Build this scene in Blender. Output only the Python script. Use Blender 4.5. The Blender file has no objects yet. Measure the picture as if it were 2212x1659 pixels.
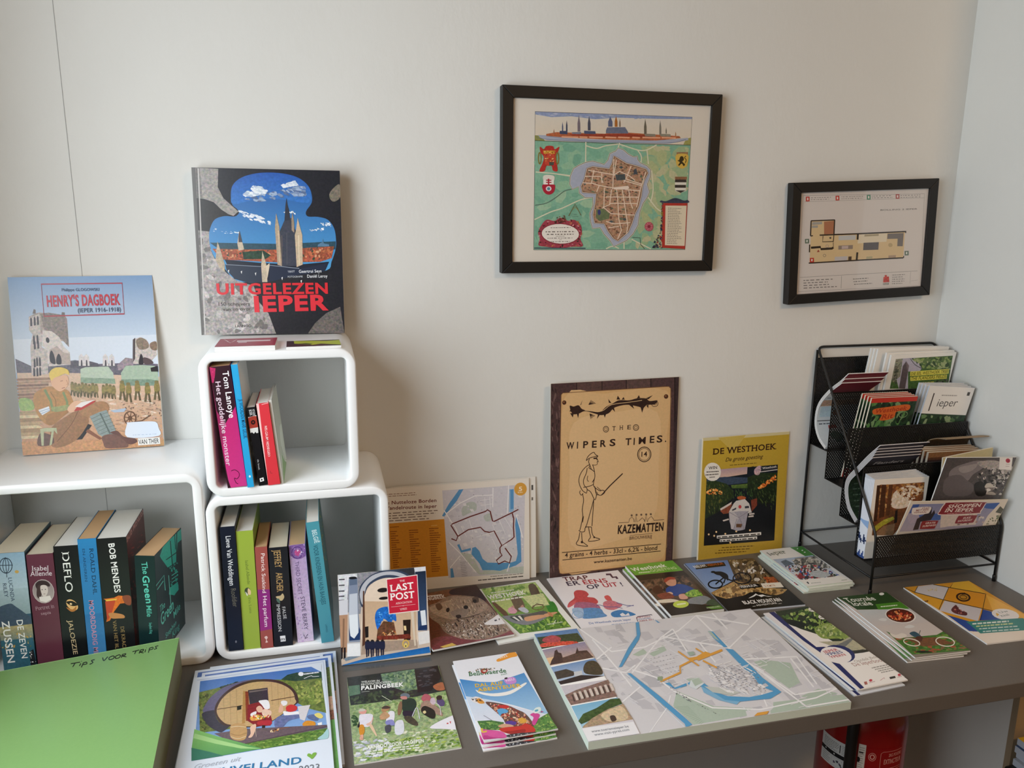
import bpy, math, random
import numpy as np
from mathutils import Vector, Matrix
from mathutils.geometry import tessellate_polygon

SC = bpy.context.scene
COL = SC.collection
TZ = 0.75                                  # height of the table top above the floor

# ---------------------------------------------------------------- camera
cam = bpy.data.cameras.new('camera'); cam_o = bpy.data.objects.new('camera', cam); COL.objects.link(cam_o)
cam.sensor_width = 36; cam.lens = 1695.7 / 2212 * 36; cam.clip_start = 0.02
def camera_axes(yaw, pitch, roll):
    f = Vector((math.sin(yaw)*math.cos(pitch), math.cos(yaw)*math.cos(pitch), -math.sin(pitch)))
    r = Vector((math.cos(yaw), -math.sin(yaw), 0)); d = f.cross(r)
    return r*math.cos(roll) + d*math.sin(roll), d*math.cos(roll) - r*math.sin(roll), f
r_, d_, f_ = camera_axes(0.2384, 0.2145, -0.0078)
cam_o.matrix_world = Matrix(((r_.x, -d_.x, -f_.x, -0.1826), (r_.y, -d_.y, -f_.y, -1.4618), (r_.z, -d_.z, -f_.z, 0.7336+TZ), (0, 0, 0, 1)))
SC.camera = cam_o

# ---------------------------------------------------------------- light and exposure
SC.view_settings.view_transform = 'Standard'; SC.view_settings.look = 'None'
SC.view_settings.gamma = 1.0; SC.view_settings.use_curve_mapping = False
SC.view_settings.exposure = 0.0
w = bpy.data.worlds.new('sky'); SC.world = w; w.use_nodes = True
nt = w.node_tree; bg = nt.nodes['Background']; sky = nt.nodes.new('ShaderNodeTexSky'); sky.sky_type = 'HOSEK_WILKIE'
sky.sun_direction = Vector((0.4, 0.6, 0.7)).normalized(); sky.turbidity = 4
nt.links.new(sky.outputs[0], bg.inputs[0]); bg.inputs[1].default_value = 0.2
def area(name, loc, direction, sx, sy, power, color, spread=180):
    l = bpy.data.lights.new(name, 'AREA'); l.shape = 'RECTANGLE'; l.size = sx; l.size_y = sy; l.energy = power; l.color = color
    l.spread = math.radians(spread)
    o = bpy.data.objects.new(name, l); COL.objects.link(o); o.location = loc
    o.rotation_euler = Vector(direction).to_track_quat('-Z', 'Y').to_euler(); return o
WIN = (-1.72, -0.42, 0.95, 1.98)            # window opening in the left wall: y0, y1, z0, z1
daylight = area('window_daylight', (-0.88, (WIN[0]+WIN[1])/2, (WIN[2]+WIN[3])/2), (1, 0, -0.12), WIN[1]-WIN[0], WIN[3]-WIN[2], 29, (0.83, 0.905, 0.965))
lamp_light = area('ceiling_lamp_light', (1.3, -2.3, 2.60), (0, 0.15, -1), 0.5, 0.5, 28, (1.0, 0.60, 0.28))
# ---------------------------------------------------------------- materials
def lin(h):
    if not isinstance(h, str): return tuple(h)
    v = [int(h[i:i+2], 16)/255 for i in (0, 2, 4)]
    return tuple(c/12.92 if c <= 0.04045 else ((c+0.055)/1.055)**2.4 for c in v)
def mat(name, color, rough=0.5, metal=0.0, var=0.06, scale=40, bump=0.0, spec=0.5, coat=0.0):
    m = bpy.data.materials.new(name); m.use_nodes = True; n = m.node_tree.nodes; L = m.node_tree.links.new
    b = n['Principled BSDF']; b.inputs['Roughness'].default_value = rough; b.inputs['Metallic'].default_value = metal
    b.inputs['Specular IOR Level'].default_value = spec; b.inputs['Coat Weight'].default_value = coat
    tc = n.new('ShaderNodeTexCoord'); nz = n.new('ShaderNodeTexNoise'); nz.inputs['Scale'].default_value = scale; nz.inputs['Detail'].default_value = 5
    L(tc.outputs['Object'], nz.inputs['Vector'])
    rp = n.new('ShaderNodeValToRGB'); c = lin(color)
    rp.color_ramp.elements[0].position = 0.3; rp.color_ramp.elements[1].position = 0.7
    rp.color_ramp.elements[0].color = tuple(x*(1-var) for x in c)+(1,); rp.color_ramp.elements[1].color = tuple(min(1, x*(1+var)) for x in c)+(1,)
    L(nz.outputs['Fac'], rp.inputs['Fac']); L(rp.outputs['Color'], b.inputs['Base Color'])
    if bump:
        bp = n.new('ShaderNodeBump'); bp.inputs['Strength'].default_value = bump; bp.inputs['Distance'].default_value = 0.002
        L(nz.outputs['Fac'], bp.inputs['Height']); L(bp.outputs['Normal'], b.inputs['Normal'])
    return m
def mat_print(name, rough, spec=0.5, coat=0.0):
    """printed paper: ink colour from the 'ink' attribute, its alpha tells how grainy the printed picture is"""
    m = bpy.data.materials.new(name); m.use_nodes = True; n = m.node_tree.nodes; L = m.node_tree.links.new
    b = n['Principled BSDF']; b.inputs['Roughness'].default_value = rough; b.inputs['Specular IOR Level'].default_value = spec
    b.inputs['Coat Weight'].default_value = coat; b.inputs['Coat Roughness'].default_value = 0.12
    a = n.new('ShaderNodeVertexColor'); a.layer_name = 'ink'
    tc = n.new('ShaderNodeTexCoord'); nz = n.new('ShaderNodeTexNoise'); nz.inputs['Scale'].default_value = 230
    nz.inputs['Detail'].default_value = 4; nz.inputs['Roughness'].default_value = 0.65
    L(tc.outputs['Object'], nz.inputs['Vector'])
    s1 = n.new('ShaderNodeMath'); s1.operation = 'SUBTRACT'; L(nz.outputs['Fac'], s1.inputs[0]); s1.inputs[1].default_value = 0.5
    s2 = n.new('ShaderNodeMath'); s2.operation = 'MULTIPLY'; L(s1.outputs[0], s2.inputs[0]); s2.inputs[1].default_value = 5.0
    s3 = n.new('ShaderNodeMath'); s3.operation = 'MULTIPLY'; L(s2.outputs[0], s3.inputs[0]); L(a.outputs['Alpha'], s3.inputs[1])
    s4 = n.new('ShaderNodeMath'); s4.operation = 'ADD'; L(s3.outputs[0], s4.inputs[0]); s4.inputs[1].default_value = 1.0
    s5 = n.new('ShaderNodeClamp'); L(s4.outputs[0], s5.inputs[0]); s5.inputs[1].default_value = 0.1; s5.inputs[2].default_value = 2.2
    v = n.new('ShaderNodeVectorMath'); v.operation = 'SCALE'; L(a.outputs['Color'], v.inputs[0]); L(s5.outputs[0], v.inputs['Scale'])
    # a little of the grain also shifts the hue, as in a printed photograph
    h1 = n.new('ShaderNodeVectorMath'); h1.operation = 'SUBTRACT'; L(nz.outputs['Color'], h1.inputs[0]); h1.inputs[1].default_value = (.5, .5, .5)
    h2 = n.new('ShaderNodeVectorMath'); h2.operation = 'SCALE'; L(h1.outputs[0], h2.inputs[0]); s6 = n.new('ShaderNodeMath'); s6.operation = 'MULTIPLY'; L(a.outputs['Alpha'], s6.inputs[0]); s6.inputs[1].default_value = 2.2; L(s6.outputs[0], h2.inputs['Scale'])
    h3 = n.new('ShaderNodeVectorMath'); h3.operation = 'ADD'; L(h2.outputs[0], h3.inputs[0]); h3.inputs[1].default_value = (1, 1, 1)
    h4 = n.new('ShaderNodeVectorMath'); h4.operation = 'MULTIPLY'; L(v.outputs[0], h4.inputs[0]); L(h3.outputs[0], h4.inputs[1])
    h5 = n.new('ShaderNodeVectorMath'); h5.operation = 'MAXIMUM'; L(h4.outputs[0], h5.inputs[0]); h5.inputs[1].default_value = (0, 0, 0)
    L(h5.outputs[0], b.inputs['Base Color']); return m
GLOSS = mat_print('glossy_print', 0.30, 0.45); MATT = mat_print('matt_print', 0.55, 0.3)
VARN = mat_print('varnished_print', 0.28, 0.5, 0.35)
def mat_pages(name, color):
    """page block: fine sheet lines along the thickness"""
    m = bpy.data.materials.new(name); m.use_nodes = True; n = m.node_tree.nodes; L = m.node_tree.links.new
    b = n['Principled BSDF']; b.inputs['Roughness'].default_value = 0.8
    tc = n.new('ShaderNodeTexCoord'); w_ = n.new('ShaderNodeTexWave'); w_.bands_direction = 'Z'; w_.inputs['Scale'].default_value = 260
    w_.inputs['Distortion'].default_value = 1.5; L(tc.outputs['Object'], w_.inputs['Vector'])
    rp = n.new('ShaderNodeValToRGB'); c = lin(color); rp.color_ramp.elements[0].color = tuple(x*0.72 for x in c)+(1,); rp.color_ramp.elements[1].color = c+(1,)
    L(w_.outputs['Fac'], rp.inputs['Fac']); L(rp.outputs['Color'], b.inputs['Base Color']); return m
PAGE_W = mat_pages('white_pages', 'f4f3f0'); PAGE_C = mat_pages('cream_pages', 'e9dfcb'); PAGE_T = mat_pages('tan_pages', 'd3ac80')
PAGE_G = mat_pages('greenish_pages', 'dce8da'); PAGE_B = mat_pages('bluish_pages', 'd3dbe8')
WHITE_LACQ = mat('white_lacquer', 'f1f2f2', 0.28, var=0.01, scale=12, coat=0.2)
BLACK_FRAME = mat('black_frame_paint', '0b0908', 0.5, var=0.15, scale=60)
BLACK_WIRE = mat('black_powder_coat', '0e0d0d', 0.45, var=0.2, scale=300)
def mat_glass():
    m = bpy.data.materials.new('picture_glass'); m.use_nodes = True; n = m.node_tree.nodes; L = m.node_tree.links.new
    out = n['Material Output']; n.remove(n['Principled BSDF'])
    t = n.new('ShaderNodeBsdfTransparent'); g = n.new('ShaderNodeBsdfGlossy'); g.inputs['Roughness'].default_value = 0.03
    lw = n.new('ShaderNodeLayerWeight'); pw = n.new('ShaderNodeMath'); pw.operation = 'POWER'; pw.inputs[1].default_value = 5; fr = n.new('ShaderNodeMath'); fr.operation = 'MULTIPLY_ADD'
    L(lw.outputs['Facing'], pw.inputs[0]); L(pw.outputs[0], fr.inputs[0]); fr.inputs[1].default_value = 0.9; fr.inputs[2].default_value = 0.04; mx = n.new('ShaderNodeMixShader')
    L(fr.outputs[0], mx.inputs[0]); L(t.outputs[0], mx.inputs[1]); L(g.outputs[0], mx.inputs[2]); L(mx.outputs[0], out.inputs[0]); return m
GLASS = mat_glass()

# ---------------------------------------------------------------- mesh helpers
def obj(name, verts, faces, material, parent=None, smooth=False, bevel=0.0, cols=None):
    me = bpy.data.meshes.new(name); me.from_pydata([tuple(v) for v in verts], [], faces)
    if cols is not None:
        at = me.color_attributes.new('ink', 'FLOAT_COLOR', 'CORNER')
        buf = np.empty((len(me.loops), 4), np.float32); k = 0
        for f, c in zip(faces, cols):
            if isinstance(c, list): buf[k:k+len(f)] = c
            else: buf[k:k+len(f)] = c
            k += len(f)
        at.data.foreach_set('color', buf.ravel())
    me.materials.append(material)
    if smooth: me.polygons.foreach_set('use_smooth', [True]*len(me.polygons))
    me.update()
    o = bpy.data.objects.new(name, me); COL.objects.link(o)
    if parent: o.parent = parent
    if bevel:
        b = o.modifiers.new('bevel', 'BEVEL'); b.width = bevel; b.segments = 2; b.limit_method = 'ANGLE'
    return o
def tag(o, label=None, cat=None, group=None, kind=None):
    for k, v in (('label', label), ('category', cat), ('group', group), ('kind', kind)):
        if v: o[k] = v
    return o
def empty(name, label, cat, m, group=None):
    o = bpy.data.objects.new(name, None); COL.objects.link(o); o.matrix_world = m; o.empty_display_size = 0.05
    return tag(o, label, cat, group)
BOXF = [(0, 3, 2, 1), (4, 5, 6, 7), (0, 1, 5, 4), (1, 2, 6, 5), (2, 3, 7, 6), (3, 0, 4, 7)]
def boxv(a, b):
    (x0, y0, z0), (x1, y1, z1) = a, b
    return [(x0, y0, z0), (x1, y0, z0), (x1, y1, z0), (x0, y1, z0), (x0, y0, z1), (x1, y0, z1), (x1, y1, z1), (x0, y1, z1)]
class MB:
    def __init__(s): s.v = []; s.f = []
    def add(s, v, f):
        n = len(s.v); s.v += [tuple(x) for x in v]; s.f += [tuple(i+n for i in q) for q in f]; return s
    def box(s, a, b): return s.add(boxv(a, b), BOXF)
    def tube(s, pts, r, seg=8, caps=True):
        pts = [Vector(p) for p in pts]; rings = []; up = None
        for i, p in enumerate(pts):
            t = ((pts[min(i+1, len(pts)-1)]-p).normalized() + (p-pts[max(i-1, 0)]).normalized()).normalized()
            if up is None: up = t.orthogonal().normalized()
            up = (up - t*up.dot(t)).normalized(); sd = t.cross(up)
            rings.append([p + (up*math.cos(a)+sd*math.sin(a))*r for a in (2*math.pi*k/seg for k in range(seg))])
        f = []
        for i in range(len(rings)-1):
            for k in range(seg): f.append((i*seg+k, i*seg+(k+1) % seg, (i+1)*seg+(k+1) % seg, (i+1)*seg+k))
        if caps: f += [tuple(range(seg))[::-1], tuple((len(rings)-1)*seg+k for k in range(seg))]
        return s.add([v for q in rings for v in q], f)
    def lathe(s, prof, seg=40, c=(0, 0, 0)):
        v = []; f = []
        for (r, z) in prof:
            for k in range(seg):
                a = 2*math.pi*k/seg; v.append((c[0]+r*math.cos(a), c[1]+r*math.sin(a), c[2]+z))
        for i in range(len(prof)-1):
            for k in range(seg): f.append((i*seg+k, i*seg+(k+1) % seg, (i+1)*seg+(k+1) % seg, (i+1)*seg+k))
        return s.add(v, f)
    def build(s, name, m, parent=None, smooth=False, bevel=0): return obj(name, s.v, s.f, m, parent, smooth, bevel)
def arc(pts, r, n=4):
    """rounds the inner corners of a polyline with radius r"""
    pts = [Vector(p) for p in pts]; out = [pts[0]]
    for i in range(1, len(pts)-1):
        a = (pts[i-1]-pts[i]); b = (pts[i+1]-pts[i]); la, lb = min(r, a.length*.45), min(r, b.length*.45); a.normalize(); b.normalize()
        p, q = pts[i]+a*la, pts[i]+b*lb
        for k in range(n+1):
            t = k/n; out.append(p*(1-t)**2 + pts[i]*2*t*(1-t) + q*t*t)
    return out + [pts[-1]]

# ---------------------------------------------------------------- lettering
_G = {}
def glyphs(s, bold=0.0, slab=False):
    key = (s, bold, slab)
    if key in _G: return _G[key]
    cu = bpy.data.curves.new('lettering', 'FONT'); cu.body = s; cu.size = 1; cu.space_character = 1+bold*0.035; cu.offset = bold*0.012; cu.resolution_u = 3
    o = bpy.data.objects.new('lettering', cu); me = o.to_mesh()
    v = np.array([q.co[:2] for q in me.vertices], float).reshape(-1, 2); f = [tuple(p.vertices) for p in me.polygons]
    if slab and len(v):
        cap = CAP; cnt = {}
        for q in f:
            for i in range(len(q)):
                e = tuple(sorted((q[i], q[(i+1) % len(q)]))); cnt[e] = cnt.get(e, 0)+1
        v = v.tolist()
        for (a, b), c in cnt.items():
            if c > 1: continue
            (xa, ya), (xb, yb) = v[a], v[b]
            if abs(ya-yb) > 0.004 or not 0.03 < abs(xa-xb) < 0.3: continue
            for y0, sg in ((0-bold*.012, 1), (cap+bold*.012, -1), (XH+bold*.012, -1)):
                if abs(ya-y0) < 0.012:
                    n = len(v); x0, x1 = min(xa, xb)-0.055, max(xa, xb)+0.055
                    v += [[x0, y0], [x1, y0], [x1, y0+sg*(0.06+bold*.02)], [x0, y0+sg*(0.06+bold*.02)]]; f.append((n, n+1, n+2, n+3))
        v = np.array(v)
    o.to_mesh_clear(); bpy.data.objects.remove(o); bpy.data.curves.remove(cu)
    _G[key] = (v, f); return v, f
CAP = 0.7; XH = 0.53
CAP = float(glyphs('H')[0][:, 1].max()); XH = float(glyphs('x')[0][:, 1].max())

# ---------------------------------------------------------------- printed artwork
def homog(src, dst):
    A = []
    for (x, y), (u, v) in zip(src, dst):
        A.append([x, y, 1, 0, 0, 0, -u*x, -u*y, u]); A.append([0, 0, 0, x, y, 1, -v*x, -v*y, v])
    A = np.array(A, float); s = np.linalg.solve(A[:, :8], A[:, 8]); return np.append(s, 1).reshape(3, 3)
def pp(s): return [tuple(float(q) for q in t.split(',')) for t in s.split()] if isinstance(s, str) else list(s)
def smooth_loop(p, closed=True, n=4):
    p = [np.array(q, float) for q in p]; N = len(p); out = []
    for i in range(N if closed else N-1):
        g = (lambda k: p[k % N]) if closed else (lambda k: p[min(max(k, 0), N-1)])
        a, b, c, d = g(i-1), g(i), g(i+1), g(i+2)
        for k in range(n):
            t = k/n; out.append(tuple(.5*((2*b)+(c-a)*t+(2*a-5*b+4*c-d)*t*t+(3*b-a-3*c+d)*t**3)))
    if not closed: out.append(tuple(p[-1]))
    return out
class Art:
    """flat printed picture of w x h metres; drawing coordinates are those of 'quad' (its four corners TL TR BR BL)"""
    DZ = 4e-6
    def __init__(s, w, h, quad=None, base='ffffff', m=0, seed=1):
        s.w, s.h = w, h; s.v = []; s.f = []; s.c = []; s.z = 0; s.rnd = random.Random(seed)
        quad = pp(quad) if quad else [(0, 0), (100, 0), (100, 100), (0, 100)]
        s.H = homog(quad, [(0, h), (w, h), (w, 0), (0, 0)])
        s.quad([(0, 0), (w, 0), (w, h), (0, h)], base, m)
    def M(s, p):
        q = s.H @ np.array([p[0], p[1], 1.0]); return (q[0]/q[2], q[1]/q[2])
    def cl(s, p): return (min(max(p[0], 0), s.w), min(max(p[1], 0), s.h))
    def col(s, c, m): return lin(c)+(m,)
    def quad(s, pts, c, m=0):
        n = len(s.v); s.v += [(x, y, s.z) for x, y in pts]; s.f.append(tuple(range(n, n+len(pts)))); s.c.append(s.col(c, m)); s.z += s.DZ
    def loc(s, pts, c, m=0, c2=None):
        """polygon in cover metres; c2 gives the ink at its foot"""
        pts = [s.cl(p) for p in pts]; q = []
        for p in pts:
            if not q or abs(p[0]-q[-1][0])+abs(p[1]-q[-1][1]) > 1e-7: q.append(p)
        if len(q) < 3: return
        n = len(s.v); s.v += [(x, y, s.z) for x, y in q]; s.z += s.DZ
        a = s.col(c, m); y0 = min(p[1] for p in q); y1 = max(p[1] for p in q)
        tri = [(0, 1, 2)] if len(q) == 3 else tessellate_polygon([[Vector((x, y, 0)) for x, y in q]])
        for t in tri:
            (ax, ay), (bx, by), (cx_, cy_) = (q[i] for i in t); ar = (bx-ax)*(cy_-ay)-(cx_-ax)*(by-ay)
            if abs(ar) < 1e-14: continue
            t = tuple(t) if ar > 0 else tuple(t)[::-1]
            s.f.append(tuple(n+i for i in t))
            if c2 is None: s.c.append(a)
            else:
                b = s.col(c2, m); s.c.append([tuple(b[k]+(a[k]-b[k])*((q[i][1]-y0)/max(y1-y0, 1e-9)) for k in range(4)) for i in t])
    def p(s, c, pts, m=0, c2=None): s.loc([s.M(q) for q in pp(pts)], c, m, c2)
    def b(s, c, pts, m=0, c2=None): s.loc([s.M(q) for q in smooth_loop(pp(pts))], c, m, c2)
    def r(s, c, x0, y0, x1, y1, m=0, c2=None):
        """rectangle in percent of the cover, from its top left"""
        s.loc([(x*s.w/100, (1-y/100)*s.h) for x, y in ((x0, y1), (x1, y1), (x1, y0), (x0, y0))], c, m, c2)
    def e(s, c, x, y, rx, ry=None, rot=0, m=0, n=18, c2=None):
        ry = rx if ry is None else ry; a = math.radians(rot)
        s.p(c, [(x+rx*math.cos(t)*math.cos(a)-ry*math.sin(t)*math.sin(a), y+rx*math.cos(t)*math.sin(a)+ry*math.sin(t)*math.cos(a)) for t in (2*math.pi*k/n for k in range(n))], m, c2)
    def l(s, c, wd, pts, sm=False, m=0, closed=False):
        """stroke wd wide"""
        pts = pp(pts); pts = smooth_loop(pts, closed) if sm else pts
        if closed: pts = pts+pts[:1]
        q = [np.array(x, float) for x in pts]; Lf = []; Rt = []
        for i, x in enumerate(q):
            d = q[min(i+1, len(q)-1)]-q[max(i-1, 0)]; k = np.hypot(*d)
            if closed and i in (0, len(q)-1): d = q[1]-q[-2]; k = np.hypot(*d)
            if k == 0: continue
            nrm = np.array([-d[1], d[0]])/k*wd/2; Lf.append(x+nrm); Rt.append(x-nrm)
        z0 = s.z
        for i in range(len(Lf)-1): s.z = z0; s.loc([s.M(v) for v in (Lf[i], Lf[i+1], Rt[i+1], Rt[i])], c, m)
        s.z = z0+s.DZ
    def ring(s, c, wd, x, y, rx, ry=None, rot=0):
        ry = rx if ry is None else ry; a = math.radians(rot)
        s.l(c, wd, [(x+rx*math.cos(t)*math.cos(a)-ry*math.sin(t)*math.sin(a), y+rx*math.cos(t)*math.sin(a)+ry*math.sin(t)*math.cos(a)) for t in (2*math.pi*k/24 for k in range(24))], closed=True)
    def t(s, txt, c, x0, y0, x1, y1, h, bold=0.0, slab=False, it=0.0, m=0):
        """lettering whose baseline runs from (x0,y0) to (x1,y1), capitals h high"""
        v, f = glyphs(txt, bold, slab)
        if not len(v): return
        a, b = np.array(s.M((x0, y0))), np.array(s.M((x1, y1))); d = b-a; Ld = np.hypot(*d); d /= Ld; up = np.array([-d[1], d[0]])
        di = np.array([x1-x0, y1-y0]); di = di/np.hypot(*di); q = np.array(s.M((x0+di[1]*h, y0-di[0]*h))); hh = abs((q-a)@up)
        xa, xb = v[:, 0].min(), v[:, 0].max(); n = len(s.v)
        for x, y in v:
            yy = y/CAP*hh; w_ = a+d*((x-xa)/(xb-xa)*Ld+yy*it)+up*yy; w_ = s.cl(w_); s.v.append((w_[0], w_[1], s.z))
        cc = s.col(c, m); s.z += s.DZ
        for q in f:
            P = [s.v[n+i] for i in q]; ar = sum(P[i][0]*P[(i+1) % len(P)][1]-P[(i+1) % len(P)][0]*P[i][1] for i in range(len(P)))
            s.f.append(tuple(n+i for i in (q if ar > 0 else q[::-1]))); s.c.append(cc)
    def inside(s, poly, x, y):
        r = False; j = len(poly)-1
        for i in range(len(poly)):
            if (poly[i][1] > y) != (poly[j][1] > y) and x < (poly[j][0]-poly[i][0])*(y-poly[i][1])/(poly[j][1]-poly[i][1])+poly[i][0]: r = not r
            j = i
        return r
    def spray(s, cols, n, region, size, asp=0.6, rot=None, m=0.15, sides=6):
        """n small blobs of mixed inks scattered over a region: leaves, stones, crowds"""
        poly = pp(region); xs = [q[0] for q in poly]; ys = [q[1] for q in poly]; R = s.rnd; cols = cols.split(); z0 = s.z; k = 0; tr = 0; done = []
        while k < n and tr < n*20:
            tr += 1; x, y = R.uniform(min(xs), max(xs)), R.uniform(min(ys), max(ys))
            if not s.inside(poly, x, y): continue
            a = R.uniform(0, 3.14) if rot is None else math.radians(rot)+R.uniform(-.3, .3); sz = size*R.uniform(.5, 1.3); k += 1; P = []
            for j in range(sides):
                t, w1 = 6.283*j/sides, R.uniform(.7, 1.25); dx, dy = sz*math.cos(t)*math.cos(a)*w1-sz*asp*math.sin(t)*math.sin(a)*w1, sz*math.cos(t)*math.sin(a)*w1+sz*asp*math.sin(t)*math.cos(a)*w1
                for f in (1, .6, .3, .1):
                    if s.inside(poly, x+dx*f, y+dy*f): break
                P.append((x+dx*f, y+dy*f))
            r = max(math.hypot(p[0]-x, p[1]-y) for p in P); lv = 0
            for X, Y, r2, l2 in done:
                if l2 >= lv and (X-x)**2+(Y-y)**2 < (r+r2)**2: lv = l2+1
            done.append((x, y, r, lv)); s.z = z0+lv*s.DZ; s.p(R.choice(cols), P, m)
        s.z = z0+(max([d[3] for d in done]+[0])+1)*s.DZ
    def rows(s, c, x0, y0, x1, y1, x2, y2, n, wd, fill=0.85, ragged=0.3):
        """n lines of small print: first runs (x0,y0)-(x1,y1), last starts at (x2,y2)"""
        R = s.rnd; z0 = s.z
        for i in range(n):
            f = i/max(n-1, 1); ox, oy = (x2-x0)*f, (y2-y0)*f; t = 0.0; end = 1-R.random()*ragged
            while t < end:
                u = min(t+R.uniform(.05, .16), end)
                s.z = z0; s.l(c, wd, [(x0+ox+(x1-x0)*t, y0+oy+(y1-y0)*t), (x0+ox+(x1-x0)*(t+(u-t)*fill), y0+oy+(y1-y0)*(t+(u-t)*fill))]); t = u+.012
    def build(s, name, parent=None, material=None, z=0.0, fn=None, cuts=None):
        v = [(x, y, q+z) for x, y, q in s.v]; f, c = s.f, s.c
        if fn:
            if cuts:       # cut the print along the folds of the surface it follows
                ax, br = cuts; f, c, nv = [], [], []
                for q, k in zip(s.f, s.c):
                    k = k if isinstance(k, list) else [k]*len(q)
                    for i in range(1, len(q)-1):
                        T0 = [(v[q[j]], k[j]) for j in (0, i, i+1)]; a0, a1 = min(t[0][ax] for t in T0), max(t[0][ax] for t in T0)
                        for lo, hi in zip(br[:-1], br[1:]):
                            if hi <= a0+1e-9 or lo >= a1-1e-9: continue
                            P = T0
                            for lim, sg in ((lo, 1), (hi, -1)):
                                R_ = []
                                for j in range(len(P)):
                                    A, B = P[j], P[(j+1) % len(P)]; da, db = sg*(A[0][ax]-lim), sg*(B[0][ax]-lim)
                                    if da >= 0: R_.append(A)
                                    if da*db < 0: u = da/(da-db); R_.append((tuple(A[0][m]+(B[0][m]-A[0][m])*u for m in range(3)), tuple(A[1][m]+(B[1][m]-A[1][m])*u for m in range(4))))
                                P = R_
                            if len(P) > 2:
                                n0 = len(nv); mid = (lo+hi)/2; nv += [fn(*t[0], mid) for t in P]; f.append(tuple(range(n0, n0+len(P)))); c.append([t[1] for t in P])
                return obj(name, nv, f, material or GLOSS, parent, cols=c)
            v = [fn(x, y, q) for x, y, q in v]
        return obj(name, v, f, material or GLOSS, parent, cols=c)
# ---------------------------------------------------------------- the room
XL, XR, YF, XE, HC = -0.80, 1.1456, -5.2, 2.9, 2.65
def struct(o): o['kind'] = 'structure'; return o
def wall_mat(name, c):
    m = mat(name, c, 0.75, var=0.012, scale=6); n = m.node_tree.nodes; L = m.node_tree.links.new; b = n['Principled BSDF']
    tc = [q for q in n if q.type == 'TEX_COORD'][0]; nz = n.new('ShaderNodeTexNoise'); nz.inputs['Scale'].default_value = 75; nz.inputs['Detail'].default_value = 3
    mp = n.new('ShaderNodeMapping'); mp.inputs['Scale'].default_value = (1, 1, 0.6); L(tc.outputs['Object'], mp.inputs['Vector']); L(mp.outputs['Vector'], nz.inputs['Vector'])
    bp = n.new('ShaderNodeBump'); bp.inputs['Strength'].default_value = 0.16; bp.inputs['Distance'].default_value = 0.003
    L(nz.outputs['Fac'], bp.inputs['Height']); L(bp.outputs['Normal'], b.inputs['Normal']); return m
WALLP = wall_mat('wall_paint', 'dcdbd6'); CEILP = wall_mat('ceiling_paint', 'e6e4de')
def wood(name, c1, c2, sx, sy, sz, rough=0.45):
    m = mat(name, c1, rough, var=0.1, scale=3); n = m.node_tree.nodes; L = m.node_tree.links.new
    tc = [q for q in n if q.type == 'TEX_COORD'][0]; nz = [q for q in n if q.type == 'TEX_NOISE'][0]; mp = n.new('ShaderNodeMapping')
    mp.inputs['Scale'].default_value = (sx, sy, sz); L(tc.outputs['Object'], mp.inputs['Vector']); L(mp.outputs['Vector'], nz.inputs['Vector'])
    rp = [q for q in n if q.type == 'VALTORGB'][0]; rp.color_ramp.elements[0].color = lin(c1)+(1,); rp.color_ramp.elements[1].color = lin(c2)+(1,); return m
FLOORM = wood('oak_floor', '3f3022', '53402b', 1.0, 14, 1)
OAKM = wood('oak_lining', '96836a', 'a8957a', 8, 8, 0.6)
struct(MB().box((XL-0.2, YF-0.1, -0.1), (XE+0.1, 0.12, 0)).build('floor', FLOORM))
struct(MB().box((XL-0.2, YF-0.1, HC), (XE+0.1, 0.12, HC+0.1)).build('ceiling', CEILP))
struct(MB().box((XL-0.2, 0, 0), (XR+0.02, 0.12, HC)).build('wall_back', WALLP))
struct(MB().box((XR, -0.323, 0), (XR+0.45, 0.12, HC)).build('wall_right', WALLP))
struct(MB().box((XR-0.0005, -0.337, 0), (XR+0.45, -0.323, HC)).build('trim_1', OAKM))
struct(MB().box((XR+0.45, -0.2, 0), (XE, -0.1, HC)).build('wall_side', WALLP))
WARM_BOUNCE = wall_mat('warm_bounce_wall_tint', 'a08a66')  # unseen walls, coloured dark and warm to weaken and tint the bounce light
struct(MB().box((XE, YF, 0), (XE+0.1, -0.1, HC)).build('wall_far', WARM_BOUNCE))
struct(MB().box((XL-0.2, YF-0.1, 0), (XE+0.1, YF, HC)).build('wall_front', WARM_BOUNCE))
y0, y1, z0, z1 = WIN
m = MB(); m.box((XL-0.2, y1, 0), (XL, 0, HC)); m.box((XL-0.2, YF, 0), (XL, y0, HC)); m.box((XL-0.2, y0, 0), (XL, y1, z0)); m.box((XL-0.2, y0, z1), (XL, y1, HC))
struct(m.build('wall_left', WALLP))
win = empty('window_1', None, None, Matrix.Translation((XL-0.15, y0, z0))); struct(win)
m = MB(); W_, H_ = y1-y0, z1-z0
for a, b in (((-.03, 0, 0), (.03, W_, .06)), ((-.03, 0, H_-.06), (.03, W_, H_)), ((-.03, 0, .06), (.03, .06, H_-.06)), ((-.03, W_-.06, .06), (.03, W_, H_-.06)), ((-.025, W_/2-.035, .06), (.025, W_/2+.035, H_-.06))): m.box(a, b)
m.build('window_frame', WHITE_LACQ, win, bevel=0.004)
MB().box((-.004, .06, .06), (.004, W_/2-.035, H_-.06)).build('glass_pane', GLASS, win); MB().box((-.004, W_/2+.035, .06), (.004, W_-.06, H_-.06)).build('glass_pane', GLASS, win)
# thin dark joint between two lengths of wallpaper
struct(obj('trim_2', boxv((-0.5733, -0.0004, 0.9), (-0.5725, 0.001, HC)), BOXF, mat('paper_joint', '9c9b97', 0.8)))
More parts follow.
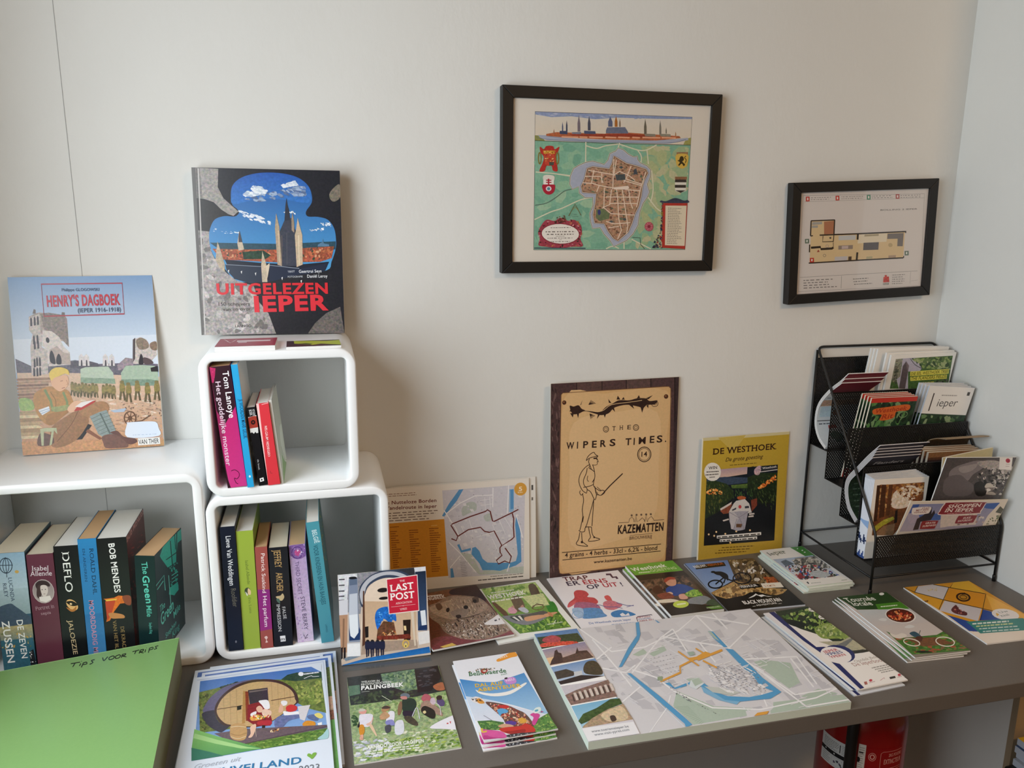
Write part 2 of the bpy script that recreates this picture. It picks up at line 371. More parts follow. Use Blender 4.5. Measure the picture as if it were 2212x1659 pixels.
# the ceiling lamp that gives the warm light
lamp = empty('ceiling_lamp', 'white square ceiling lamp with a glowing warm panel', 'lamp', Matrix.Translation((1.3, -2.3, 2.60)))
em = bpy.data.materials.new('lamp_panel'); em.use_nodes = True; em.node_tree.nodes['Principled BSDF'].inputs['Emission Color'].default_value = (1, .8, .58, 1); em.node_tree.nodes['Principled BSDF'].inputs['Emission Strength'].default_value = 3
m = MB()
for a, b in (((-.28, -.28, 0), (-.25, .28, .05)), ((.25, -.28, 0), (.28, .28, .05)), ((-.25, -.28, 0), (.25, -.25, .05)), ((-.25, .25, 0), (.25, .28, .05))): m.box(a, b)
m.build('lamp_housing', WHITE_LACQ, lamp); MB().box((-.25, -.25, .02), (.25, .25, .04)).build('diffuser', em, lamp)

# ---------------------------------------------------------------- the counter
TABLEM = mat('grey_laminate', '67615b', 0.42, var=0.03, scale=300)
tb = MB().box((XL, -0.553, TZ-0.028), (XR, 0, TZ)).build('countertop', TABLEM, bevel=0.0012)
tag(tb, 'long dark grey countertop fixed along the wall, covered with brochures', 'countertop')

# ---------------------------------------------------------------- white shelf boxes
def rrect(x0, z0, x1, z1, r, n=8):
    o = []
    for cx_, cz, a0 in ((x1-r, z1-r, 0), (x0+r, z1-r, 90), (x0+r, z0+r, 180), (x1-r, z0+r, 270)):
        for k in range(n+1):
            a = math.radians(a0+90*k/n); o.append((cx_+r*math.cos(a), cz+r*math.sin(a)))
    return o
def shelf_box(label, x0, x1, z0, z1, depth, t=0.0148, r=0.028):
    w_, h_ = x1-x0, z1-z0; o = rrect(0, 0, w_, h_, r); i = rrect(t, t, w_-t, h_-t, 0.009); n = len(o)
    v = []
    e = 0.0025
    def ring(p, c, dy, k): v.extend([(x+(c[0]-x)*0, dy, z) for x, z in p])
    def inset(p, d):            # moves a loop along its own normals
        q = []
        for j, (x, z) in enumerate(p):
            a, b = p[j-1], p[(j+1) % len(p)]; tx, tz = b[0]-a[0], b[1]-a[1]; l_ = math.hypot(tx, tz); q.append((x-tz/l_*d, z+tx/l_*d))
        return q
    loops = [(o, 0.0), (o, -depth+e), (inset(o, e*.35), -depth+e*.3), (inset(o, e), -depth), (inset(i, -e), -depth), (inset(i, -e*.35), -depth+e*.3), (i, -depth+e), (i, 0.0)]
    for p, y in loops: v += [(x, y, z) for x, z in p]
    f = []
    K = len(loops)
    for a in range(K):
        b = (a+1) % K
        for j in range(n):
            k = (j+1) % n; f.append((a*n+j, b*n+j, b*n+k, a*n+k))
    s = obj('shelf_box', v, f, WHITE_LACQ); s.location = (x0, -0.001, z0+TZ); s.data.polygons.foreach_set('use_smooth', [True]*len(f))
    md = s.modifiers.new('sharp', 'EDGE_SPLIT'); md.split_angle = math.radians(50)
    return tag(s, label, 'shelf', 'white rounded shelf boxes')
shelf_box('large white rounded shelf box at the left end, six thick paperbacks inside', -0.738, -0.3795, 0, 0.3305, 0.204)
shelf_box('medium white rounded shelf box standing on the countertop under the small one', -0.3775, -0.0885, 0, 0.2875, 0.204)
shelf_box('smallest white rounded shelf box, stacked on top of the medium box', -0.372, -0.134, 0.2877, 0.5217, 0.204)

# ---------------------------------------------------------------- books in the boxes
def pages_x(name, c):
    m = mat_pages(name, c); [q for q in m.node_tree.nodes if q.type == 'TEX_WAVE'][0].bands_direction = 'X'; return m
PX_W = pages_x('white_book_block', 'f1efe9'); PX_C = pages_x('cream_book_block', 'e8ddc6'); PX_T = pages_x('tan_book_block', 'd9b083')
SPECS = {}
def book(label, x, z, w_, h_, d_, y, tilt, color, pg, art, face=None, group=None, cover='paper', yaw=0, flare=0):
    """upright book: spine towards the room; tilt leans its top to the left (negative) or right"""
    M_ = Matrix.Translation((x, y, z+TZ+max(0, w_*math.sin(math.radians(tilt))))) @ Matrix.Rotation(math.radians(yaw), 4, 'Z') @ Matrix.Rotation(math.radians(tilt), 4, 'Y') @ Matrix(((1, 0, 0, 0), (0, 0, -1, 0), (0, 1, 0, 0), (0, 0, 0, 1)))
    root = empty('book', label, 'book', M_, group)
    t = 0.0007; m = MB(); m.box((0, 0, -d_), (t, h_, 0)); m.box((w_-t, 0, -d_), (w_, h_, 0)); m.box((t, 0, -t), (w_-t, h_, 0))
    m.build('cover', mat('cover_ink', color, 0.35, var=0.02), root)
    MB().box((t, 0.0006, -d_+0.001), (w_-t, h_-0.0006, -t)).build('pages', pg, root)
    s = Art(w_, h_, *art[:1], base=color); art[1](s); s.build('spine', root, GLOSS, 0.0002)
    if face:
        a = Art(d_, h_, *face[:1], base=color); face[1](a); a.build('front_cover', root, GLOSS, 0.0002, lambda p, q, r: (w_+r, q, -p))
    return root
# ---- large box: six paperbacks (drawing coordinates of each spine follow the photographed spine)
G0 = 'paperbacks in the large shelf box'
def a_seven(s):
    s.p('8fb0c6', '-60,855 175,830 200,1090 -40,1120', .05, 'b9cdd6'); s.p('a9bfc8', '-40,1090 200,1060 215,1230 -30,1260', .05, '8fa5a8')
    s.b('46586a', '-40,1230 60,1170 110,1190 170,1230 230,1280 240,1400 -30,1420', .12); s.p('b5a878', '-30,1330 225,1300 250,1420 -20,1450', .18, '5f7f86')
    s.p('35677a', '-20,1420 250,1390 260,1640 0,1660', .15); s.spray('d9b45a 6c7a4c c4a050', 26, '-20,1370 235,1340 240,1460 -20,1480', 9)
    s.ring('1d2c3d', 5, 45, 925, 42, 48); s.ring('1d2c3d', 4, 45, 925, 20, 46); s.l('1d2c3d', 4, '0,925 92,920'); s.l('1d2c3d', 4, '42,872 50,1000'); s.e('c9a55a', 118, 962, 14, 10)
    s.p('20242a', '195,1490 225,1470 245,1560 240,1590 205,1580', .1); s.spray('ffffff', 10, '195,1490 225,1470 245,1570 205,1580', 5)
    s.t('LUCINDA', '2b3f57', 58, 1003, 76, 1155, 26); s.t('RILEY', '2b3f57', 20, 1040, 33, 1130, 25)
    s.t('DE ZEVEN', 'f4f6f4', 110, 1278, 143, 1535, 42, .9); s.t('ZUSSEN', 'f4f6f4', 8, 1288, 45, 1568, 50, 1.3)
book('thick light blue paperback with a compass drawing on its spine, leftmost in the large box', -0.694, .0153, .046, .204, .125, -.195, 1.2, '3d5f73', PX_C, ([(-57, 855), (170, 835), (250, 1625), (20, 1650)], a_seven), None, G0)
def a_sepia(s):
    s.t('Isabel', 'e9dfe4', 215, 968, 328, 955, 32, slab=True); s.t('Allende', 'e9dfe4', 203, 1006, 350, 988, 33, slab=True)
    s.e('cfc6c4', 292, 1100, 73, 80); s.e('8d8180', 292, 1100, 70, 77, c2='b5a9a5'); s.b('3b2e30', '238,1060 262,1032 310,1030 335,1050 330,1066 300,1060 262,1076 250,1090')
    s.b('4a3b3a', '252,1070 275,1060 280,1120 262,1150 246,1130'); s.b('d9cdc6', '272,1066 312,1060 322,1100 300,1140 280,1120'); s.p('e8e0da', '262,1140 300,1135 335,1125 345,1150 310,1172 270,1168'); s.e('2e2424', 283, 1090, 4, 3); s.e('2e2424', 305, 1086, 4, 3); s.l('7a5650', 3, '292,1118 304,1116')
    s.t('Portret in', 'b596a0', 240, 1232, 365, 1205, 26, slab=True); s.t('sepia', 'b596a0', 275, 1260, 342, 1246, 20, slab=True)
book('maroon paperback with a small round portrait on its spine', -0.6455, .0153, .0375, .198, .125, -.195, 1.0, '653544', PX_C, ([(175, 865), (358, 835), (430, 1600), (258, 1625)], a_sepia), None, G0)
def a_deflo(s):
    s.t('DEFLO', 'eef0ea', 412, 842, 438, 1088, 46, .3, True); s.e('e7b878', 478, 1165, 42, 30, 35); s.b('1a130e', '440,1150 480,1140 515,1160 490,1172 462,1168'); s.b('b9773a', '440,1185 480,1195 505,1170 500,1200 470,1210'); s.e('f3d6a4', 470, 1160, 8, 6)
    s.t('JALOEZIE', 'd5bf95', 450, 1270, 487, 1500, 30, .2, True)
book('black paperback with white serif letters and a glowing eye on its spine', -0.6075, .0153, .0345, .208, .125, -.195, 1.2, '14181a', PX_W, ([(360, 815), (512, 785), (592, 1570), (432, 1600)], a_deflo), None, G0)
def a_dahl(s):
    s.p('2f86bf', '515,760 640,740 650,900 525,920', .02, '2b7ab4'); s.p('2a72ad', '565,1250 690,1220 710,1540 595,1570', .05, '4f8fc0')
    s.t('ROALD DAHL', '15324f', 596, 812, 622, 1112, 26, .2, True); s.t('EN ANDEREN', '1d4568', 549, 820, 568, 1035, 16, .2, True); s.t('MOORDDADIG MEES', 'c98fa8', 590, 1155, 628, 1540, 32, 1.2)
book('blue paperback with dark serif letters on its spine and tan page edges', -0.5718, .0153, .0265, .217, .125, -.195, .9, '2f80ba', PX_T, ([(515, 760), (640, 740), (712, 1540), (596, 1570)], a_dahl), None, G0)
def a_mendes(s):
    s.t('BOB MENDES', 'f2f2ee', 727, 780, 765, 1064, 38, 1.6); s.p('e0742a', '690,1105 760,1095 790,1080 865,1085 870,1120 800,1130 760,1180 730,1240 705,1250 720,1180 735,1130', .15); s.p('f0c24a', '700,1110 780,1100 745,1150 728,1215 716,1235 735,1150'); s.p('c4472a', '700,1120 770,1110 740,1200 712,1245')
    s.b('c98a52', '720,1195 760,1190 820,1200 830,1220 790,1225 740,1225'); s.b('8c4a34', '815,1085 868,1080 872,1135 835,1130'); s.t('DE KRACHT', 'a48a58', 800, 1278, 820, 1462, 26, 0, True); s.t('VAN HET BLOED', 'a48a58', 748, 1240, 772, 1500, 24, 0, True)
def a_mendes_c(s):
    s.r('5a1a1f', 0, 0, 100, 100, .25, '3a0f14'); s.r('1d0d0f', 0, 35, 100, 100, .3, '701c20'); s.t('BOB MENDES', 'b9827c', 848, 812, 985, 588, 60, 1.2); s.spray('8c2a2a 40161a a63a34', 40, '850,900 980,700 960,1380 910,1420', 12)
book('thick black paperback with white capitals and flames on its spine, red cover side', -0.5445, .0153, .043, .215, .125, -.195, .8, '16181a', PX_W, ([(652, 757), (840, 737), (918, 1505), (712, 1530)], a_mendes), ([(842, 735), (985, 528), (985, 1300), (920, 1500)], a_mendes_c), G0)
def a_green(s):
    s.t('The', '5fc9b4', 955, 898, 967, 972, 40, .3, True); s.t('Green', '5fc9b4', 960, 985, 985, 1155, 46, 1.6); s.t('Mile', '5fc9b4', 985, 1168, 990, 1240, 34, .2, True); s.t('Stephen King', '58b5a6', 1003, 1275, 1008, 1345, 18, .3, True)
def a_green_c(s):
    s.p('24a08a', '1080,850 1100,790 1150,730 1225,690 1228,760 1200,780 1190,900 1130,930 1090,870', .12); s.spray('24a08a 1d8a78', 30, '1140,930 1200,900 1200,1100 1150,1120', 11); s.p('2aa590', '1140,1060 1195,1030 1200,1080 1170,1110 1135,1100')
    s.l('0d2a26', 6, '1150,760 1165,960'); s.l('0d2a26', 6, '1195,700 1190,900'); s.l('0d2a26', 6, '1120,880 1228,820'); s.l('0d2a26', 5, '1180,720 1185,820 1222,800'); s.l('5ec4b2', 5, '1040,1045 1105,975 1112,1070'); s.l('5ec4b2', 5, '1060,1058 1100,1010'); s.l('6cc8b8', 4, '1135,980 1148,1190')
    for i in range(3): s.l('3fb09c', 5, [(1155, 985+22*i), (1195, 965+22*i)])
    s.t('The', '62cdb8', 1075, 1200, 1108, 1172, 30, .2, True); s.t('Green', '62cdb8', 1083, 1285, 1165, 1195, 52, .9); s.t('Mile', '62cdb8', 1165, 1255, 1208, 1200, 28, .3); s.t('Stephen', '59bfae', 1110, 1365, 1180, 1292, 22, .3); s.t('King', '59bfae', 1155, 1370, 1200, 1318, 26, .3)
book('dark green paperback with teal letters, turned so its cover shows, rightmost in the large box', -0.496, .0153, .031, .182, .115, -.195, 2.2, '10292a', PX_T, ([(908, 862), (1045, 845), (1072, 1495), (940, 1520)], a_green), ([(1045, 845), (1225, 682), (1240, 1300), (1072, 1480)], a_green_c), G0, yaw=-11)
# ---- medium box
G2 = 'books in the medium shelf box'
def a_lieve(s):
    s.p('151b2c', '218,420 355,405 400,1000 262,1020', 0, '101524'); s.t('Lieve Van Weddingen', 'eef0f4', 272, 495, 308, 925, 46, .4); s.t('Roofdier', '6d6a5e', 318, 955, 340, 1120, 46, .2); s.e('6d6f78', 367, 1440, 9, 12)
book('black and navy hardback with narrow white letters, leftmost in the medium box', -0.3580, .0170, .0230, .22, .15, -.203, 0, '141a2a', PX_W, ([(218, 420), (355, 405), (440, 1515), (300, 1530)], a_lieve), None, G2)
def a_eva(s):
    s.t('Isabel Allende', '5d7230', 455, 708, 477, 920, 26, 0, True); s.e('3f4d36', 476, 980, 28, 32); s.b('e6c79a', '480,955 505,975 505,1010 480,1005'); s.b('d8dcc8', '455,985 480,1010 470,1022'); s.t('Eva Luna', '6c8238', 482, 1040, 495, 1180, 24, 0, True)
book('lime green book with a tiny round picture on its spine', -0.3345, .0153, .0265, .211, .14, -.2005, 0, '9db442', PX_W, ([(370, 455), (528, 435), (595, 1490), (440, 1510)], a_eva), None, G2)
def a_parfum(s):
    s.p('8c2880', '568,975 680,965 702,1320 592,1345', .03, '9a2f7e'); s.t('Patrick Suskind', 'f6e6e4', 595, 648, 612, 1003, 32, .6); s.t('Het parfum', 'f6e6f0', 615, 1030, 632, 1305, 34, .6); s.b('e8c8c0', '630,1400 648,1385 660,1400 650,1420 662,1440 640,1445 646,1420')
book('thin red and purple paperback in the medium box', -0.3065, .0153, .0192, .182, .11, -.2035, 0, 'a4524a', PX_T, ([(540, 600), (648, 580), (710, 1485), (605, 1500)], a_parfum), None, G2)
def a_false(s):
    s.t('JEFFREY', 'c9a46a', 705, 622, 722, 785, 62, .3, True); s.t('ARCHER', 'c9a46a', 728, 825, 740, 1000, 58, .3, True); s.b('c8b48a', '730,1040 770,1030 790,1010 805,1040 790,1070 770,1075 745,1060'); s.b('4d6a60', '735,1060 760,1060 768,1100 742,1085')
    s.t('FALSE', 'd5d6d8', 785, 1130, 800, 1238, 28, .2, True); s.t('IMPRESSION', 'd5d6d8', 735, 1110, 755, 1350, 30, .2, True); s.p('f2f2f2', '768,1388 815,1382 820,1432 775,1438'); s.t('m', '14161c', 776, 1428, 812, 1424, 26, 1)
book('black paperback with gold and white capitals on its spine', -0.2855, .0153, .0302, .179, .11, -.2035, 0, '17191f', PX_C, ([(658, 605), (832, 580), (885, 1465), (720, 1485)], a_false), None, G2)
def a_third(s):
    s.p('b59ac6', '838,575 985,560 1065,1430 925,1445', .12, 'd6c4dd'); s.b('8560a0', '845,580 985,562 995,660 930,700 858,670', .2); s.ring('54307a', 7, 915, 640, 48, 52); s.e('c0508c', 918, 642, 28, 30, m=.1); s.spray('9a78b0 e3d4ea 7d58a0', 40, '850,580 980,565 990,690 860,700', 8)
    s.t('THIRD SECRET', '5a4672', 893, 722, 927, 1022, 36); s.t('STEVE BERRY', '463858', 945, 1040, 980, 1335, 36); s.spray('c9a8d4 a98abf', 40, '890,1000 935,1000 985,1440 930,1440', 9); s.l('3c2f48', 6, '975,1375 990,1405 1012,1372'); s.l('3c2f48', 5, '985,1412 1012,1400')
book('lilac paperback with a round ornament at the top of its spine', -0.2475, .0153, .0265, .178, .11, -.198, -2.0, 'bfa3cc', PX_T, ([(838, 575), (985, 560), (1065, 1430), (925, 1445)], a_third), None, G2)
def a_belgie(s):
    s.t('BELGIË', 'd6ecf0', 1053, 445, 1080, 560, 42, 1.2); s.t('VOOR KINDEREN EN HUN BAASJES', '1f5a6a', 1066, 578, 1142, 1108, 40, 1.1); s.t('LANNOO', '1f5a6a', 1172, 1285, 1180, 1355, 18, .3)
def a_belgie_c(s):
    s.r('3d6c70', 0, 0, 100, 100, .35); s.spray('8a9a3a 4d7a50 b5a04a', 40, '1120,180 1150,300 1190,640 1130,560', 9); s.spray('6a4a4c 3a5a60 7a6a5a', 50, '1170,700 1230,760 1290,1400 1230,1300', 10)
book('tall turquoise paperback leaning at the right end of the medium box', -0.208, .0153, .021, .22, .15, -.2085, -4.2, '4e9bab', PX_W, ([(1000, 380), (1118, 358), (1255, 1435), (1140, 1450)], a_belgie), ([(1118, 358), (1135, 175), (1300, 1200), (1255, 1435)], a_belgie_c), G2)
# ---- small box
G1 = 'books in the smallest shelf box'
def a_lanoye(s):
    s.p('321521', '143,400 350,375 402,790 300,960 215,840', .06); s.p('c2256d', '402,790 500,1530 315,1555 300,1380 270,1170 300,960', .03, 'cf3a86'); s.p('b8285f', '143,400 205,410 200,480 185,560 170,560', .1); s.spray('b8285f c43a70', 14, '145,405 200,405 190,600 165,600', 10); s.p('321521', '143,400 170,560 315,1555 300,1380 245,1100 205,800'); s.p('321521', '300,1380 315,1555 345,1555 320,1480')
    s.t('Tom Lanoye', 'f6f0f2', 275, 440, 338, 905, 62, 1.2); s.t('Het goddelijke monster', 'e6cfdc', 203, 548, 305, 1355, 50, .9); s.l('4a1030', 6, '350,1400 385,1390 420,1410 428,1440 405,1470 380,1465 395,1505 415,1515', True)
book('tall pink and black paperback with white letters, leftmost in the smallest box', -0.3410, .3026, .0295, .197, .125, -.205, -4.0, '9c2a5c', PX_T, ([(143, 400), (350, 375), (500, 1530), (315, 1555)], a_lanoye), None, G1)
def a_wouter(s):
    s.t('MARC DE BEL', '46a9d8', 407, 570, 420, 730, 20); s.t('JE WOORDEN MAAR GELUK', '123a63', 437, 745, 482, 1125, 34, 1.0, True); s.e('e8f4fa', 530, 1455, 8, 10)
book('narrow bright cyan paperback beside the pink one', -0.3105, .3028, .0098, .2, .125, -.2095, -3.6, '2ba4dc', PX_C, ([(358, 380), (425, 370), (565, 1540), (510, 1548)], a_wouter), ([(425, 370), (515, 330), (640, 1400), (565, 1540)], lambda s: s.r('e6e4de', 0, 0, 100, 100)), G1)
def a_red14(s):
    s.t('HET KLEINE', 'd8d8d8', 545, 805, 556, 870, 22, .8); s.t('BOEK', 'd8d8d8', 512, 812, 524, 872, 26, 1.4); s.p('e8e4e0', '500,890 590,865 600,890 515,915'); s.b('a2392c', '500,900 590,875 612,950 600,1000 525,1010 508,960', .05); s.e('1e1010', 556, 940, 22, 24); s.e('8a2a22', 556, 940, 9, 10); s.p('dcdad6', '520,1005 605,990 608,1045 590,1050 580,1035 565,1055 545,1040 525,1050'); s.t('de boek', 'b5b5b8', 598, 1300, 610, 1395, 16, .2); s.p('f2f2f2', '620,1468 655,1460 662,1490 626,1498'); s.e('101014', 640, 1480, 7, 8)
book('small black book with a brown poppy on its spine', -0.2935, .3028, .0128, .13, .11, -.205, -5.0, '121115', PX_W, ([(487, 790), (572, 775), (690, 1525), (615, 1530)], a_red14), None, G1)
def a_belgium(s):
    s.p('f7c9c6', '575,752 605,748 700,1528 690,1530'); s.t('BELGIUM BESIEGED', 'fbe4e2', 672, 1005, 705, 1300, 25, .4, True); s.t('L', 'a83038', 728, 1440, 748, 1436, 22, .3); s.l('f6d0cc', 6, '640,765 718,745')
book('small bright red book with white letters on its spine', -0.279, .3028, .0185, .136, .11, -.206, -4.6, 'dc3a44', PX_W, ([(575, 752), (718, 740), (812, 1515), (705, 1530)], a_belgium), None, G1)
def a_thin_c(s):
    s.r('b9b8a8', 0, 0, 100, 100, .04, 'c9d2bd'); s.p('6fa04e', '800,1050 860,940 850,1300 818,1500', .12); s.b('dfe6d6', '790,900 825,860 850,1200 810,1180', .05); s.l('8a8f80', 4, '800,1100 830,1215 848,1195')
book('thin pale green booklet leaning against the red book', -0.2600, .3026, .0045, .14, .125, -.202, -4.6, 'cfcfc6', PX_W, ([(718, 740), (735, 740), (826, 1510), (812, 1515)], lambda s: None), ([(735, 740), (765, 505), (850, 1200), (818, 1500)], a_thin_c), G1)
# ---- small cards on top of the smallest box
def pile(name, label, cat, x, y, z, w_, d_, t, th, color, draw, quad=None, pg=None, group=None, part='front_cover'):
    root = empty(name, label, cat, Matrix.Translation((x, y, z+TZ)) @ Matrix.Rotation(math.radians(th), 4, 'Z'), group)
    MB().box((0, 0, 0.0002), (w_, d_, t-0.0003)).build('pages', pg or PAGE_W, root)
    s = Art(w_, d_, quad, base=color); draw(s); s.build(part, root, GLOSS, t); return root
def a_card1(s):
    s.p('f2e6ea', '250,135 300,150 330,165 355,148 380,138 360,150 335,162 310,158'); s.l('f2e6ea', 9, '385,152 700,148'); s.l('e6ccd4', 6, '400,162 480,160')
def a_card2(s):
    s.p('c4d24a', '920,145 1000,150 1100,148 1250,150 1375,140 1385,190 1300,185 1200,178 1120,192 1000,180 940,178', .05); s.p('5a6a34', '960,182 1050,172 1120,180 1100,190', .1)
pile('card_stack', 'small pile of dark pink cards on the smallest shelf box', 'cards', -0.346, -0.200, .5215, .089, .078, .008, 0, 'a83a52', a_card1, [(225, 135), (755, 128), (770, 185), (203, 190)])
pile('card_stack', 'small pile of black and lime green cards on the smallest shelf box', 'cards', -0.240, -0.2, .5215, .084, .058, .0045, 1.5, '453b40', a_card2, [(850, 150), (1370, 135), (1385, 195), (880, 212)])
# ---------------------------------------------------------------- framed prints on the wall
def picture(label, x, z, w_, h_, roll, bar, quad, draw, base):
    a = math.radians(roll); c, s_ = math.cos(a), math.sin(a)
    M_ = Matrix(((c, -s_, 0, x), (0, 0, -1, -0.0005), (s_, c, 0, z+TZ), (0, 0, 0, 1))) @ Matrix.Translation((0, -h_, 0))
    root = empty('picture_frame', label, 'picture', M_)
    D = 0.02; m = MB()
    for p in (((0, 0), (w_, 0), (w_-bar, bar), (bar, bar)), ((w_, 0), (w_, h_), (w_-bar, h_-bar), (w_-bar, bar)), ((w_, h_), (0, h_), (bar, h_-bar), (w_-bar, h_-bar)), ((0, h_), (0, 0), (bar, bar), (bar, h_-bar))):
        m.add([(q[0], q[1], zz) for zz in (0, D) for q in p], BOXF)
    m.build('frame', BLACK_FRAME, root, bevel=0.0012)
    MB().box((bar-.004, bar-.004, 0.001), (w_-bar+.004, h_-bar+.004, 0.0139)).build('backing_board', PAGE_W, root)
    s = Art(w_-2*bar, h_-2*bar, quad, base=base); draw(s); s.build('print', root, MATT, 0.0142, lambda p, q, r: (p+bar, q+bar, r))
    MB().box((bar-.003, bar-.003, 0.0160), (w_-bar+.003, h_-bar+.003, 0.0172)).build('glass_pane', GLASS, root)
def a_map(s):
    s.p('5d5a58', '354,293 1582,328 1517,1371 336,1378'); s.p('86b79c', '357,297 1579,331 1514,1368 340,1374', .10)
    s.spray('7fb398 96bf9f 8dbca2 a3c4a4 79ad94', 150, '345,530 1150,540 1150,1365 342,1370', 55, .6, m=.08); s.spray('b3bb8c bcc097 a5b98f c3c09a 9fb98f', 90, '1180,550 1565,560 1515,1360 1120,1365', 60, .6, m=.08)
    s.p('ddd5c8', '357,297 1579,331 1566,548 352,522', .02, 'e2d3bd'); s.p('8f9dbf', '357,297 1579,331 1578,345 1300,345 1000,338 820,352 640,330 480,338 357,318', .12); s.spray('9aa6c4 b3b9cb', 30, '360,300 1200,320 1180,350 360,328', 22, .3, 5)
    s.p('93944f', '352,480 395,485 430,522 352,522', .1); s.p('a3a05a', '1570,490 1530,500 1510,545 1566,548', .1); s.p('aab0c0', '375,478 460,480 700,505 1100,515 1400,510 1545,492 1550,510 1400,540 900,535 450,520 390,498'); s.l('5f6780', 3, '370,480 420,510 900,530 1380,535 1530,505', True); s.l('5f6780', 2, '440,485 700,515 1100,520 1450,505', True)
    s.p('b9663f', '440,470 520,455 900,465 940,450 1080,455 1480,480 1490,495 1300,515 900,510 560,495 440,485', .25); s.p('9c3f2c', '620,470 900,468 1080,462 1280,480 1260,490 900,490 640,482', .2)
    for a, b in ((560, 690), (700, 760), (775, 880), (900, 985), (1000, 1090), (1110, 1170), (1190, 1330), (1340, 1450)): s.p('e8a986', [(a, 486), (b, 489), (b, 500), (a, 498)])
    for x, y, h, w_, c in ((568, 445, 70, 10, '4b5a7c'), (600, 445, 85, 12, '37415e'), (695, 450, 130, 22, '7a6f78'), (775, 440, 115, 22, '4e5060'), (985, 410, 85, 22, 'b06a2a'), (940, 410, 80, 34, '5a6688'), (1015, 410, 65, 10, '7a5f4a'), (1213, 470, 125, 20, '6c6557'), (1330, 470, 115, 16, '7f7a70'), (1376, 460, 50, 8, '6a6558'), (500, 470, 40, 8, 'a07050'), (1450, 480, 35, 8, 'b07a50')):
        s.p(c, [(x-w_/2, y), (x-w_/2, y-h*.5), (x, y-h), (x+w_/2, y-h*.5), (x+w_/2, y)], .1)
    s.p('3d4a68', '545,445 605,445 605,472 545,470', .1); s.p('4a5676', '735,442 822,446 826,468 735,466', .1); s.p('7b7f8e', '640,455 710,452 712,470 640,468', .1); s.p('6a7288', '905,440 915,415 1055,412 1075,445 1080,462 905,462', .15); s.p('8d8576', '1210,462 1290,465 1294,486 1210,482', .1); s.p('8f8a7a', '1330,462 1410,465 1412,486 1330,482', .1); s.p('5b6480', '930,350 950,350 950,410 928,410')
    s.l('4a4a44', 4, '352,522 900,540 1566,549')
    W = 'ded9bd'
    for p in ('748,530 745,690', '357,768 500,780 630,800', '500,780 625,795 650,800', '345,1140 470,1080 560,1050 700,985 790,965', '1010,535 1000,575', '1010,545 1150,590 1220,590 1300,550', '1150,590 1180,640 1175,700', '1225,590 1235,700', '750,560 830,580 900,560 1000,545', '1230,960 1290,1040 1330,1070', '1260,750 1270,900 1250,1000', '900,1365 950,1345 1000,1362', '1040,1300 1040,1365', '1100,1290 1250,1365'): s.l(W, 9, p, True)
    s.l('5e7a6c', 7, '350,1028 440,1010 520,960 580,915 640,900', True); s.l('4f5f52', 5, '1105,1275 1165,1278 1170,1330 1200,1365')
    M1 = '980,600 1000,575 1040,590 1080,625 1120,645 1150,640 1152,665 1170,690 1225,715 1252,745 1250,800 1225,860 1242,920 1225,960 1190,1010 1165,1080 1150,1180 1110,1250 1060,1300 960,1348 930,1300 885,1250 855,1200 795,1207 780,1150 775,1090 800,1030 800,965 740,967 695,930 690,880 640,902 620,860 625,800 650,740 690,715 745,690 800,680 890,705 920,670 935,620'
    s.p('aeb3c4', M1, .05); s.l('e9dfc4', 10, M1, closed=True); s.l('3f434e', 4, M1, closed=True)
    M2 = '970,640 985,655 1060,700 1140,720 1215,745 1228,770 1195,830 1182,880 1172,950 1152,1030 1122,1090 1100,1160 1070,1230 990,1300 960,1280 920,1225 890,1165 815,1160 805,1100 825,1000 830,930 720,920 713,880 740,820 760,740 800,728 930,745 955,700'
    s.l('8d8f9c', 26, M2, closed=True); s.l('e3cdae', 14, M2, closed=True); s.p('b68f72', M2, .3); s.l('6d4534', 5, M2, closed=True)
    s.spray('8a5a46 6e4a3c a0705a 7d5040 c4a086 5f5a4e 94806a', 420, M2, 11, .55, 5, .3, 4); s.spray('53604f 4d5a5e 6c7a62', 22, M2, 17, .6, 5, .25, 4)
    for p in ('765,752 960,785 1185,860', '965,665 955,900', '985,670 965,780', '960,790 1010,760 1080,790 1130,830', '1100,715 1070,790 1040,850', '720,850 800,855 850,870 960,890 1165,910', '850,870 830,920', '740,800 860,800 880,850', '890,890 885,1030 870,1060', '945,900 930,1020 880,1040', '985,900 995,1010 1000,1130 1020,1220 990,1290', '1030,905 1045,1010 1070,1180 1060,1250', '1080,905 1090,1000 1110,1050', '930,1010 1150,1010', '940,1090 1120,1100', '900,1150 960,1170 1090,1160', '880,1040 940,1090', '810,750 790,850', '870,770 870,850', '1215,760 1170,900 1140,1040', '900,960 1160,960', '920,1200 1000,1190', '1040,830 1180,870'): s.l('ecd6c0', 7, p)
    s.p('efdccb', '960,885 1075,872 1085,890 1060,902 965,900'); s.p('4d5558', '975,785 1050,780 1055,825 985,830', .2); s.p('475058', '1120,745 1140,735 1150,780 1118,785', .2); s.p('6d7a58', '825,1060 880,1050 930,1090 925,1130 850,1150 820,1120', .2); s.e('3c3f78', 848, 1080, 12, 22)
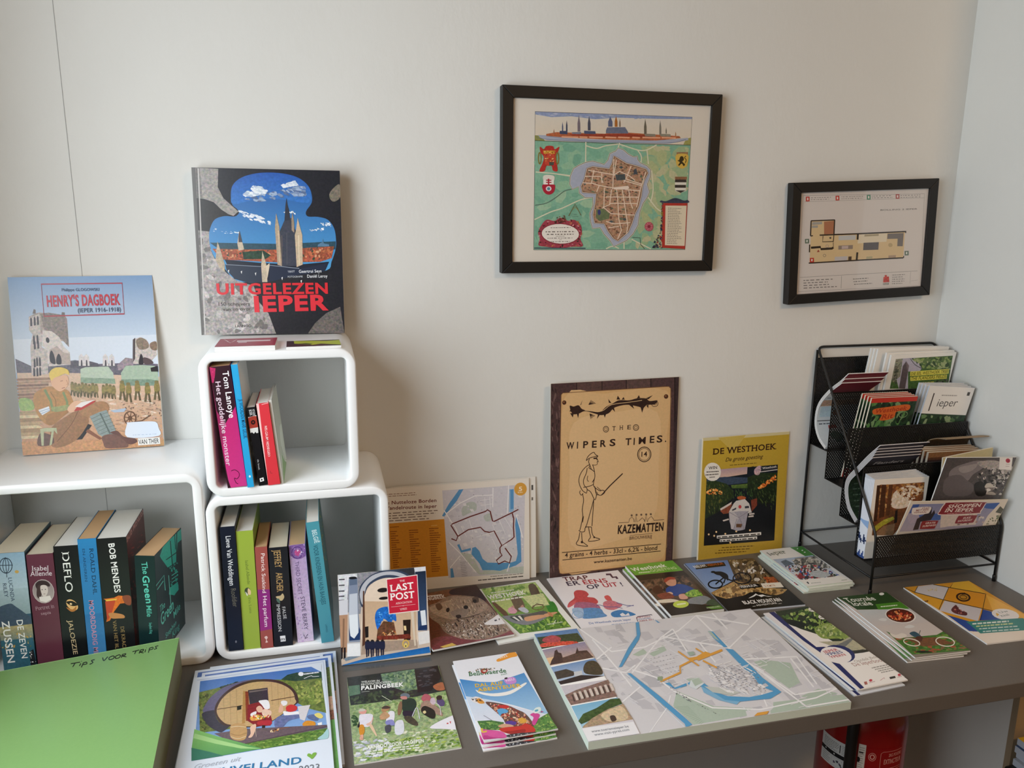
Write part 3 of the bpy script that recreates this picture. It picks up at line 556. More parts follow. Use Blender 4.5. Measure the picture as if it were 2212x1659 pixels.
    for x, y, c in ((460, 620, 0), (455, 870, 1), (1490, 665, 2), (1482, 870, 3)):
        if c == 0:
            s.b('b9302a', '390,570 420,590 440,565 490,565 505,590 540,570 530,610 510,640 520,700 525,760 490,755 480,720 440,720 425,760 385,760 410,700 420,650 395,615', .15); s.p('d8a03a', '415,600 510,600 505,625 420,625', .2); s.b('c84a34', '425,630 500,630 498,700 460,720 428,700', .2); s.p('4a4f48', '460,690 500,690 495,715 462,715', .2); s.ring('8c7a3a', 8, 388, 660, 10, 45); s.ring('8c7a3a', 8, 525, 660, 10, 45); s.spray('e8b85a 8c2420 f0d8a0', 30, '420,600 505,600 500,710 425,710', 6)
        elif c == 1:
            s.b('e6ded2', '415,800 450,790 500,800 495,840 455,845 420,840'); s.b('b2223a', '412,865 500,865 500,915 480,938 455,945 430,935 412,910'); s.p('f0ebe2', '415,830 497,830 497,865 415,865'); s.p('b2223a', '450,820 462,820 462,868 450,868'); s.p('b2223a', '436,828 478,828 478,836 436,836'); s.p('b2223a', '436,845 478,845 478,853 436,853'); s.e('eadfe0', 456, 898, 22, 20); s.e('4f8f9f', 456, 898, 12, 12)
        elif c == 2:
            s.p('9f7a58', '1455,605 1545,605 1545,625 1455,625', .2); s.b('dcb654', '1453,625 1542,625 1540,700 1520,725 1495,735 1468,722 1453,700'); s.b('3a3018', '1485,640 1505,640 1512,665 1500,680 1520,700 1510,715 1495,695 1475,712 1468,705 1480,685 1462,672 1475,665'); s.l('3a3018', 6, '1522,690 1530,665 1518,650 1528,635', True)
        else:
            s.p('94684a', '1440,798 1535,798 1532,820 1442,820', .2); s.p('e9e4d6', '1440,820 1532,820 1525,910 1485,925 1442,910'); s.p('3b3532', '1442,820 1530,820 1530,842 1440,842'); s.p('3b3532', '1440,862 1526,862 1526,885 1440,885'); s.p('3b3532', '1442,905 1524,905 1485,925')
    s.b('a33f4f', '375,1340 385,1290 372,1240 400,1180 440,1140 500,1150 545,1125 610,1150 650,1140 700,1175 712,1240 700,1290 718,1345 640,1350 540,1362 440,1352', .2); s.spray('6a2230 d28a90 c25a62 3a2a2a b87a4a', 110, '375,1340 372,1200 440,1140 545,1120 690,1150 715,1240 715,1345 540,1362', 11); s.e('efe8de', 545, 1250, 148, 80, 2); s.ring('8a2c3a', 7, 545, 1250, 148, 80, 2); s.spray('4a2a22 7a3a2e', 24, '505,1165 520,1110 580,1105 605,1160', 11); s.l('3b4a5c', 8, '342,1362 740,1362')
    for y, a, b, wd in ((1203, 470, 625, 5), (1235, 430, 660, 7), (1255, 440, 650, 7), (1270, 510, 580, 4), (1285, 445, 640, 5), (1298, 535, 555, 4), (1312, 470, 620, 5)): s.rows('6d625a', a, y, b, y-3, a, y, 1, wd, .7, 0)
    s.p('b5382f', '1340,1005 1537,1005 1515,1365 1335,1355', .08); s.p('e6d9bf', '1365,1025 1530,1025 1512,1340 1358,1335'); s.b('3a4258', '1330,985 1370,990 1440,965 1510,985 1537,980 1537,1003 1340,1003', .3); s.spray('3a4258 2a2f48 8a7a3a a33a34 5a4a3a', 70, '1255,1360 1270,1310 1320,1230 1335,1000 1350,1005 1340,1360', 11)
    s.rows('6b625c', 1385, 1045, 1500, 1048, 1375, 1320, 22, 4, .8, .4); s.e('c8707a', 1235, 1190, 32, 34, m=.15); s.ring('b8405a', 4, 1235, 1190, 32, 34); s.e('7a2030', 1235, 1190, 12)
    for k in range(8): a = k*math.pi/4; s.l('9a3048', 3, [(1235, 1190), (1235+28*math.cos(a), 1190+30*math.sin(a))])
    s.l('7a6a3a', 5, '610,1110 660,1015 705,1105'); s.l('b59a4a', 3, '640,1060 660,1040 685,1065'); s.rows('6f8f80', 630, 1095, 690, 1100, 630, 1110, 2, 4)
picture('large black framed antique town map with a skyline above it', 0.1456, 0.9571, .4315, .3341, .06, .0210, [(183, 188), (1728, 240), (1648, 1452), (168, 1470)], a_map, 'e4dcd0')
def a_plan(s):
    s.l('8d8a88', 4, '318,292 1738,270 1672,1368 240,1425', closed=True); s.l('9a9796', 3, '328,365 1735,318'); s.l('8d8a88', 4, '262,1258 1640,1190'); s.l('8d8a88', 4, '745,1245 738,1390'); s.l('9a9796', 3, '1560,1200 1548,1340'); s.l('a8a5a3', 3, '1560,1310 1640,1300')
    for x, y, c in ((367, 333, 'c8443a'), (714, 322, 'c8443a'), (1080, 312, '4c8f70'), (1420, 303, 'b45a58')): s.p(c, [(x-22, y-28), (x+22, y-30), (x+22, y+26), (x-22, y+28)]); s.p('efe6e2', [(x-8, y-16), (x+8, y-16), (x+8, y+14), (x-8, y+14)])
    for x0, x1, y in ((405, 650, 318), (760, 1020, 308), (1115, 1390, 298), (1455, 1730, 292)): s.rows('8a8785', x0, y, x1, y-8, x0, y+22, 2, 7, .7, .15)
    s.t('BOLLING 2 IEPER', '5d5958', 1215, 472, 1650, 458, 16, .5)
    T = 'e0c79a'; K = '2b2320'
    s.p(T, '400,590 680,580 665,750 390,765'); s.p('b5795a', '552,600 672,590 660,745 550,750'); s.p('a9a8a4', '415,605 530,600 528,630 412,640'); s.p('a9a8a4', '410,648 480,645 478,672 408,674')
    s.p(T, '395,765 665,745 1500,720 1475,1030 375,1085'); s.p('e8dcc2', '950,745 1290,735 1280,840 940,860')
    s.p('c9cccd', '720,768 920,760 918,815 718,822'); s.p('c9c6c8', '670,1018 820,1010 815,1058 668,1065'); s.p('988a80', '715,885 885,878 882,925 713,932'); s.p('cbb9b8', '755,890 830,887 828,920 753,925'); s.p('615d60', '1010,852 1190,845 1182,935 1003,940'); s.p('ab9f80', '1025,755 1190,748 1188,770 1020,778'); s.p('7d7674', '1295,745 1485,738 1470,895 1405,895 1412,805 1288,808'); s.e('c2ab80', 1325, 880, 26, 24); s.p('b59c84', '1300,1005 1388,1000 1385,1030 1298,1035'); s.p('b9b08c', '1040,1018 1112,1013 1110,1040 1038,1045'); s.p('4a3a32', '830,1015 868,1013 864,1055 827,1057')
    for p, wd in (('400,590 680,580', 14), ('402,590 392,768', 14), ('676,580 665,750', 14), ('498,760 940,745 1515,720', 16), ('1510,718 1508,738', 12), ('392,770 420,765', 12), ('665,750 655,840', 9), ('655,836 530,838 538,770', 9), ('380,870 376,962', 14), ('395,908 505,900 510,925 640,918 655,905', 26), ('655,905 655,845', 6), ('365,1090 920,1060 1475,1033', 15), ('945,750 940,815', 22), ('935,965 925,1055', 22), ('1478,1035 1480,1010', 10)): s.l(K, wd, p)
    for x, y, c in ((350, 830, '6c7f70'), (1515, 978, '6c7f70'), (403, 1055, 'c23a30')): s.p(c, [(x-24, y-26), (x+24, y-28), (x+24, y+26), (x-24, y+28)]); s.p('e9ebe6', [(x-7, y-16), (x+9, y-12), (x+5, y+14), (x-9, y+10)])
    s.p('a5433a', '480,930 495,958 462,960'); s.e('5d574f', 622, 793, 12, 12); s.ring('8a8378', 5, 550, 1000, 15); s.ring('b09a98', 5, 583, 890, 16)
    s.rows('7f7c7a', 300, 1295, 700, 1278, 300, 1385, 4, 10, .75, .3); s.rows('7f7c7a', 880, 1282, 1100, 1270, 890, 1345, 3, 10, .75, .3); s.rows('85827f', 1340, 1238, 1530, 1232, 1335, 1340, 5, 9, .7, .4)
    s.p('c8443a', '1238,1260 1300,1255 1305,1320 1232,1325', .3); s.e('c8443a', 1264, 1248, 14, 12); s.p('a5a29f', '1230,1332 1300,1328 1298,1352 1228,1356', .3)
picture('small black framed evacuation plan hanging slightly crooked near the corner', 0.743, 0.797, .3435, .245, 2.45, .0200, [(280, 258), (1790, 205), (1675, 1372), (205, 1458)], a_plan, 'ded8d4')

# ---------------------------------------------------------------- covers that stand against the wall
def stand(name, label, cat, BL, BR, TL, t, quad, draw, base='ffffff', pg=None, group=None, material=None, board=False, fn=None, h=None):
    """leaning sheet or book; BL BR TL are corners of its printed front"""
    BL, BR, TL = Vector(BL), Vector(BR), Vector(TL); x = (BR-BL); w_ = x.length; x.normalize(); y = (TL-BL); y -= x*y.dot(x); h_ = h or y.length; y.normalize(); z = x.cross(y)
    o = BL - z*t; lift = max(0, -min(o.z, BL.z, (BR-z*t).z)+min(BL.z, BR.z))
    M_ = Matrix(((x.x, y.x, z.x, o.x), (x.y, y.y, z.y, o.y), (x.z, y.z, z.z, o.z+lift+TZ), (0, 0, 0, 1)))
    root = empty(name, label, cat, M_, group)
    if board:      # hardback: boards, spine and a recessed page block
        b = 0.0028; m = MB(); m.box((0, 0, 0), (w_, h_, b)); m.box((0, 0, t-b), (w_, h_, t-.0002)); m.box((0, 0, b), (b, h_, t-b)); m.build('cover', mat('hardback_cover', board, .35), root, bevel=.0006)
        MB().box((b, .003, b), (w_-.004, h_-.003, t-b)).build('pages', PAGE_W, root)
    else: MB().box((0, 0, 0), (w_, h_, t-.0002)).build('pages', pg or PAGE_W, root)
    s = Art(w_, h_, quad, base=base); draw(s); s.build('front_cover', root, material or GLOSS, t, fn); return root
def a_henry(s):
    s.p('7f9fc6', '86,160 1222,140 1250,700 120,760', .02, 'd3dfec'); s.p('d9e2ee', '120,640 1250,600 1262,850 130,900', .02)
    s.p('6a6672', '130,790 260,850 600,800 780,830 1060,820 1255,830 1255,940 140,940', .3); s.p('56525c', '560,815 650,800 720,810 780,825 785,865 560,860', .3)
    s.p('d8bda6', '140,900 560,900 1265,930 1290,1480 165,1548', .12, 'c9966f'); s.spray('c2a088 e2cdb8 b08c72 cdb09a', 110, '560,1060 1270,1030 1290,1450 700,1300', 26, .25, 5)
    s.p('a89a92', '245,465 290,440 330,430 400,440 460,470 520,440 545,480 552,640 540,660 350,620 260,580', .3); s.p('8a7d76', '340,440 400,432 520,450 545,480 555,700 500,640 420,590 360,560', .35)
    s.p('c4bab4', '245,470 330,440 335,590 350,600 340,700 385,720 385,910 255,918 250,700 270,600 245,570', .25); s.p('d6ccc6', '350,570 420,575 480,620 510,690 560,740 565,835 390,850 380,720 345,690', .18); s.p('b9a9a0', '400,720 460,690 510,740 560,750 565,835 400,830', .15)
    for x, y in ((262, 480), (290, 475), (315, 470), (280, 620), (308, 615), (285, 660), (312, 655), (280, 800), (300, 790), (322, 790), (275, 870), (300, 870), (322, 865)): s.p('3f3840', [(x-7, y), (x, y-16), (x+7, y), (x+9, y+55), (x-7, y+58)])
    s.e('2b262c', 388, 645, 14, 22, -10); s.b('2b262c', '400,760 415,725 435,760 445,830 405,815'); s.b('2b262c', '452,790 470,750 490,780 490,830 455,830'); s.p('6f6460', '285,405 300,410 300,440 275,440'); s.p('6f6460', '505,428 528,430 530,460 500,460')
    s.p('c9beb8', '1060,640 1120,620 1170,640 1190,680 1245,690 1250,760 1180,830 1060,830', .25); s.b('8c7c6c', '1085,650 1130,625 1180,660 1180,705 1110,715', .3); s.p('55494a', '1060,640 1080,625 1075,790 1055,820'); s.b('302a30', '1105,800 1122,750 1140,790 1138,832 1105,832'); s.b('5a4a4c', '1140,780 1190,790 1220,825 1150,832'); s.b('8a7460', '1195,670 1245,655 1250,720 1205,715', .3); s.p('9a8c92', '930,840 1000,780 1060,790 1060,850 940,880', .3)
    for x in (650, 690, 840, 890): s.p('d8d2d0', [(x-22, 845), (x-20, 770), (x, 750), (x+20, 775), (x+24, 845)], .15); s.p('4a444a', [(x-6, 845), (x-4, 800), (x+6, 800), (x+8, 845)])
    s.p('b9c8b4', '640,870 680,855 860,850 900,900 905,960 640,965', .1); s.p('a9bca6', '960,900 1000,845 1130,838 1230,845 1255,900 1258,960 970,1000', .1); s.p('2a2426', '1195,860 1255,845 1258,890 1200,890'); s.p('8aa08a', '640,935 910,945 915,985 640,980', .2); s.p('7d9482', '960,950 1190,950 1258,960 1255,1000 970,1000', .2)
    for i in range(12):
        x = 560+i*27+(30 if i > 7 else 0); y = 985+(i % 3)*6+i*1.5; s.b('8f8250', [(x, y), (x+22, y-6), (x+30, y+30), (x+20, y+60), (x+2, y+55)], .3); s.p('5a5238', [(x+2, y+50), (x+12, y+50), (x+8, y+92), (x-4, y+90)]); s.p('6d6342', [(x+14, y+50), (x+24, y+50), (x+30, y+92), (x+20, y+92)]); s.e('7a6f48', x+12, y-8, 11, 9)
    for i, x in enumerate((950, 1000, 1070, 1150, 1225)):
        y = 985+(i % 2)*15; s.b('8f7f4a', [(x, y), (x+30, y-8), (x+42, y+40), (x+30, y+70), (x, y+65)], .3); s.p('6a5f40', [(x, y+60), (x+16, y+60), (x+8, y+128), (x-10, y+126)]); s.p('5c5238', [(x+20, y+60), (x+34, y+60), (x+46, y+130), (x+30, y+132)]); s.e('80744a', x+16, y-14, 17, 12)
    for i in range(8): s.p(('9a7a62', 'b3947a', '8a6a58')[i % 3], [(135, 945+i*24), (420-i*18, 935+i*24), (420-i*18, 952+i*24), (137, 962+i*24)], .3)
    s.b('9dbb72', '150,1110 200,1095 250,1115 270,1170 240,1195 160,1190', .25)
    for i in range(8): s.p(('b8a07a', 'd8c7a0', 'a58a66')[i % 3], [(150, 1205+i*27), (300, 1200+i*27), (330, 1222+i*27), (152, 1230+i*27)], .2)
    s.p('c9986e', '160,1440 1290,1420 1295,1480 165,1548', .2)
    s.p('1f1c20', '540,1430 690,1300 720,1310 640,1420'); s.p('8a5a44', '690,1340 800,1415 780,1425 670,1360')
    s.b('b98a52', '265,1080 320,1030 390,1005 470,1020 540,1040 570,1110 585,1150 540,1200 460,1270 400,1310 340,1290 280,1200', .15); s.l('8a6436', 6, '400,1050 440,1120 430,1200', True); s.b('a87a48', '370,1230 460,1200 530,1180 545,1200 470,1260 400,1310 360,1290', .12)
    s.l('7d8f5e', 20, '355,1030 400,1120 415,1200'); s.l('7d8f5e', 18, '500,1050 530,1130 525,1170'); s.b('9aa06a', '405,1170 470,1160 540,1150 545,1185 430,1205', .2); s.p('e6ecf4', '300,1190 385,1160 392,1195 330,1232'); s.l('9ab0cc', 5, '305,1205 388,1178'); s.l('9ab0cc', 5, '318,1220 390,1192')
    s.b('9c7350', '400,1330 520,1240 620,1180 760,1130 830,1135 860,1190 780,1230 700,1240 690,1300 600,1420 480,1480 395,1470', .18); s.l('6f4e34', 5, '620,1185 560,1300 440,1440', True); s.b('a87e58', '620,1185 760,1128 835,1130 858,1185 760,1225 690,1250', .15)
    s.p('8c9a98', '705,1240 785,1205 840,1190 905,1340 910,1370 870,1385 800,1400 770,1380', .12)
    for k in range(6): s.l('69776f', 4, [(715+k*14, 1262+k*24), (790+k*14, 1228+k*24)]); s.l('69776f', 4, [(795+k*15, 1228+k*24), (855+k*12, 1205+k*26)])
    s.p('5d6a66', '783,1215 795,1215 870,1375 858,1380'); s.b('7a5a50', '800,1400 860,1380 920,1390 990,1425 1005,1480 930,1490 830,1490 808,1450', .15); s.b('6c4c46', '865,1370 920,1355 970,1400 1060,1415 1075,1445 1010,1460 940,1400', .15)
    s.b('e6b998', '530,1180 580,1125 640,1120 630,1160 590,1200 550,1208'); s.p('b83a34', '580,1200 620,1150 760,1115 740,1135 640,1190'); s.p('ece6e2', '590,1165 640,1130 750,1110 640,1170')
    s.b('e4b592', '405,940 450,930 530,920 545,970 530,1010 490,1040 460,1040 415,1000'); s.b('e3c661', '395,930 400,890 440,860 500,858 545,880 548,915 520,905 470,925 430,940 412,960', .06); s.l('8a5a44', 4, '480,965 500,960'); s.l('8a4a3c', 4, '490,1020 515,1014'); s.l('a06a4c', 3, '528,955 540,985 528,992')
    s.b('6a4e44', '300,1385 340,1370 410,1400 405,1460 290,1470', .2); s.p('b9bf9a', '310,1340 350,1330 440,1330 445,1380 420,1350 400,1460 380,1470 400,1360 340,1360 335,1470 318,1470', .1)
    s.ring('6a4c38', 9, 1025, 1255, 46, 52); s.ring('6a4c38', 5, 1025, 1255, 14, 16)
    for k in range(8): a = k*math.pi/4+.2; s.l('6a4c38', 5, [(1025, 1255), (1025+44*math.cos(a), 1255+50*math.sin(a))])
    s.l('6a4c38', 8, '1060,1285 1120,1275 1190,1230'); s.p('aebfd2', '870,1195 1000,1175 980,1205 900,1210'); s.spray('8a7466 6d5a50', 40, '900,1120 1270,1080 1285,1270 1100,1260', 9, .3)
    s.b('dfe7f2', '1000,1300 1010,1288 1180,1280 1235,1290 1250,1330 1250,1395 1000,1405'); s.rows('b9c8dc', 1045, 1388, 1240, 1380, 1045, 1388, 1, 5, .7, 0)
    s.p('f2efe9', '1083,1415 1258,1405 1262,1458 1086,1470'); s.t('VAN THER', '2f2a2c', 1090, 1462, 1252, 1450, 36, 1)
    s.l('b33644', 9, '350,212 985,202 997,440 365,460', closed=True); s.t('Philippe GLOGOWSKI', '3b4f72', 510, 266, 805, 262, 22, 1.0)
    s.t("HENRY'S DAGBOEK", 'c42c3c', 392, 385, 968, 368, 82, 2.4); s.t('(IEPER 1916-1918)', '3b4a66', 632, 430, 972, 420, 31, 1.3)
stand('comic_book', 'pale blue comic album with a seated soldier, leaning on the large shelf box', 'book', (-.678, -.0535, .3308), (-.4615, -.0395, .3308), (-.672, -.0145, .6235), .009, [(86, 160), (1222, 140), (1292, 1472), (168, 1550)], a_henry, 'a9c0da', PAGE_C)
def a_uit(s):
    s.p('23242b', '62,75 1253,128 1297,1448 128,1455', .25); s.p('9c9893', '62,75 280,92 275,240 320,330 440,440 400,475 330,450 240,360 170,335 80,320', .3); s.p('7d7a76', '62,75 130,80 150,330 80,320', .3); s.p('2a2828', '80,330 180,340 300,420 380,475 250,490 205,580 200,600 90,580', .2)
    s.p('a29c9a', '90,585 205,600 215,760 260,860 350,950 470,1020 560,1050 600,1180 680,1280 740,1448 128,1455', .35); s.spray('8c8684 b8b3b0 777270 c4bfbc', 90, '100,620 210,640 350,980 560,1080 700,1440 130,1450', 32, .6, m=.25); s.p('6f6a66', '1000,1448 1060,1360 1150,1280 1260,1230 1296,1448', .4); s.b('7c7466', '1170,320 1210,260 1255,240 1258,340 1200,375', .35); s.p('5d5a57', '62,75 95,78 145,1453 128,1455'); s.l('c4c0bd', 10, '118,85 158,1450'); s.l('4e4a48', 5, '105,85 148,1450')
    W = '380,290 400,220 470,165 580,135 700,130 830,145 930,180 1000,240 1030,310 1030,380 985,450 1000,490 1080,495 1160,520 1210,590 1225,680 1222,760 1190,860 1150,930 900,960 700,1010 500,1020 400,990 320,900 260,840 215,750 200,650 210,570 250,500 330,475 410,480 445,450 430,420 390,380'
    s.b('1f4a9a', W, .03, '57a8dc'); s.b('2a5cb0', '385,290 400,220 470,165 580,138 700,133 830,148 930,184 998,240 1026,310 1000,380 800,350 600,340 400,380', .15, '3a7ac4')
    s.spray('e9eef4 cfdbe8 b5c4d8', 60, '470,300 560,230 700,250 660,310 500,330', 24, .5, 20, .08); s.spray('e6eaf0 c9d4e2', 40, '780,230 900,195 930,240 800,260', 24, .5, 20, .08); s.spray('5a6f96 7d92b4 9fb2cc', 70, '480,340 680,290 980,230 1000,330 850,330 600,370', 26, .4, 20, .1); s.spray('e9eef4 d6e2ee', 46, '410,400 480,440 600,470 710,530 700,555 520,510 430,450', 20, .4, 20, .08); s.spray('eef3f8', 20, '1010,590 1130,580 1130,610 1020,610', 12, .3, 20); s.spray('d4e2ee', 20, '240,560 230,600 460,600 440,620 330,620', 12, .25, 10); s.spray('e6edf4', 14, '800,450 910,440 900,480 800,475', 12, .5); s.spray('dfe9f2', 16, '1090,540 1180,540 1200,600 1120,570', 11, .4)
    s.p('2f4f5e', '205,690 500,700 800,710 1222,695 1220,760 900,770 300,760', .25); s.p('a4583f', '225,740 500,750 760,755 1210,735 1190,830 1100,860 760,860 300,830', .5); s.spray('c4724e d9a07a 8a4a38 5a4a48 2f4a38', 130, '225,745 760,760 1215,735 1180,850 700,850 300,820', 12, .7, m=.2); s.p('274433', '470,770 640,760 700,800 660,830 480,830', .5)
    s.p('1c2333', '325,830 600,860 760,870 930,880 1170,860 1140,930 900,960 700,1010 500,1020 400,990', .1); s.p('2b3547', '330,870 620,890 640,1020 500,1020 400,985 340,920'); s.p('222c42', '690,880 940,915 1160,870 1130,940 920,965 690,1020'); s.l('8a93a2', 5, '335,872 620,892'); s.l('8a93a2', 5, '690,882 930,912')
    for x, y in ((350, 920), (455, 930), (570, 945), (785, 985), (940, 1012)): s.p('e4e4e2', [(x, y), (x+12, y-6), (x+8, y+22)])
    s.p('c9b9a4', '430,700 445,600 470,690 485,750 440,760', .15); s.p('4d4a52', '440,640 448,595 470,690 440,690'); s.p('b8a892', '250,830 268,680 300,780 325,870 325,930 280,890', .25); s.p('c4b49c', '622,890 632,765 665,880 672,1020 630,1020', .2); s.p('d9c9b0', '660,890 690,865 690,890 672,990')
    s.p('3e4250', '760,640 780,590 820,500 875,500 895,590 930,640 940,890 770,890', .2); s.p('b49f86', '735,580 745,460 770,570 778,690 790,890 755,880', .2); s.p('c9b498', '905,600 918,500 938,580 955,640 958,880 910,900 895,640', .15); s.p('2f3340', '812,520 820,400 828,340 838,400 850,440 858,520', .1); s.p('a08c78', '868,520 876,450 890,540 890,620 870,600', .15); s.l('6f625a', 5, '790,640 790,880'); s.l('e3d2b6', 7, '925,640 930,880'); s.l('55565e', 5, '830,620 832,880'); s.l('e0cdb0', 4, '762,600 772,860')
    s.p('5a7f9c', '1080,720 1115,700 1120,670 1128,710 1170,720 1170,735 1080,735', .1)
    s.t('TEKST', 'c9ced6', 838, 945, 895, 942, 15, .5); s.t('Geertrui Seys', 'e9ecf0', 928, 948, 1110, 946, 24, .6); s.t('FOTOGRAFIE', 'c9ced6', 838, 986, 958, 985, 14, .5); s.t('Daniël Leroy', 'e9ecf0', 995, 988, 1158, 988, 24, .6)
    s.t('UITGELEZEN', 'd92e38', 258, 1116, 1162, 1118, 86, 2.7); s.t('IEPER', 'dd3440', 566, 1262, 1168, 1252, 122, 3.2); s.t('150 schrijvers', '5b5654', 272, 1212, 528, 1212, 30); s.t('van en over', '5b5654', 306, 1256, 535, 1252, 30); s.t('LANNOO', '4c4644', 405, 1392, 538, 1390, 20, .4, True)
stand('hardcover_book', 'large hardback with a tower seen through a stone window, on the smallest shelf box', 'book', (-.3865, -.037, .5232), (-.146, -.050, .5218), (-.3765, -.0245, .8025), .0225, [(62, 75), (1253, 128), (1297, 1448), (128, 1455)], a_uit, '2a2a30', None, None, VARN, board='b9b5ad')
def a_wipers(s):
    for a, b, c in ((75, 280, '4a3534'), (280, 482, '59423e'), (482, 674, '523c3a'), (674, 866, '5b4642'), (866, 1050, '4f3a3a'), (1050, 1084, '3a2c2e')): s.p(c, [(a, 115-(a-75)*.055), (b, 115-(b-75)*.055), (b, 1660), (a+10, 1660)], .25)
    for x in (280, 482, 674, 866, 1050): s.l('1d1516', 6, [(x, 60), (x+10, 400)])
    s.spray('2c2020 6d5450', 60, '78,130 150,130 160,1580 100,1580', 30, .2, 85, .2)
    B = '158,200 172,186 980,135 1008,135 1022,150 1024,400 1022,1000 1008,1440 1000,1465 200,1580 176,1575 168,1540 160,900'
    s.p('cfa672', B, .05); s.b('d6b07e', '185,225 500,190 990,165 1000,500 1000,1000 985,1430 600,1500 200,1555 185,1000', .04); s.b('dcb888', '260,420 600,330 920,330 940,700 900,1150 560,1330 260,1350 240,800', .03); s.l('7a5434', 5, B, closed=True)
    for x, y in ((184, 260), (987, 210)): s.e('4a2a1c', x, y, 17); s.e('8a5a3a', x-3, y-4, 7)
    K = '33201a'
    s.b(K, '228,285 260,290 300,280 330,310 400,325 470,330 520,290 570,265 620,240 700,240 760,225 830,225 860,245 920,240 900,270 840,275 810,300 780,290 700,275 640,280 580,300 540,340 480,355 420,340 350,325 300,345 250,345', .25)
    for p in ('232,340 255,375 262,345', '285,340 298,380 306,335', '320,275 330,240 312,280', '540,260 535,230 560,262', '600,235 610,205 630,235', '455,350 448,385 470,352', '500,345 510,375 522,340', '560,300 590,330 580,290', '640,235 655,215 665,235', '760,225 775,200 785,222', '830,225 885,200 850,232', '790,290 803,335 815,295', '835,280 850,300 852,272', '700,275 740,305 725,270', '240,300 228,330 250,325'): s.p(K, p)
    for k in range(5): s.l(K, 4, [(380, 275), (400+k*9, 240+k*6)]); s.l(K, 4, [(390, 345), (400+k*8, 385-k*6)])
    s.l('e2bd8a', 4, '350,318 480,325 560,275 700,255 800,240', True); s.ring(K, 4, 900, 265, 26, 22); s.ring(K, 3, 903, 262, 12)
    for x, y in ((521, 462), (757, 447)): s.ring(K, 5, x, y, 21, 22); s.ring(K, 3, x, y, 11, 12)
    for ch, x, y in (('T', 570, 472), ('H', 628, 466), ('E', 690, 462)): s.t(ch, K, x, y, x+28, y-2, 32, .6, True)
    for ch, x0, y0, w_ in (('W', 208, 618, 62), ('I', 292, 612, 9), ('P', 342, 608, 40), ('E', 412, 604, 38), ('R', 478, 598, 46), ('S', 552, 590, 46), ('T', 676, 582, 46), ('I', 740, 578, 9), ('M', 780, 572, 54), ('E', 866, 562, 36), ('S', 920, 558, 44), ('.', 985, 553, 9)): s.t(ch, K, x0, y0, x0+w_, y0-w_*.06, 50 if ch != '.' else 50, 2.0)
    s.ring(K, 6, 826, 650, 52, 56); s.ring(K, 3, 826, 650, 42, 46); s.t('14', K, 804, 668, 848, 664, 36, 1.2)
    L = lambda p, wd=5: s.l(K, wd, p, True)
    L('370,705 378,680 400,655 428,640 440,655 462,668'); L('370,705 395,685 440,672 462,668 452,680 455,700'); s.p(K, '425,682 455,678 456,690 428,692'); L('395,690 388,712 398,735'); L('455,690 464,705 456,712 458,730 438,738 420,735', 4); L('460,712 470,712', 4)
    L('398,735 370,750 335,790 315,840 318,885 345,935 378,955'); L('378,760 372,800 352,850 355,890 380,920 378,950'); L('420,735 430,760 440,810 438,840 420,870'); L('398,735 412,770 440,790'); L('400,745 392,760 420,775'); L('385,820 380,850 392,865', 4); L('438,840 430,890 450,915 485,935'); L('350,910 400,900 432,885'); L('485,935 505,928 522,940 512,955 490,968 468,962 460,945'); L('460,905 490,930', 4); L('440,900 455,960 475,962', 4)
    s.l(K, 8, '515,945 560,895 660,798'); s.l(K, 5, '490,970 515,945'); L('328,935 322,950 335,970 350,955'); L('380,925 410,945 440,1000 452,990 455,955 440,900'); L('345,960 355,1010 345,1080 350,1140 330,1240'); L('435,1000 420,1060 385,1190 372,1215'); L('435,1000 432,1080 425,1205'); L('355,1140 350,1180 358,1130', 4); L('320,1240 340,1252 368,1246 375,1215 420,1212'); L('330,1255 320,1310 305,1335 310,1352 345,1358 395,1360 370,1340 350,1320 345,1258'); L('398,1215 408,1260 415,1290 402,1310 405,1322 460,1315 490,1302 450,1290 428,1262 422,1212'); s.e(K, 348, 1330, 9); s.e(K, 445, 1290, 7)
    s.l('6d5848', 4, '635,1175 715,1168 722,1140 740,1128 755,1145 756,1165'); s.l('6d5848', 4, '765,1165 770,1110 780,1165 800,1150 820,1130 838,1150 840,1162 850,1105 860,1160 870,1135 890,1118 908,1140 910,1148 990,1140')
    for x, y in ((737, 1115), (775, 1110), (812, 1108), (850, 1105), (886, 1102)): s.e('6d5848', x, y, 8)
    s.t('KAZEMATTEN', '2a1a16', 630, 1258, 985, 1222, 62, 2.2); s.l('6d5848', 3, '725,1268 900,1248'); s.t('BROUWERIJ', '6d5242', 722, 1300, 898, 1282, 22, .3, True)
    s.l(K, 5, '190,1415 970,1325'); s.l(K, 5, '195,1472 968,1378'); s.t('4 grains - 4 herbs - 33cl - 6,2% - blond', K, 214, 1452, 940, 1370, 34, .8); s.t('www.kazematten.be', K, 445, 1490, 745, 1452, 22, 1)
stand('poster', 'beer poster on tan paper with a line drawn soldier, on a printed dark plank ground', 'poster', (.2475, -.032, 0), (.5255, -.020, 0), (.2355, -.0180, .4065), .0025, [(73, 116), (1084, 62), (1060, 1468), (95, 1620)], a_wipers, '3d2c2c', PAGE_C, None, MATT)
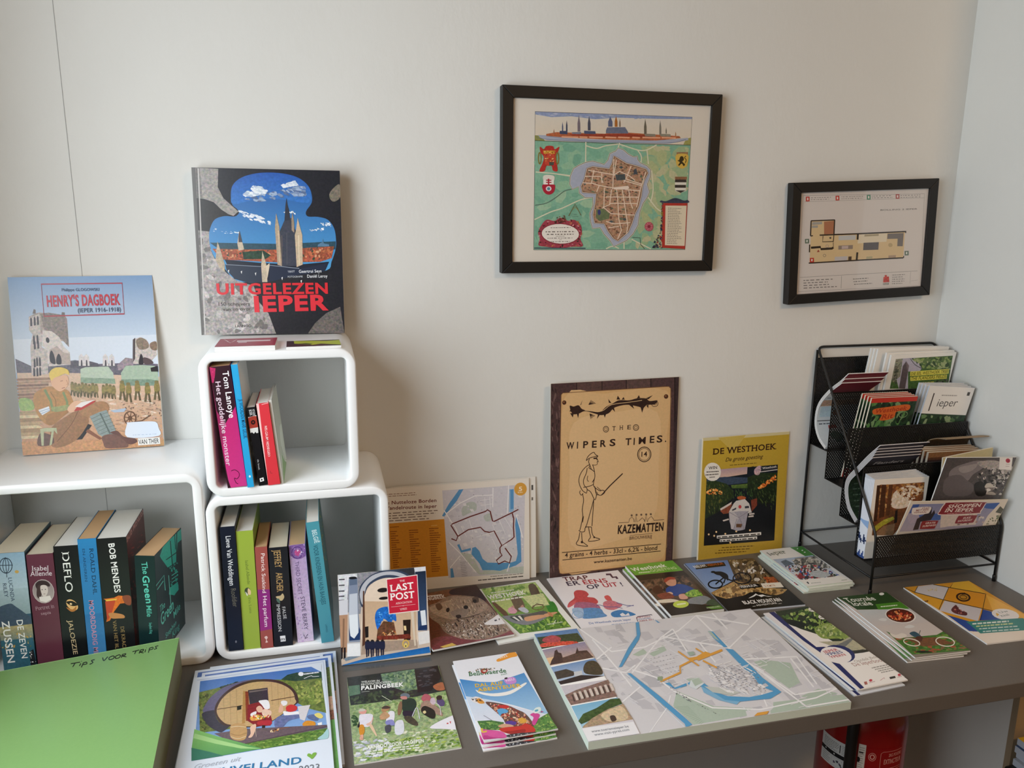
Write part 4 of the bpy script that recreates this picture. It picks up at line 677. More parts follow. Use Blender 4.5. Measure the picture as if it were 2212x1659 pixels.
def a_westhoek(s):
    s.r('c4a63c', 0, 0, 100, 100, .03, 'bd9c3a'); s.r('d6ca9a', 0, 0, 100, 2.2); s.p('cdb45a', '380,165 700,140 560,330', .03); s.l('efe7c8', 14, '200,160 128,1555')
    s.t('DE WESTHOEK', '3a2016', 315, 350, 1045, 300, 64, 1.8, True); s.t('De grote goesting', '3a2418', 465, 430, 890, 398, 42, .9, False, .3); s.rows('7a6428', 515, 472, 825, 450, 515, 472, 1, 9, .9, 0)
    s.p('16202a', '245,530 1065,470 1030,1310 205,1388', .3, '101216'); s.p('b59aa8', '250,528 720,492 715,570 500,600 245,620', .04, 'd8b9a8'); s.p('3a4a60', '245,620 460,600 720,610 800,590 800,660 500,690 245,650', .25); s.p('5f7a3a', '530,695 840,670 860,700 780,730 540,730', .3, '3a5526'); s.p('2f4226', '240,650 340,640 480,680 560,760 560,830 500,880 380,1000 225,1080', .5, '1d2a1c'); s.p('2a3a20', '720,610 850,560 1060,560 1045,900 860,900 720,780', .5, '14201a'); s.spray('4a5c2c 6a6a34 2a3a20 384a26', 130, '240,660 480,690 540,800 420,980 225,1060', 20, .25, 75); s.spray('33472a 4a5a30 1c2a1a', 100, '760,640 1060,560 1045,1000 820,880', 20, .3, 70); s.spray('2f4a2a 3f5f34', 50, '540,740 800,730 780,860 560,850', 18, .3, 80)
    s.p('1b1a1e', '720,500 790,485 785,515 720,520'); s.b('c4a8b0', '800,520 850,480 880,500 850,580 800,570', .4); s.p('32343a', '870,500 1060,485 1058,520 880,545', .3); s.l('e8e4e2', 7, '860,550 1060,525'); s.t('Westhoek', 'f2efea', 890, 520, 1050, 500, 22, .6)
    s.spray('f29a48 ffc472 e87830', 40, '230,760 330,720 450,770 440,800 240,800', 12, .8); s.spray('f08a3c ffb860 d86a2a', 46, '830,720 900,670 1050,570 1050,640 930,710 850,750', 13, .8)
    s.p('d8d4d0', '590,870 690,850 740,900 770,1000 720,1010 650,990 500,1000 560,900', .05); s.p('a9a6b2', '505,1000 650,985 730,985 690,1190 660,1200 600,1210 540,1190 510,1100', .12); s.p('c6c2c6', '505,1000 560,990 620,1060 560,1190 530,1190', .06); s.l('86828e', 6, '510,1000 620,1060 735,985'); s.l('86828e', 6, '600,1070 560,1190'); s.l('86828e', 6, '630,1070 680,1190'); s.p('6a4a32', '590,1130 660,1130 650,1170 590,1170', .3); s.b('b86038', '600,830 650,815 700,830 690,850 620,855', .2); s.e('c8444a', 633, 937, 18, 20); s.p('3a3c48', '540,970 590,945 590,965 545,985'); s.p('3a3c48', '690,930 735,925 740,950 690,955')
    for p in ('400,960 540,880 530,910 410,985', '430,1090 500,1070 505,1085 440,1105', '740,1010 800,1005 800,1020 740,1030', '730,1040 790,1030 792,1048 730,1055'): s.p('d8cfc8', p)
    s.p('8a4a34', '400,985 480,940 545,900 500,1010 440,1020', .25); s.p('7a3c2c', '760,860 830,840 830,920 770,990', .25)
    for x, y in ((265, 1255), (355, 1225), (590, 1215), (750, 1200), (520, 1345), (330, 1270), (462, 1245)): s.e('f2cf9a', x, y, 11)
    s.p('efece6', '360,1268 878,1218 878,1250 362,1300'); s.p('efece6', '395,1310 832,1268 832,1298 396,1340'); s.rows('4a4640', 370, 1288, 870, 1240, 370, 1288, 1, 14, .85, 0); s.rows('4a4640', 402, 1328, 825, 1288, 402, 1328, 1, 14, .85, 0); s.rows('6a4e1e', 420, 1405, 800, 1375, 340, 1470, 3, 9, .85, .05)
    s.e('ece8e0', 312, 543, 100, 104); s.t('WIN', '2f2a28', 262, 516, 368, 508, 30, 1.2, True); s.rows('55504c', 240, 545, 385, 538, 240, 545, 1, 12, .9, 0); s.rows('55504c', 228, 578, 382, 568, 228, 578, 1, 12, .9, 0); s.rows('55504c', 275, 605, 340, 600, 275, 605, 1, 10, .9, 0)
stand('magazine', 'ochre yellow magazine with a dinner table photo, leaning on the wall', 'magazine', (.585, -.018, 0), (.795, -.010, 0), (.5805, -.0105, .273), .003, [(200, 165), (1190, 115), (1112, 1415), (125, 1558)], a_westhoek, 'c0a03a', PAGE_C)
def a_nut(s):
    s.r('e9e2d8', 0, 0, 100, 100); s.rows('8a6a5a', 60, 325, 470, 300, 60, 350, 2, 8, .9, .3)
    s.t('Nutteloze Borden', '6f2f28', 158, 445, 708, 415, 42, 1.6); s.t('Wandelroute in Ieper', '6f2f28', 52, 516, 712, 486, 42, 1.6); s.t('De', '6f2f28', 60, 450, 128, 446, 42, 1.6); s.rows('6d5c54', 40, 565, 735, 520, 40, 660, 4, 10, .85, .25)
    s.p('d28e28', '20,695 818,628 855,1365 20,1440', .04); s.rows('8a4a10', 130, 735, 240, 725, 130, 735, 1, 11, .9, 0); s.rows('e6bc6a', 640, 715, 740, 705, 640, 715, 1, 8)
    for x, w_, n in ((130, 130, 17), (362, 130, 17), (615, 140, 20)): s.rows('8c4c12', x, 790 if x < 300 else 775 if x < 500 else 752, x+w_, 783 if x < 300 else 768 if x < 500 else 745, x+25, 1250 if x < 300 else 1235 if x < 500 else 1305, n, 12, .95, .6)
    s.p('cfccd4', '780,275 1790,200 1800,1330 850,1392', .04); G = 'b7bfb8'
    s.b(G, '1020,500 1100,420 1190,430 1195,520 1100,560 1030,590', .06); s.p('bcc3bb', '1000,1060 1140,1080 1250,1290 1800,1240 1800,1330 1240,1350 1100,1200', .06); s.b('b9c0ba', '1290,590 1380,560 1390,640 1320,660', .08)
    s.spray('dbd8dc c3c0ca d6d0d6 e2dfe2', 130, '800,290 1780,215 1790,1300 860,1380', 26, .7, 20, 0, 4)
    Bl = '5b96c8'
    s.p(Bl, '985,265 1040,258 960,400 800,600 775,590 860,440'); s.p('8fb6d6', '1600,260 1655,255 1660,520 1630,545 1600,540'); s.p(Bl, '1612,265 1650,260 1655,500 1618,510'); s.p(Bl, '1690,600 1720,640 1750,820 1770,1180 1700,1230 1500,1300 1420,1290 1280,1290 1240,1200 1140,1080 1150,1000 1190,985 1240,1040 1280,1140 1340,1190 1500,1195 1640,1190 1700,1170 1720,1080 1700,900 1680,700', .05); s.p(Bl, '960,960 990,950 1020,1030 1130,1000 1135,1030 1010,1060'); s.p(Bl, '875,1270 905,1265 925,1385 880,1392')
    for p in ('830,560 1000,430 1180,340 1400,330', '800,520 950,760 1000,900', '860,930 1000,1070 1200,1320', '870,1260 1000,1100', '1400,240 1400,480', '1590,210 1580,560', '1690,580 1780,870', '1620,1210 1590,1310'): s.l('f0eef0', 11, p)
    for p in ('1240,400 1370,380', '1250,460 1400,440', '1300,360 1310,520', '1360,350 1370,500', '1010,720 1080,860', '1110,640 1160,800', '1400,700 1460,860', '1480,640 1560,820', '1540,600 1640,760', '1400,880 1480,1060', '1560,1000 1660,1100', '1200,860 1480,780'): s.l('e9e7ea', 6, p)
    s.spray('55505e 6a6676', 60, '900,300 1750,260 1760,1150 1000,1300', 7, .3); s.rows('83808c', 1000, 1190, 1080, 1180, 1020, 1370, 9, 6)
    R = '6a2b28'
    s.l(R, 15, '890,880 950,905 970,850 885,710 905,690 1120,600 1310,535 1335,515 1370,535 1385,600 1400,655 1420,660 1640,550 1715,510'); s.l(R, 15, '970,850 1100,765 1250,735 1300,785 1360,800 1420,780 1520,970 1640,890 1670,860 1660,740 1660,620 1640,555'); s.l(R, 15, '1520,965 1495,1000 1500,1060 1525,1095 1455,1160 1480,1210 1560,1170 1620,1195 1640,1110 1560,1000')
    for p in ('1290,560', '1120,600', '1300,785', '1360,815', '1500,1060', '1610,1195'): s.spray('e09a68', 1, '%s %s %s' % (p, ','.join(str(float(q)+12) for q in p.split(',')), '%s,%s' % (p.split(',')[0], float(p.split(',')[1])+14)), 8)
    s.e('d9a044', 1735, 258, 77, 80); s.t('5', 'fff2dc', 1715, 282, 1755, 280, 52, 1); s.t('km', 'f6e2bc', 1705, 308, 1760, 304, 20, 1)
    s.rows('8d8782', 1380, 1375, 1800, 1335, 1380, 1375, 1, 9, .95, 0); s.rows('4c4642', 1225, 1425, 1800, 1370, 1225, 1425, 1, 12, .95, 0)
def a_nut2(s):
    s.r('e6e2da', 0, 0, 100, 100); s.r('55504c', 97, 8, 98.3, 13, .3); s.r('6a6560', 97, 20, 98.2, 23, .3)
stand('route_sheet', 'sheet with a town walking route map and orange list, leaning in front of its twin', 'leaflet', (-.088, -.0235, 0), (.2075, -.0235, 0), (-.081, -.0075, .2115), .0012, [(30, 255), (1835, 125), (1880, 1405), (30, 1605)], a_nut, 'e9e2d8', PAGE_W, 'walking route sheets', MATT)
stand('route_sheet', 'plain white back sheet showing past the right edge of the walking route map', 'leaflet', (-.068, -.0205, 0), (.2225, -.0185, 0), (-.064, -.0050, .2125), .0010, [(0, 0), (100, 0), (100, 100), (0, 100)], a_nut2, 'e9e2d8', PAGE_W, 'walking route sheets', MATT)
def a_last(s):
    s.r('cdbdae', 0, 0, 100, 100); s.p('8d8f96', '100,160 860,85 870,250 600,200 330,250 300,500 100,480', .25); s.p('2e3138', '380,130 760,90 770,170 640,180 500,130', .2)
    s.p('d9dce2', '100,165 265,150 268,185 195,195 185,380 115,390', .15)
    for y in (200, 250, 300, 345, 380): s.p('4a4a52', [(110, y), (160, y-4), (160, y+8), (112, y+10)], .2)
    s.p('b58e72', '115,510 190,505 190,830 130,830', .05); s.p('8a6a54', '150,540 165,540 165,800 150,800'); s.p('d2d4dc', '115,385 190,375 192,505 118,512')
    s.b('36435a', '285,290 330,210 420,145 540,115 650,125 750,180 790,260 800,300 760,300 640,200 500,190 400,230 345,300 330,430 300,420'); s.b('b9bcc4', '290,330 320,240 400,165 520,130 640,140 740,195 780,260 740,250 640,175 520,160 420,195 345,270 320,420'); s.b('e2d0bd', '325,420 345,310 410,225 520,185 640,200 740,280 770,480 780,770 340,770', .03); s.p('c8aa8c', '330,390 780,390 790,780 320,790', .04, 'd3b89c')
    s.e('1e1a1c', 490, 292, 48, 20, -6); s.e('1e1a1c', 500, 362, 44, 13, -6); s.p('1e1a1c', '340,610 370,605 372,700 345,705'); s.p('2a1f1a', '668,550 735,545 735,740 680,740', .3)
    s.b('1f6ac4', '425,540 440,470 490,440 550,440 600,490 610,560 580,550 560,580 500,540 470,600 450,640', .35); s.spray('2f86e0 1450a0 58a8f0', 40, '430,540 450,465 540,440 600,490 600,550 520,530 460,600', 9); s.p('6a4632', '450,630 500,560 590,570 615,690 640,690 620,720 440,720', .5); s.spray('f2b878 d88a48 8a3a28 f6dcb0', 60, '500,650 610,640 640,700 450,715', 8)
    s.p('7a3428', '445,690 730,670 740,710 600,715 450,725', .5); s.p('a89484', '320,740 790,720 800,790 310,850', .12); s.p('f2d8a0', '675,600 695,600 700,640 680,640')
    s.p('8d98ac', '195,195 268,185 285,500 300,640 300,740 205,745 200,500', 0); s.p('5d6d86', '200,200 266,190 268,245 202,255'); s.p('7f8ca4', '202,255 268,245 270,320 203,328'); s.p('c3cbd8', '203,330 270,320 276,500 202,510'); s.p('e4ecf4', '202,510 276,500 285,660 250,710 215,690'); s.p('1f3a6a', '204,620 218,690 250,712 285,660 290,610 302,640 300,722 208,730'); s.b('11141c', '195,190 210,180 250,178 266,190 250,198 210,200')
    s.p('eef1f4', '190,750 302,742 306,860 192,865', .03); s.p('d0d4da', '190,750 302,742 302,752 190,760')
    s.p('d6d9e0', '760,95 860,82 866,130 770,140', .1); s.p('1b2a40', '770,130 862,120 870,300 880,640 800,640 795,400', .1, '3a5278'); s.p('dfe6ee', '818,470 862,462 875,600 860,618 835,615', .02); s.p('1f3560', '815,600 880,590 882,628 800,640'); s.p('e3e2e2', '800,655 898,640 905,745 810,765', .05); s.p('d9cbb8', '735,480 760,470 785,770 770,775'); s.p('5a3a2c', '318,300 330,300 345,760 320,780')  # first polygon: white glare off the acrylic, painted into the cover ink
    for x in (365, 405, 450, 492): s.b('232842', [(x-22, 745), (x-12, 732), (x+14, 730), (x+22, 748), (x+20, 800), (x-18, 802)], .1); s.p('1c2038', [(x-16, 795), (x-2, 795), (x, 868), (x-10, 872)]); s.p('1c2038', [(x+2, 795), (x+16, 795), (x+14, 860), (x+4, 866)]); s.e('23201e', x, 728, 13, 8)
    for x in (145, 170): s.p('1f1a1e', [(x-8, 790), (x+8, 785), (x+9, 880), (x-9, 890)])
    s.ring('d8b45a', 12, 695, 755, 26, 30); s.e('e6d27a', 695, 770, 14, 22); s.e('3a3a3a', 695, 775, 5, 9)
    s.p('1d62ac', '135,940 350,880 900,780 912,832 165,940', .15, '2a78c0'); s.p('7d8fa0', '165,880 210,865 310,862 180,905', .2)
    s.p('f0e4e2', '518,195 790,152 810,470 545,502'); s.p('c4243c', '524,201 785,160 804,464 550,495', .02); s.t('THE', 'f4e4e4', 636, 220, 680, 214, 16, .5, True); s.t('LAST', 'fdf6f4', 555, 305, 760, 276, 56, 1.8, True); s.t('POST', 'fdf6f4', 555, 380, 768, 356, 58, 1.8, True); s.t('ASSOCIATION', 'f0d0d2', 603, 416, 746, 398, 17, .4, True); s.e('f0d0d2', 668, 426, 4); s.l('e8b8bc', 3, '565,438 775,412'); s.t('YPRES', 'f0d0d2', 640, 468, 703, 458, 17, .4, True)
lp = stand('leaflet', 'square leaflet of a memorial gate with a red title label, standing upright', 'leaflet', (-.177, -.263, .0012), (-.029, -.263, .0012), (-.1795, -.2120, .1385), .0016, [(98, 165), (862, 82), (915, 850), (145, 942)], a_last, 'c0b0a0', PAGE_W)
ACR = bpy.data.materials.new('clear_acrylic'); ACR.use_nodes = True
_n = ACR.node_tree.nodes; _L = ACR.node_tree.links.new; _n.remove(_n['Principled BSDF']); _t = _n.new('ShaderNodeBsdfTransparent'); _t.inputs[0].default_value = (.93, .96, .97, 1); _g = _n.new('ShaderNodeBsdfGlossy'); _g.inputs['Roughness'].default_value = .05; _f = _n.new('ShaderNodeValue'); _f.outputs[0].default_value = 0.05; _x = _n.new('ShaderNodeMixShader'); _L(_f.outputs[0], _x.inputs[0]); _L(_t.outputs[0], _x.inputs[1]); _L(_g.outputs[0], _x.inputs[2]); _L(_x.outputs[0], _n['Material Output'].inputs[0])
hold = empty('leaflet_holder', 'clear acrylic holder behind the square memorial gate leaflet', 'holder', Matrix.Translation((-.176, -.262, TZ+.0002)))
MB().add([(0, .0016, 0), (.146, .0016, 0), (.146, .0040, 0), (0, .0040, 0), (0, .0525, .138), (.146, .0525, .138), (.146, .0545, .138), (0, .0545, .138)], BOXF).build('back_plate', ACR, hold)
MB().box((0, -.018, 0), (.146, .0015, .0011)).build('lip', ACR, hold); MB().box((.05, .004, 0), (.096, .056, .002)).build('foot', ACR, hold)
# ---------------------------------------------------------------- brochures lying on the counter
def lay(name, label, cat, TL, w_, h_, th, t, quad, draw, base='ffffff', pg=None, group=None, z=0.0, material=None, fn=None, cuts=None, part='front_cover', seed=1):
    """flat brochure: TL its far left corner, th its turn in degrees, t its thickness, z the height it rests on"""
    a = math.radians(th); c, s_ = math.cos(a), math.sin(a); BL = (TL[0]+s_*h_, TL[1]-c*h_)
    root = empty(name, label, cat, Matrix(((c, -s_, 0, BL[0]), (s_, c, 0, BL[1]), (0, 0, 1, z+TZ), (0, 0, 0, 1))), group)
    if fn:
        m = MB(); N = 14
        for i in range(N):
            for j in range(10):
                x0, x1, y0, y1 = w_*j/10, w_*(j+1)/10, h_*i/N, h_*(i+1)/N
                m.add([fn(*p) for p in ((x0, y0, .0001), (x1, y0, .0001), (x1, y1, .0001), (x0, y1, .0001), (x0, y0, t-.0004), (x1, y0, t-.0004), (x1, y1, t-.0004), (x0, y1, t-.0004))], BOXF)
        m.build('pages', pg or PAGE_W, root)
    else: MB().box((0, 0, 0.0001), (w_, h_, t-.0003)).build('pages', pg or PAGE_W, root)
    s = Art(w_, h_, quad, base=base, seed=seed)
    if draw: draw(s)
    s.build(part, root, material or GLOSS, t, fn, cuts); return root
Q100 = [(0, 0), (100, 0), (100, 100), (0, 100)]
# green folder on a pile of plastic sleeves
def a_tips(s):
    s.r('7da563', 0, 0, 100, 100, .02); s.b('89b170', '0,470 60,560 130,800 160,894 -20,894', .01); s.l('a5d48a', 5, '0,268 1155,57')
    K = '1c2418'; D = lambda p: s.l(K, 7, p, True)
    for p in ('375,240 430,232', '400,238 392,262', '436,240 432,258', '436,228 438,226', '452,236 446,268', '452,238 470,234 474,246 452,250', '520,218 500,224 512,238 494,250', '570,205 582,228 604,200', '640,195 616,206 618,222 640,218 650,204 640,195', '682,188 660,198 660,214 682,212 692,196 682,188', '704,186 700,212', '704,188 728,182 722,194 702,198 736,206', '776,168 826,156', '802,164 794,186', '834,158 828,184', '834,158 858,152 854,166 832,172 862,180', '876,152 872,176', '880,142 882,140', '906,142 900,180', '906,144 930,136 932,150 904,158', '976,124 952,132 964,146 942,154'): D(p)
SLEEVES = mat_pages('plastic_sleeves', '8d8f70')
fold = lay('document_folder', 'green sheet marked tips voor trips on a thick pile of clear sleeves', 'folder', (-.684, -.234), .2545, .318, 3.5, .06, [(0, 268), (1155, 55), (990, 894), (-60, 894)], a_tips, '7da563', SLEEVES, None, 0, None, lambda x, y, z: (x, y, z*(.75+.25*x/.2545)))
# holiday park magazines
def a_park(s):
    s.r('dce4f0', 0, 0, 100, 100)
    s.p('4a78c0', '305,300 1700,118 1820,180 1900,860 1910,1020 195,1305 250,900', .05, '8fb2e0'); s.p('2f4a3a', '1310,290 1400,220 1520,190 1830,180 1840,290 1500,380', .4); s.p('6f7f3c', '290,440 500,390 760,310 1100,280 1320,280 1500,300 1830,260 1890,700 1650,640 1500,560 1200,700 700,900 300,950', .4); s.spray('8a9a48 5a6a30 768a3c a0a858', 90, '1480,330 1820,290 1880,640 1680,620 1540,520', 34, m=.3); s.spray('6a7238 4a5228 868a48', 60, '280,460 480,410 400,650 380,800 600,900 300,920', 34, m=.3); s.spray('3a4a34 2a3a2c', 20, '520,380 800,290 760,330 560,400', 22, m=.3)
    s.b('6a6484', '340,690 380,580 460,480 600,380 760,320 900,285 1050,280 800,370 620,480 520,600 500,660', .12); s.b('3e3a48', '335,700 500,665 500,740 560,830 680,850 600,930 540,940 420,870 350,780', .15); s.b('4a3430', '490,700 500,600 580,480 720,370 900,300 1100,275 1280,290 1420,350 1510,440 1540,540 1500,600 1100,860 700,870 560,830', .1)
    s.b('c9a878', '515,700 530,610 600,500 740,395 920,325 1100,305 1260,320 1390,370 1470,440 1495,520 1480,600 1100,850 700,850 580,800', .1)
    for p in ('600,500 610,790', '680,440 690,840', '760,395 770,840', '1200,315 1215,600', '1280,330 1290,600', '1360,360 1370,560', '1430,400 1440,560'): s.l('a58458', 4, p)
    s.l('6a4a34', 9, '520,655 850,605'); s.l('5a3c2c', 9, '1195,545 1490,495'); s.p('2b2a24', '768,620 822,602 822,655 770,668')
    s.p('b58a52', '845,420 880,430 870,830 830,835', .1); s.p('8a3a28', '872,430 910,430 930,800 880,800', .2); s.p('3a3040', '905,415 1152,382 1165,560 930,610', .2); s.p('7a6a6c', '920,428 1145,398 1146,412 922,446'); s.p('8a2030', '900,600 1060,560 1160,600 1210,800 1190,860 1010,870 900,800', .2); s.p('2a2024', '1090,790 1130,780 1120,900 1080,900'); s.b('b52c3c', '1030,810 1120,790 1200,800 1190,850 1040,850', .1)
    s.b('f0eef2', '1040,555 1080,540 1160,545 1180,640 1120,650 1080,600', .03); s.b('e6b8a0', '1010,640 1050,610 1090,640 1080,690 1030,690'); s.b('ece6ea', '940,710 1010,680 1000,730 950,750'); s.b('e8c4b0', '1080,680 1120,650 1200,680 1180,740 1100,740', .1); s.b('e0a050', '930,760 1000,720 1090,740 1080,780 960,800', .3); s.spray('d84a3c f2c858 6a8a3c f6f0e4', 40, '930,740 1090,720 1200,720 1200,760 950,800', 15)
    s.b('cf3a3a', '1390,620 1450,595 1520,620 1510,670 1420,690 1385,660', .06); s.b('ece9ec', '1320,560 1360,545 1400,560 1390,600 1340,610'); s.b('e2b49a', '1310,600 1340,600 1350,660 1330,690 1290,690'); s.b('f2f0f4', '1350,680 1440,690 1540,680 1550,720 1420,740 1370,740'); s.b('6a74a0', '1240,800 1300,740 1420,730 1550,720 1560,760 1420,800 1340,880 1250,880', .25); s.p('d9d4d8', '1530,620 1690,600 1620,800 1560,780', .04); s.b('5f6f9a', '1650,740 1720,720 1790,740 1780,800 1680,780', .2); s.b('e6d67a', '1740,720 1800,700 1850,740 1830,770 1780,760'); s.b('d9922e', '1590,850 1640,800 1740,810 1750,860 1660,895', .1); s.p('eef0f2', '1780,830 1835,815 1838,850 1790,862')
    s.p('6b5a62', '480,960 900,900 1900,850 1905,885 860,1095 620,1030', .2); s.l('3a3036', 6, '860,1090 1900,870'); s.l('b9a494', 6, '1000,920 1010,1000'); s.l('8a5a44', 8, '1180,930 1420,880'); s.spray('e08a3c f2d8b0 3a2a2a', 24, '1180,920 1300,890 1290,940 1190,950', 14)
    s.b('c29a68', '680,900 700,850 780,830 870,850 895,940 870,1030 780,1050 690,1010', .08); s.l('dcc8a4', 8, '690,880 780,870 880,880', True); s.l('9a7444', 6, '685,960 780,985 890,955', True); s.l('dcc8a4', 7, '690,1000 780,1025 880,995', True); s.b('e6bca4', '935,880 1000,840 1005,900 960,1000 910,1010 940,960')
    s.p('5d8038', '860,1095 1400,985 1905,890 1910,1020 1060,1160', .45); s.spray('7a9a48 4a6a2c 94ac58', 60, '900,1100 1900,900 1908,1015 1080,1155', 26, .4, 0, .2); s.b('a9d0d4', '1780,1030 1850,970 1912,900 1912,1018', .02)
    s.p('8ac46a', '232,905 500,990 800,1070 1090,1150 195,1305 200,1130', .03, '5a9a5a'); s.p('a8d48a', '235,960 520,1040 900,1130 1080,1152 820,1150 500,1090 220,1020'); s.p('3a7a64', '195,1140 420,1190 600,1240 195,1305', .05)
    s.e('f2f4f8', 1572, 213, 34, 26); s.rows('f2f4f8', 1610, 215, 1800, 190, 1610, 215, 1, 16, .9, 0); s.l('f2f4f8', 6, '1610,270 1700,235 1720,245 1800,240', True)
    s.p('dce4f0', '1700,118 1826,178 1830,90'); s.t('Groeten uit', 'b9c0cc', 215, 1412, 800, 1305, 56, 0, False, .35)
    s.t('HEUVELLAND', '2f77a8', 312, 1512, 1575, 1334, 82, 1.2); s.t('2023', '6a7078', 1540, 1462, 1800, 1428, 88, -.2)
    s.b('7fb04a', '1650,1240 1665,1212 1695,1218 1708,1228 1725,1205 1762,1200 1765,1220 1745,1250 1712,1282 1690,1268')
    s.l('c9d4ea', 10, '265,290 1850,55 2040,1500', False)
def a_park_low(s):
    s.r('dce4f0', 0, 0, 100, 100); s.r('5a78bc', 2.5, 2.2, 97.5, 40, .1, '7f9ad0'); s.r('6a7a3c', 2, 12, 98, 60, .4); s.r('6ca85a', 2, 60, 98, 100, .1); s.r('c9a890', 90, 40, 98, 52, .3); s.r('8a5a48', 94, 52, 98, 60, .5)
PARKQ = [(222, 260), (1877, 30), (2003, 1548), (-115, 1927)]
for i, (dx, dy, z) in enumerate(((.018, .047, 0), (-.003, .034, .004), (.010, .018, .008))):
    lay('magazine', ('holiday park magazine at the bottom of the pile by the medium box', 'holiday park magazine second from the bottom of the pile', 'holiday park magazine directly under the topmost one of the pile')[i], 'magazine', (-.404+dx, -.270+dy), .2005, .29, 1.2+i*.5, .004, Q100, a_park_low, 'dce4f0', PAGE_B, 'holiday park magazines', z)
lay('magazine', 'topmost holiday park magazine showing a barrel cabin and two guests', 'magazine', (-.404, -.270), .2015, .29, 2.0, .004, PARKQ, a_park, 'dce4f0', PAGE_B, 'holiday park magazines', .012)
# park brochure
def a_pal(s):
    s.r('7f9a62', 0, 0, 100, 100, .4, 'a3b48a'); s.p('2a3030', '70,240 1500,55 1640,450 1100,560 500,640 140,680', .4); s.p('6d8a72', '600,190 1130,110 1180,420 1000,470 760,380 640,330', .5); s.spray('7a9a6a 94ac84 4a6a54', 90, '600,200 1140,120 1200,440 900,420', 34, m=.2); s.p('231a1c', '1130,130 1500,60 1560,240 1400,460 1190,480', .3); s.spray('4a4448 3a3a40', 24, '1150,140 1480,90 1500,400 1200,440', 40, .3, -10, .2); s.b('b06a48', '1430,380 1580,320 1630,430 1500,450', .15); s.p('5a7a64', '100,380 270,360 290,500 110,540', .3)
    s.spray('2a3a2c 3a4a34 1f2a22 4a5a40', 120, '130,560 600,440 1200,470 1100,580 600,620 150,680', 36, m=.2); s.spray('94b078 b5c88e 7a9a5a a9bc80', 150, '130,690 700,610 1640,470 1700,700 900,800 160,900', 34, m=.2)
    s.spray('c4d0a4 9ab07a dfe4cc 84a062', 160, '180,1250 900,1050 1760,860 1880,1340 230,1600', 40, .35, -10, .2); s.spray('6a8a3a 88a84a 5a7a34 a9c05a', 200, '700,1250 1800,1050 1890,1330 300,1560 500,1400', 34, .4, -10, .2); s.spray('dfe2e8 c9ccd8 b8bcc8', 70, '190,1250 700,1180 900,1400 230,1590', 40, .4, -10, .1)
    s.spray('3a5a34 2a4a2c', 30, '150,840 260,820 270,1000 180,1010', 24, m=.2)
    s.b('e6e2ee', '280,850 330,820 470,820 495,880 450,1010 300,1000', .05); s.b('e0a094', '270,780 330,740 390,760 380,810 310,820'); s.b('c9c4b8', '270,760 310,735 370,745 360,770 280,780'); s.b('d8902e', '285,1000 350,990 370,1090 330,1160 290,1120', .1); s.b('e4c4a4', '440,1000 480,980 560,1140 540,1150', .05); s.b('e6bca8', '390,980 470,930 490,860 500,900 440,1000', .03); s.b('d9a490', '300,1160 345,1140 350,1220 300,1220', .2); s.p('2a2428', '255,1000 290,930 292,1020 262,1035')
    s.b('b58a62', '630,730 690,690 750,700 740,760 640,790', .1); s.b('4a3a34', '635,715 690,690 760,712 750,735 640,740', .1); s.b('e8e6f0', '740,790 820,780 835,860 810,960 740,970 700,930', .05); s.b('c49a72', '600,860 640,800 700,790 760,850 700,900 620,910', .15); s.b('8a8cc8', '700,930 800,910 840,990 760,1000 700,980', .1); s.b('4a4a54', '690,1010 770,990 780,1080 720,1120 690,1080', .2); s.b('dcdfe8', '850,950 960,920 990,1060 950,1140 850,1130', .06)
    s.b('1f3a30', '950,600 1020,575 1130,585 1175,670 1130,790 1040,800 960,770', .15); s.b('242034', '965,780 1130,780 1120,860 1040,850 980,860', .1); s.b('6a7a86', '915,530 970,495 1050,510 1060,560 960,560', .1); s.b('c88a84', '920,550 1010,545 1020,590 940,590', .1); s.b('8a6a50', '890,680 935,620 950,720 920,830 880,820', .1); s.b('4a4438', '980,870 1090,860 1200,960 1180,1010 1050,960', .4); s.l('c4ccb4', 9, '625,535 790,630'); s.l('d9d8e4', 12, '1110,860 1180,720 1230,900', True)
    s.b('b8606c', '1250,570 1300,510 1380,530 1400,590 1340,640 1270,620', .1); s.b('a88a7a', '1240,680 1280,630 1380,620 1560,770 1580,860 1420,800 1260,800', .25); s.b('26221e', '1260,720 1330,700 1460,770 1470,880 1400,890 1260,800', .2); s.b('e0cf9a', '1275,790 1310,770 1330,800 1300,820'); s.b('cbb8c4', '1400,580 1450,570 1480,640 1440,680 1390,640', .1); s.b('5a4a78', '1490,610 1560,580 1620,640 1600,700 1530,690', .1); s.b('3a2a28', '1485,560 1530,530 1575,550 1560,600 1500,600', .1); s.l('d6d2dc', 10, '1450,640 1540,700 1560,840', True)
    s.b('eceaf2', '1395,1045 1500,960 1720,860 1760,870 1805,1060 1780,1070 1600,1060', .01); s.p('c83a3c', '1700,945 1725,940 1720,985'); s.p('c83a3c', '1655,968 1680,962 1690,978 1660,985')
    s.t('WELKOM IN', 'e9eee9', 298, 334, 585, 312, 28, 1.2); s.t('PROVINCIEDOMEIN', 'e4eae4', 298, 378, 768, 332, 32, 1.4); s.t('PALINGBEEK', 'fafcfa', 300, 446, 970, 385, 60, 3.0); s.l('e0e6dc', 4, '305,475 430,464'); s.t('AANBOD VOOR GROEPEN', 'f4f6ee', 415, 1370, 1305, 1265, 52, 2.0); s.rows('e6eadc', 420, 1408, 1305, 1300, 420, 1445, 2, 17, .9, .1)
lay('brochure', 'square looking brochure of people wading through meadow grass, before the memorial leaflet', 'brochure', (-.1695, -.3005), .1478, .2095, .7, .0022, [(72, 245), (1505, 55), (1902, 1345), (222, 1600)], a_pal, '8aa06a')
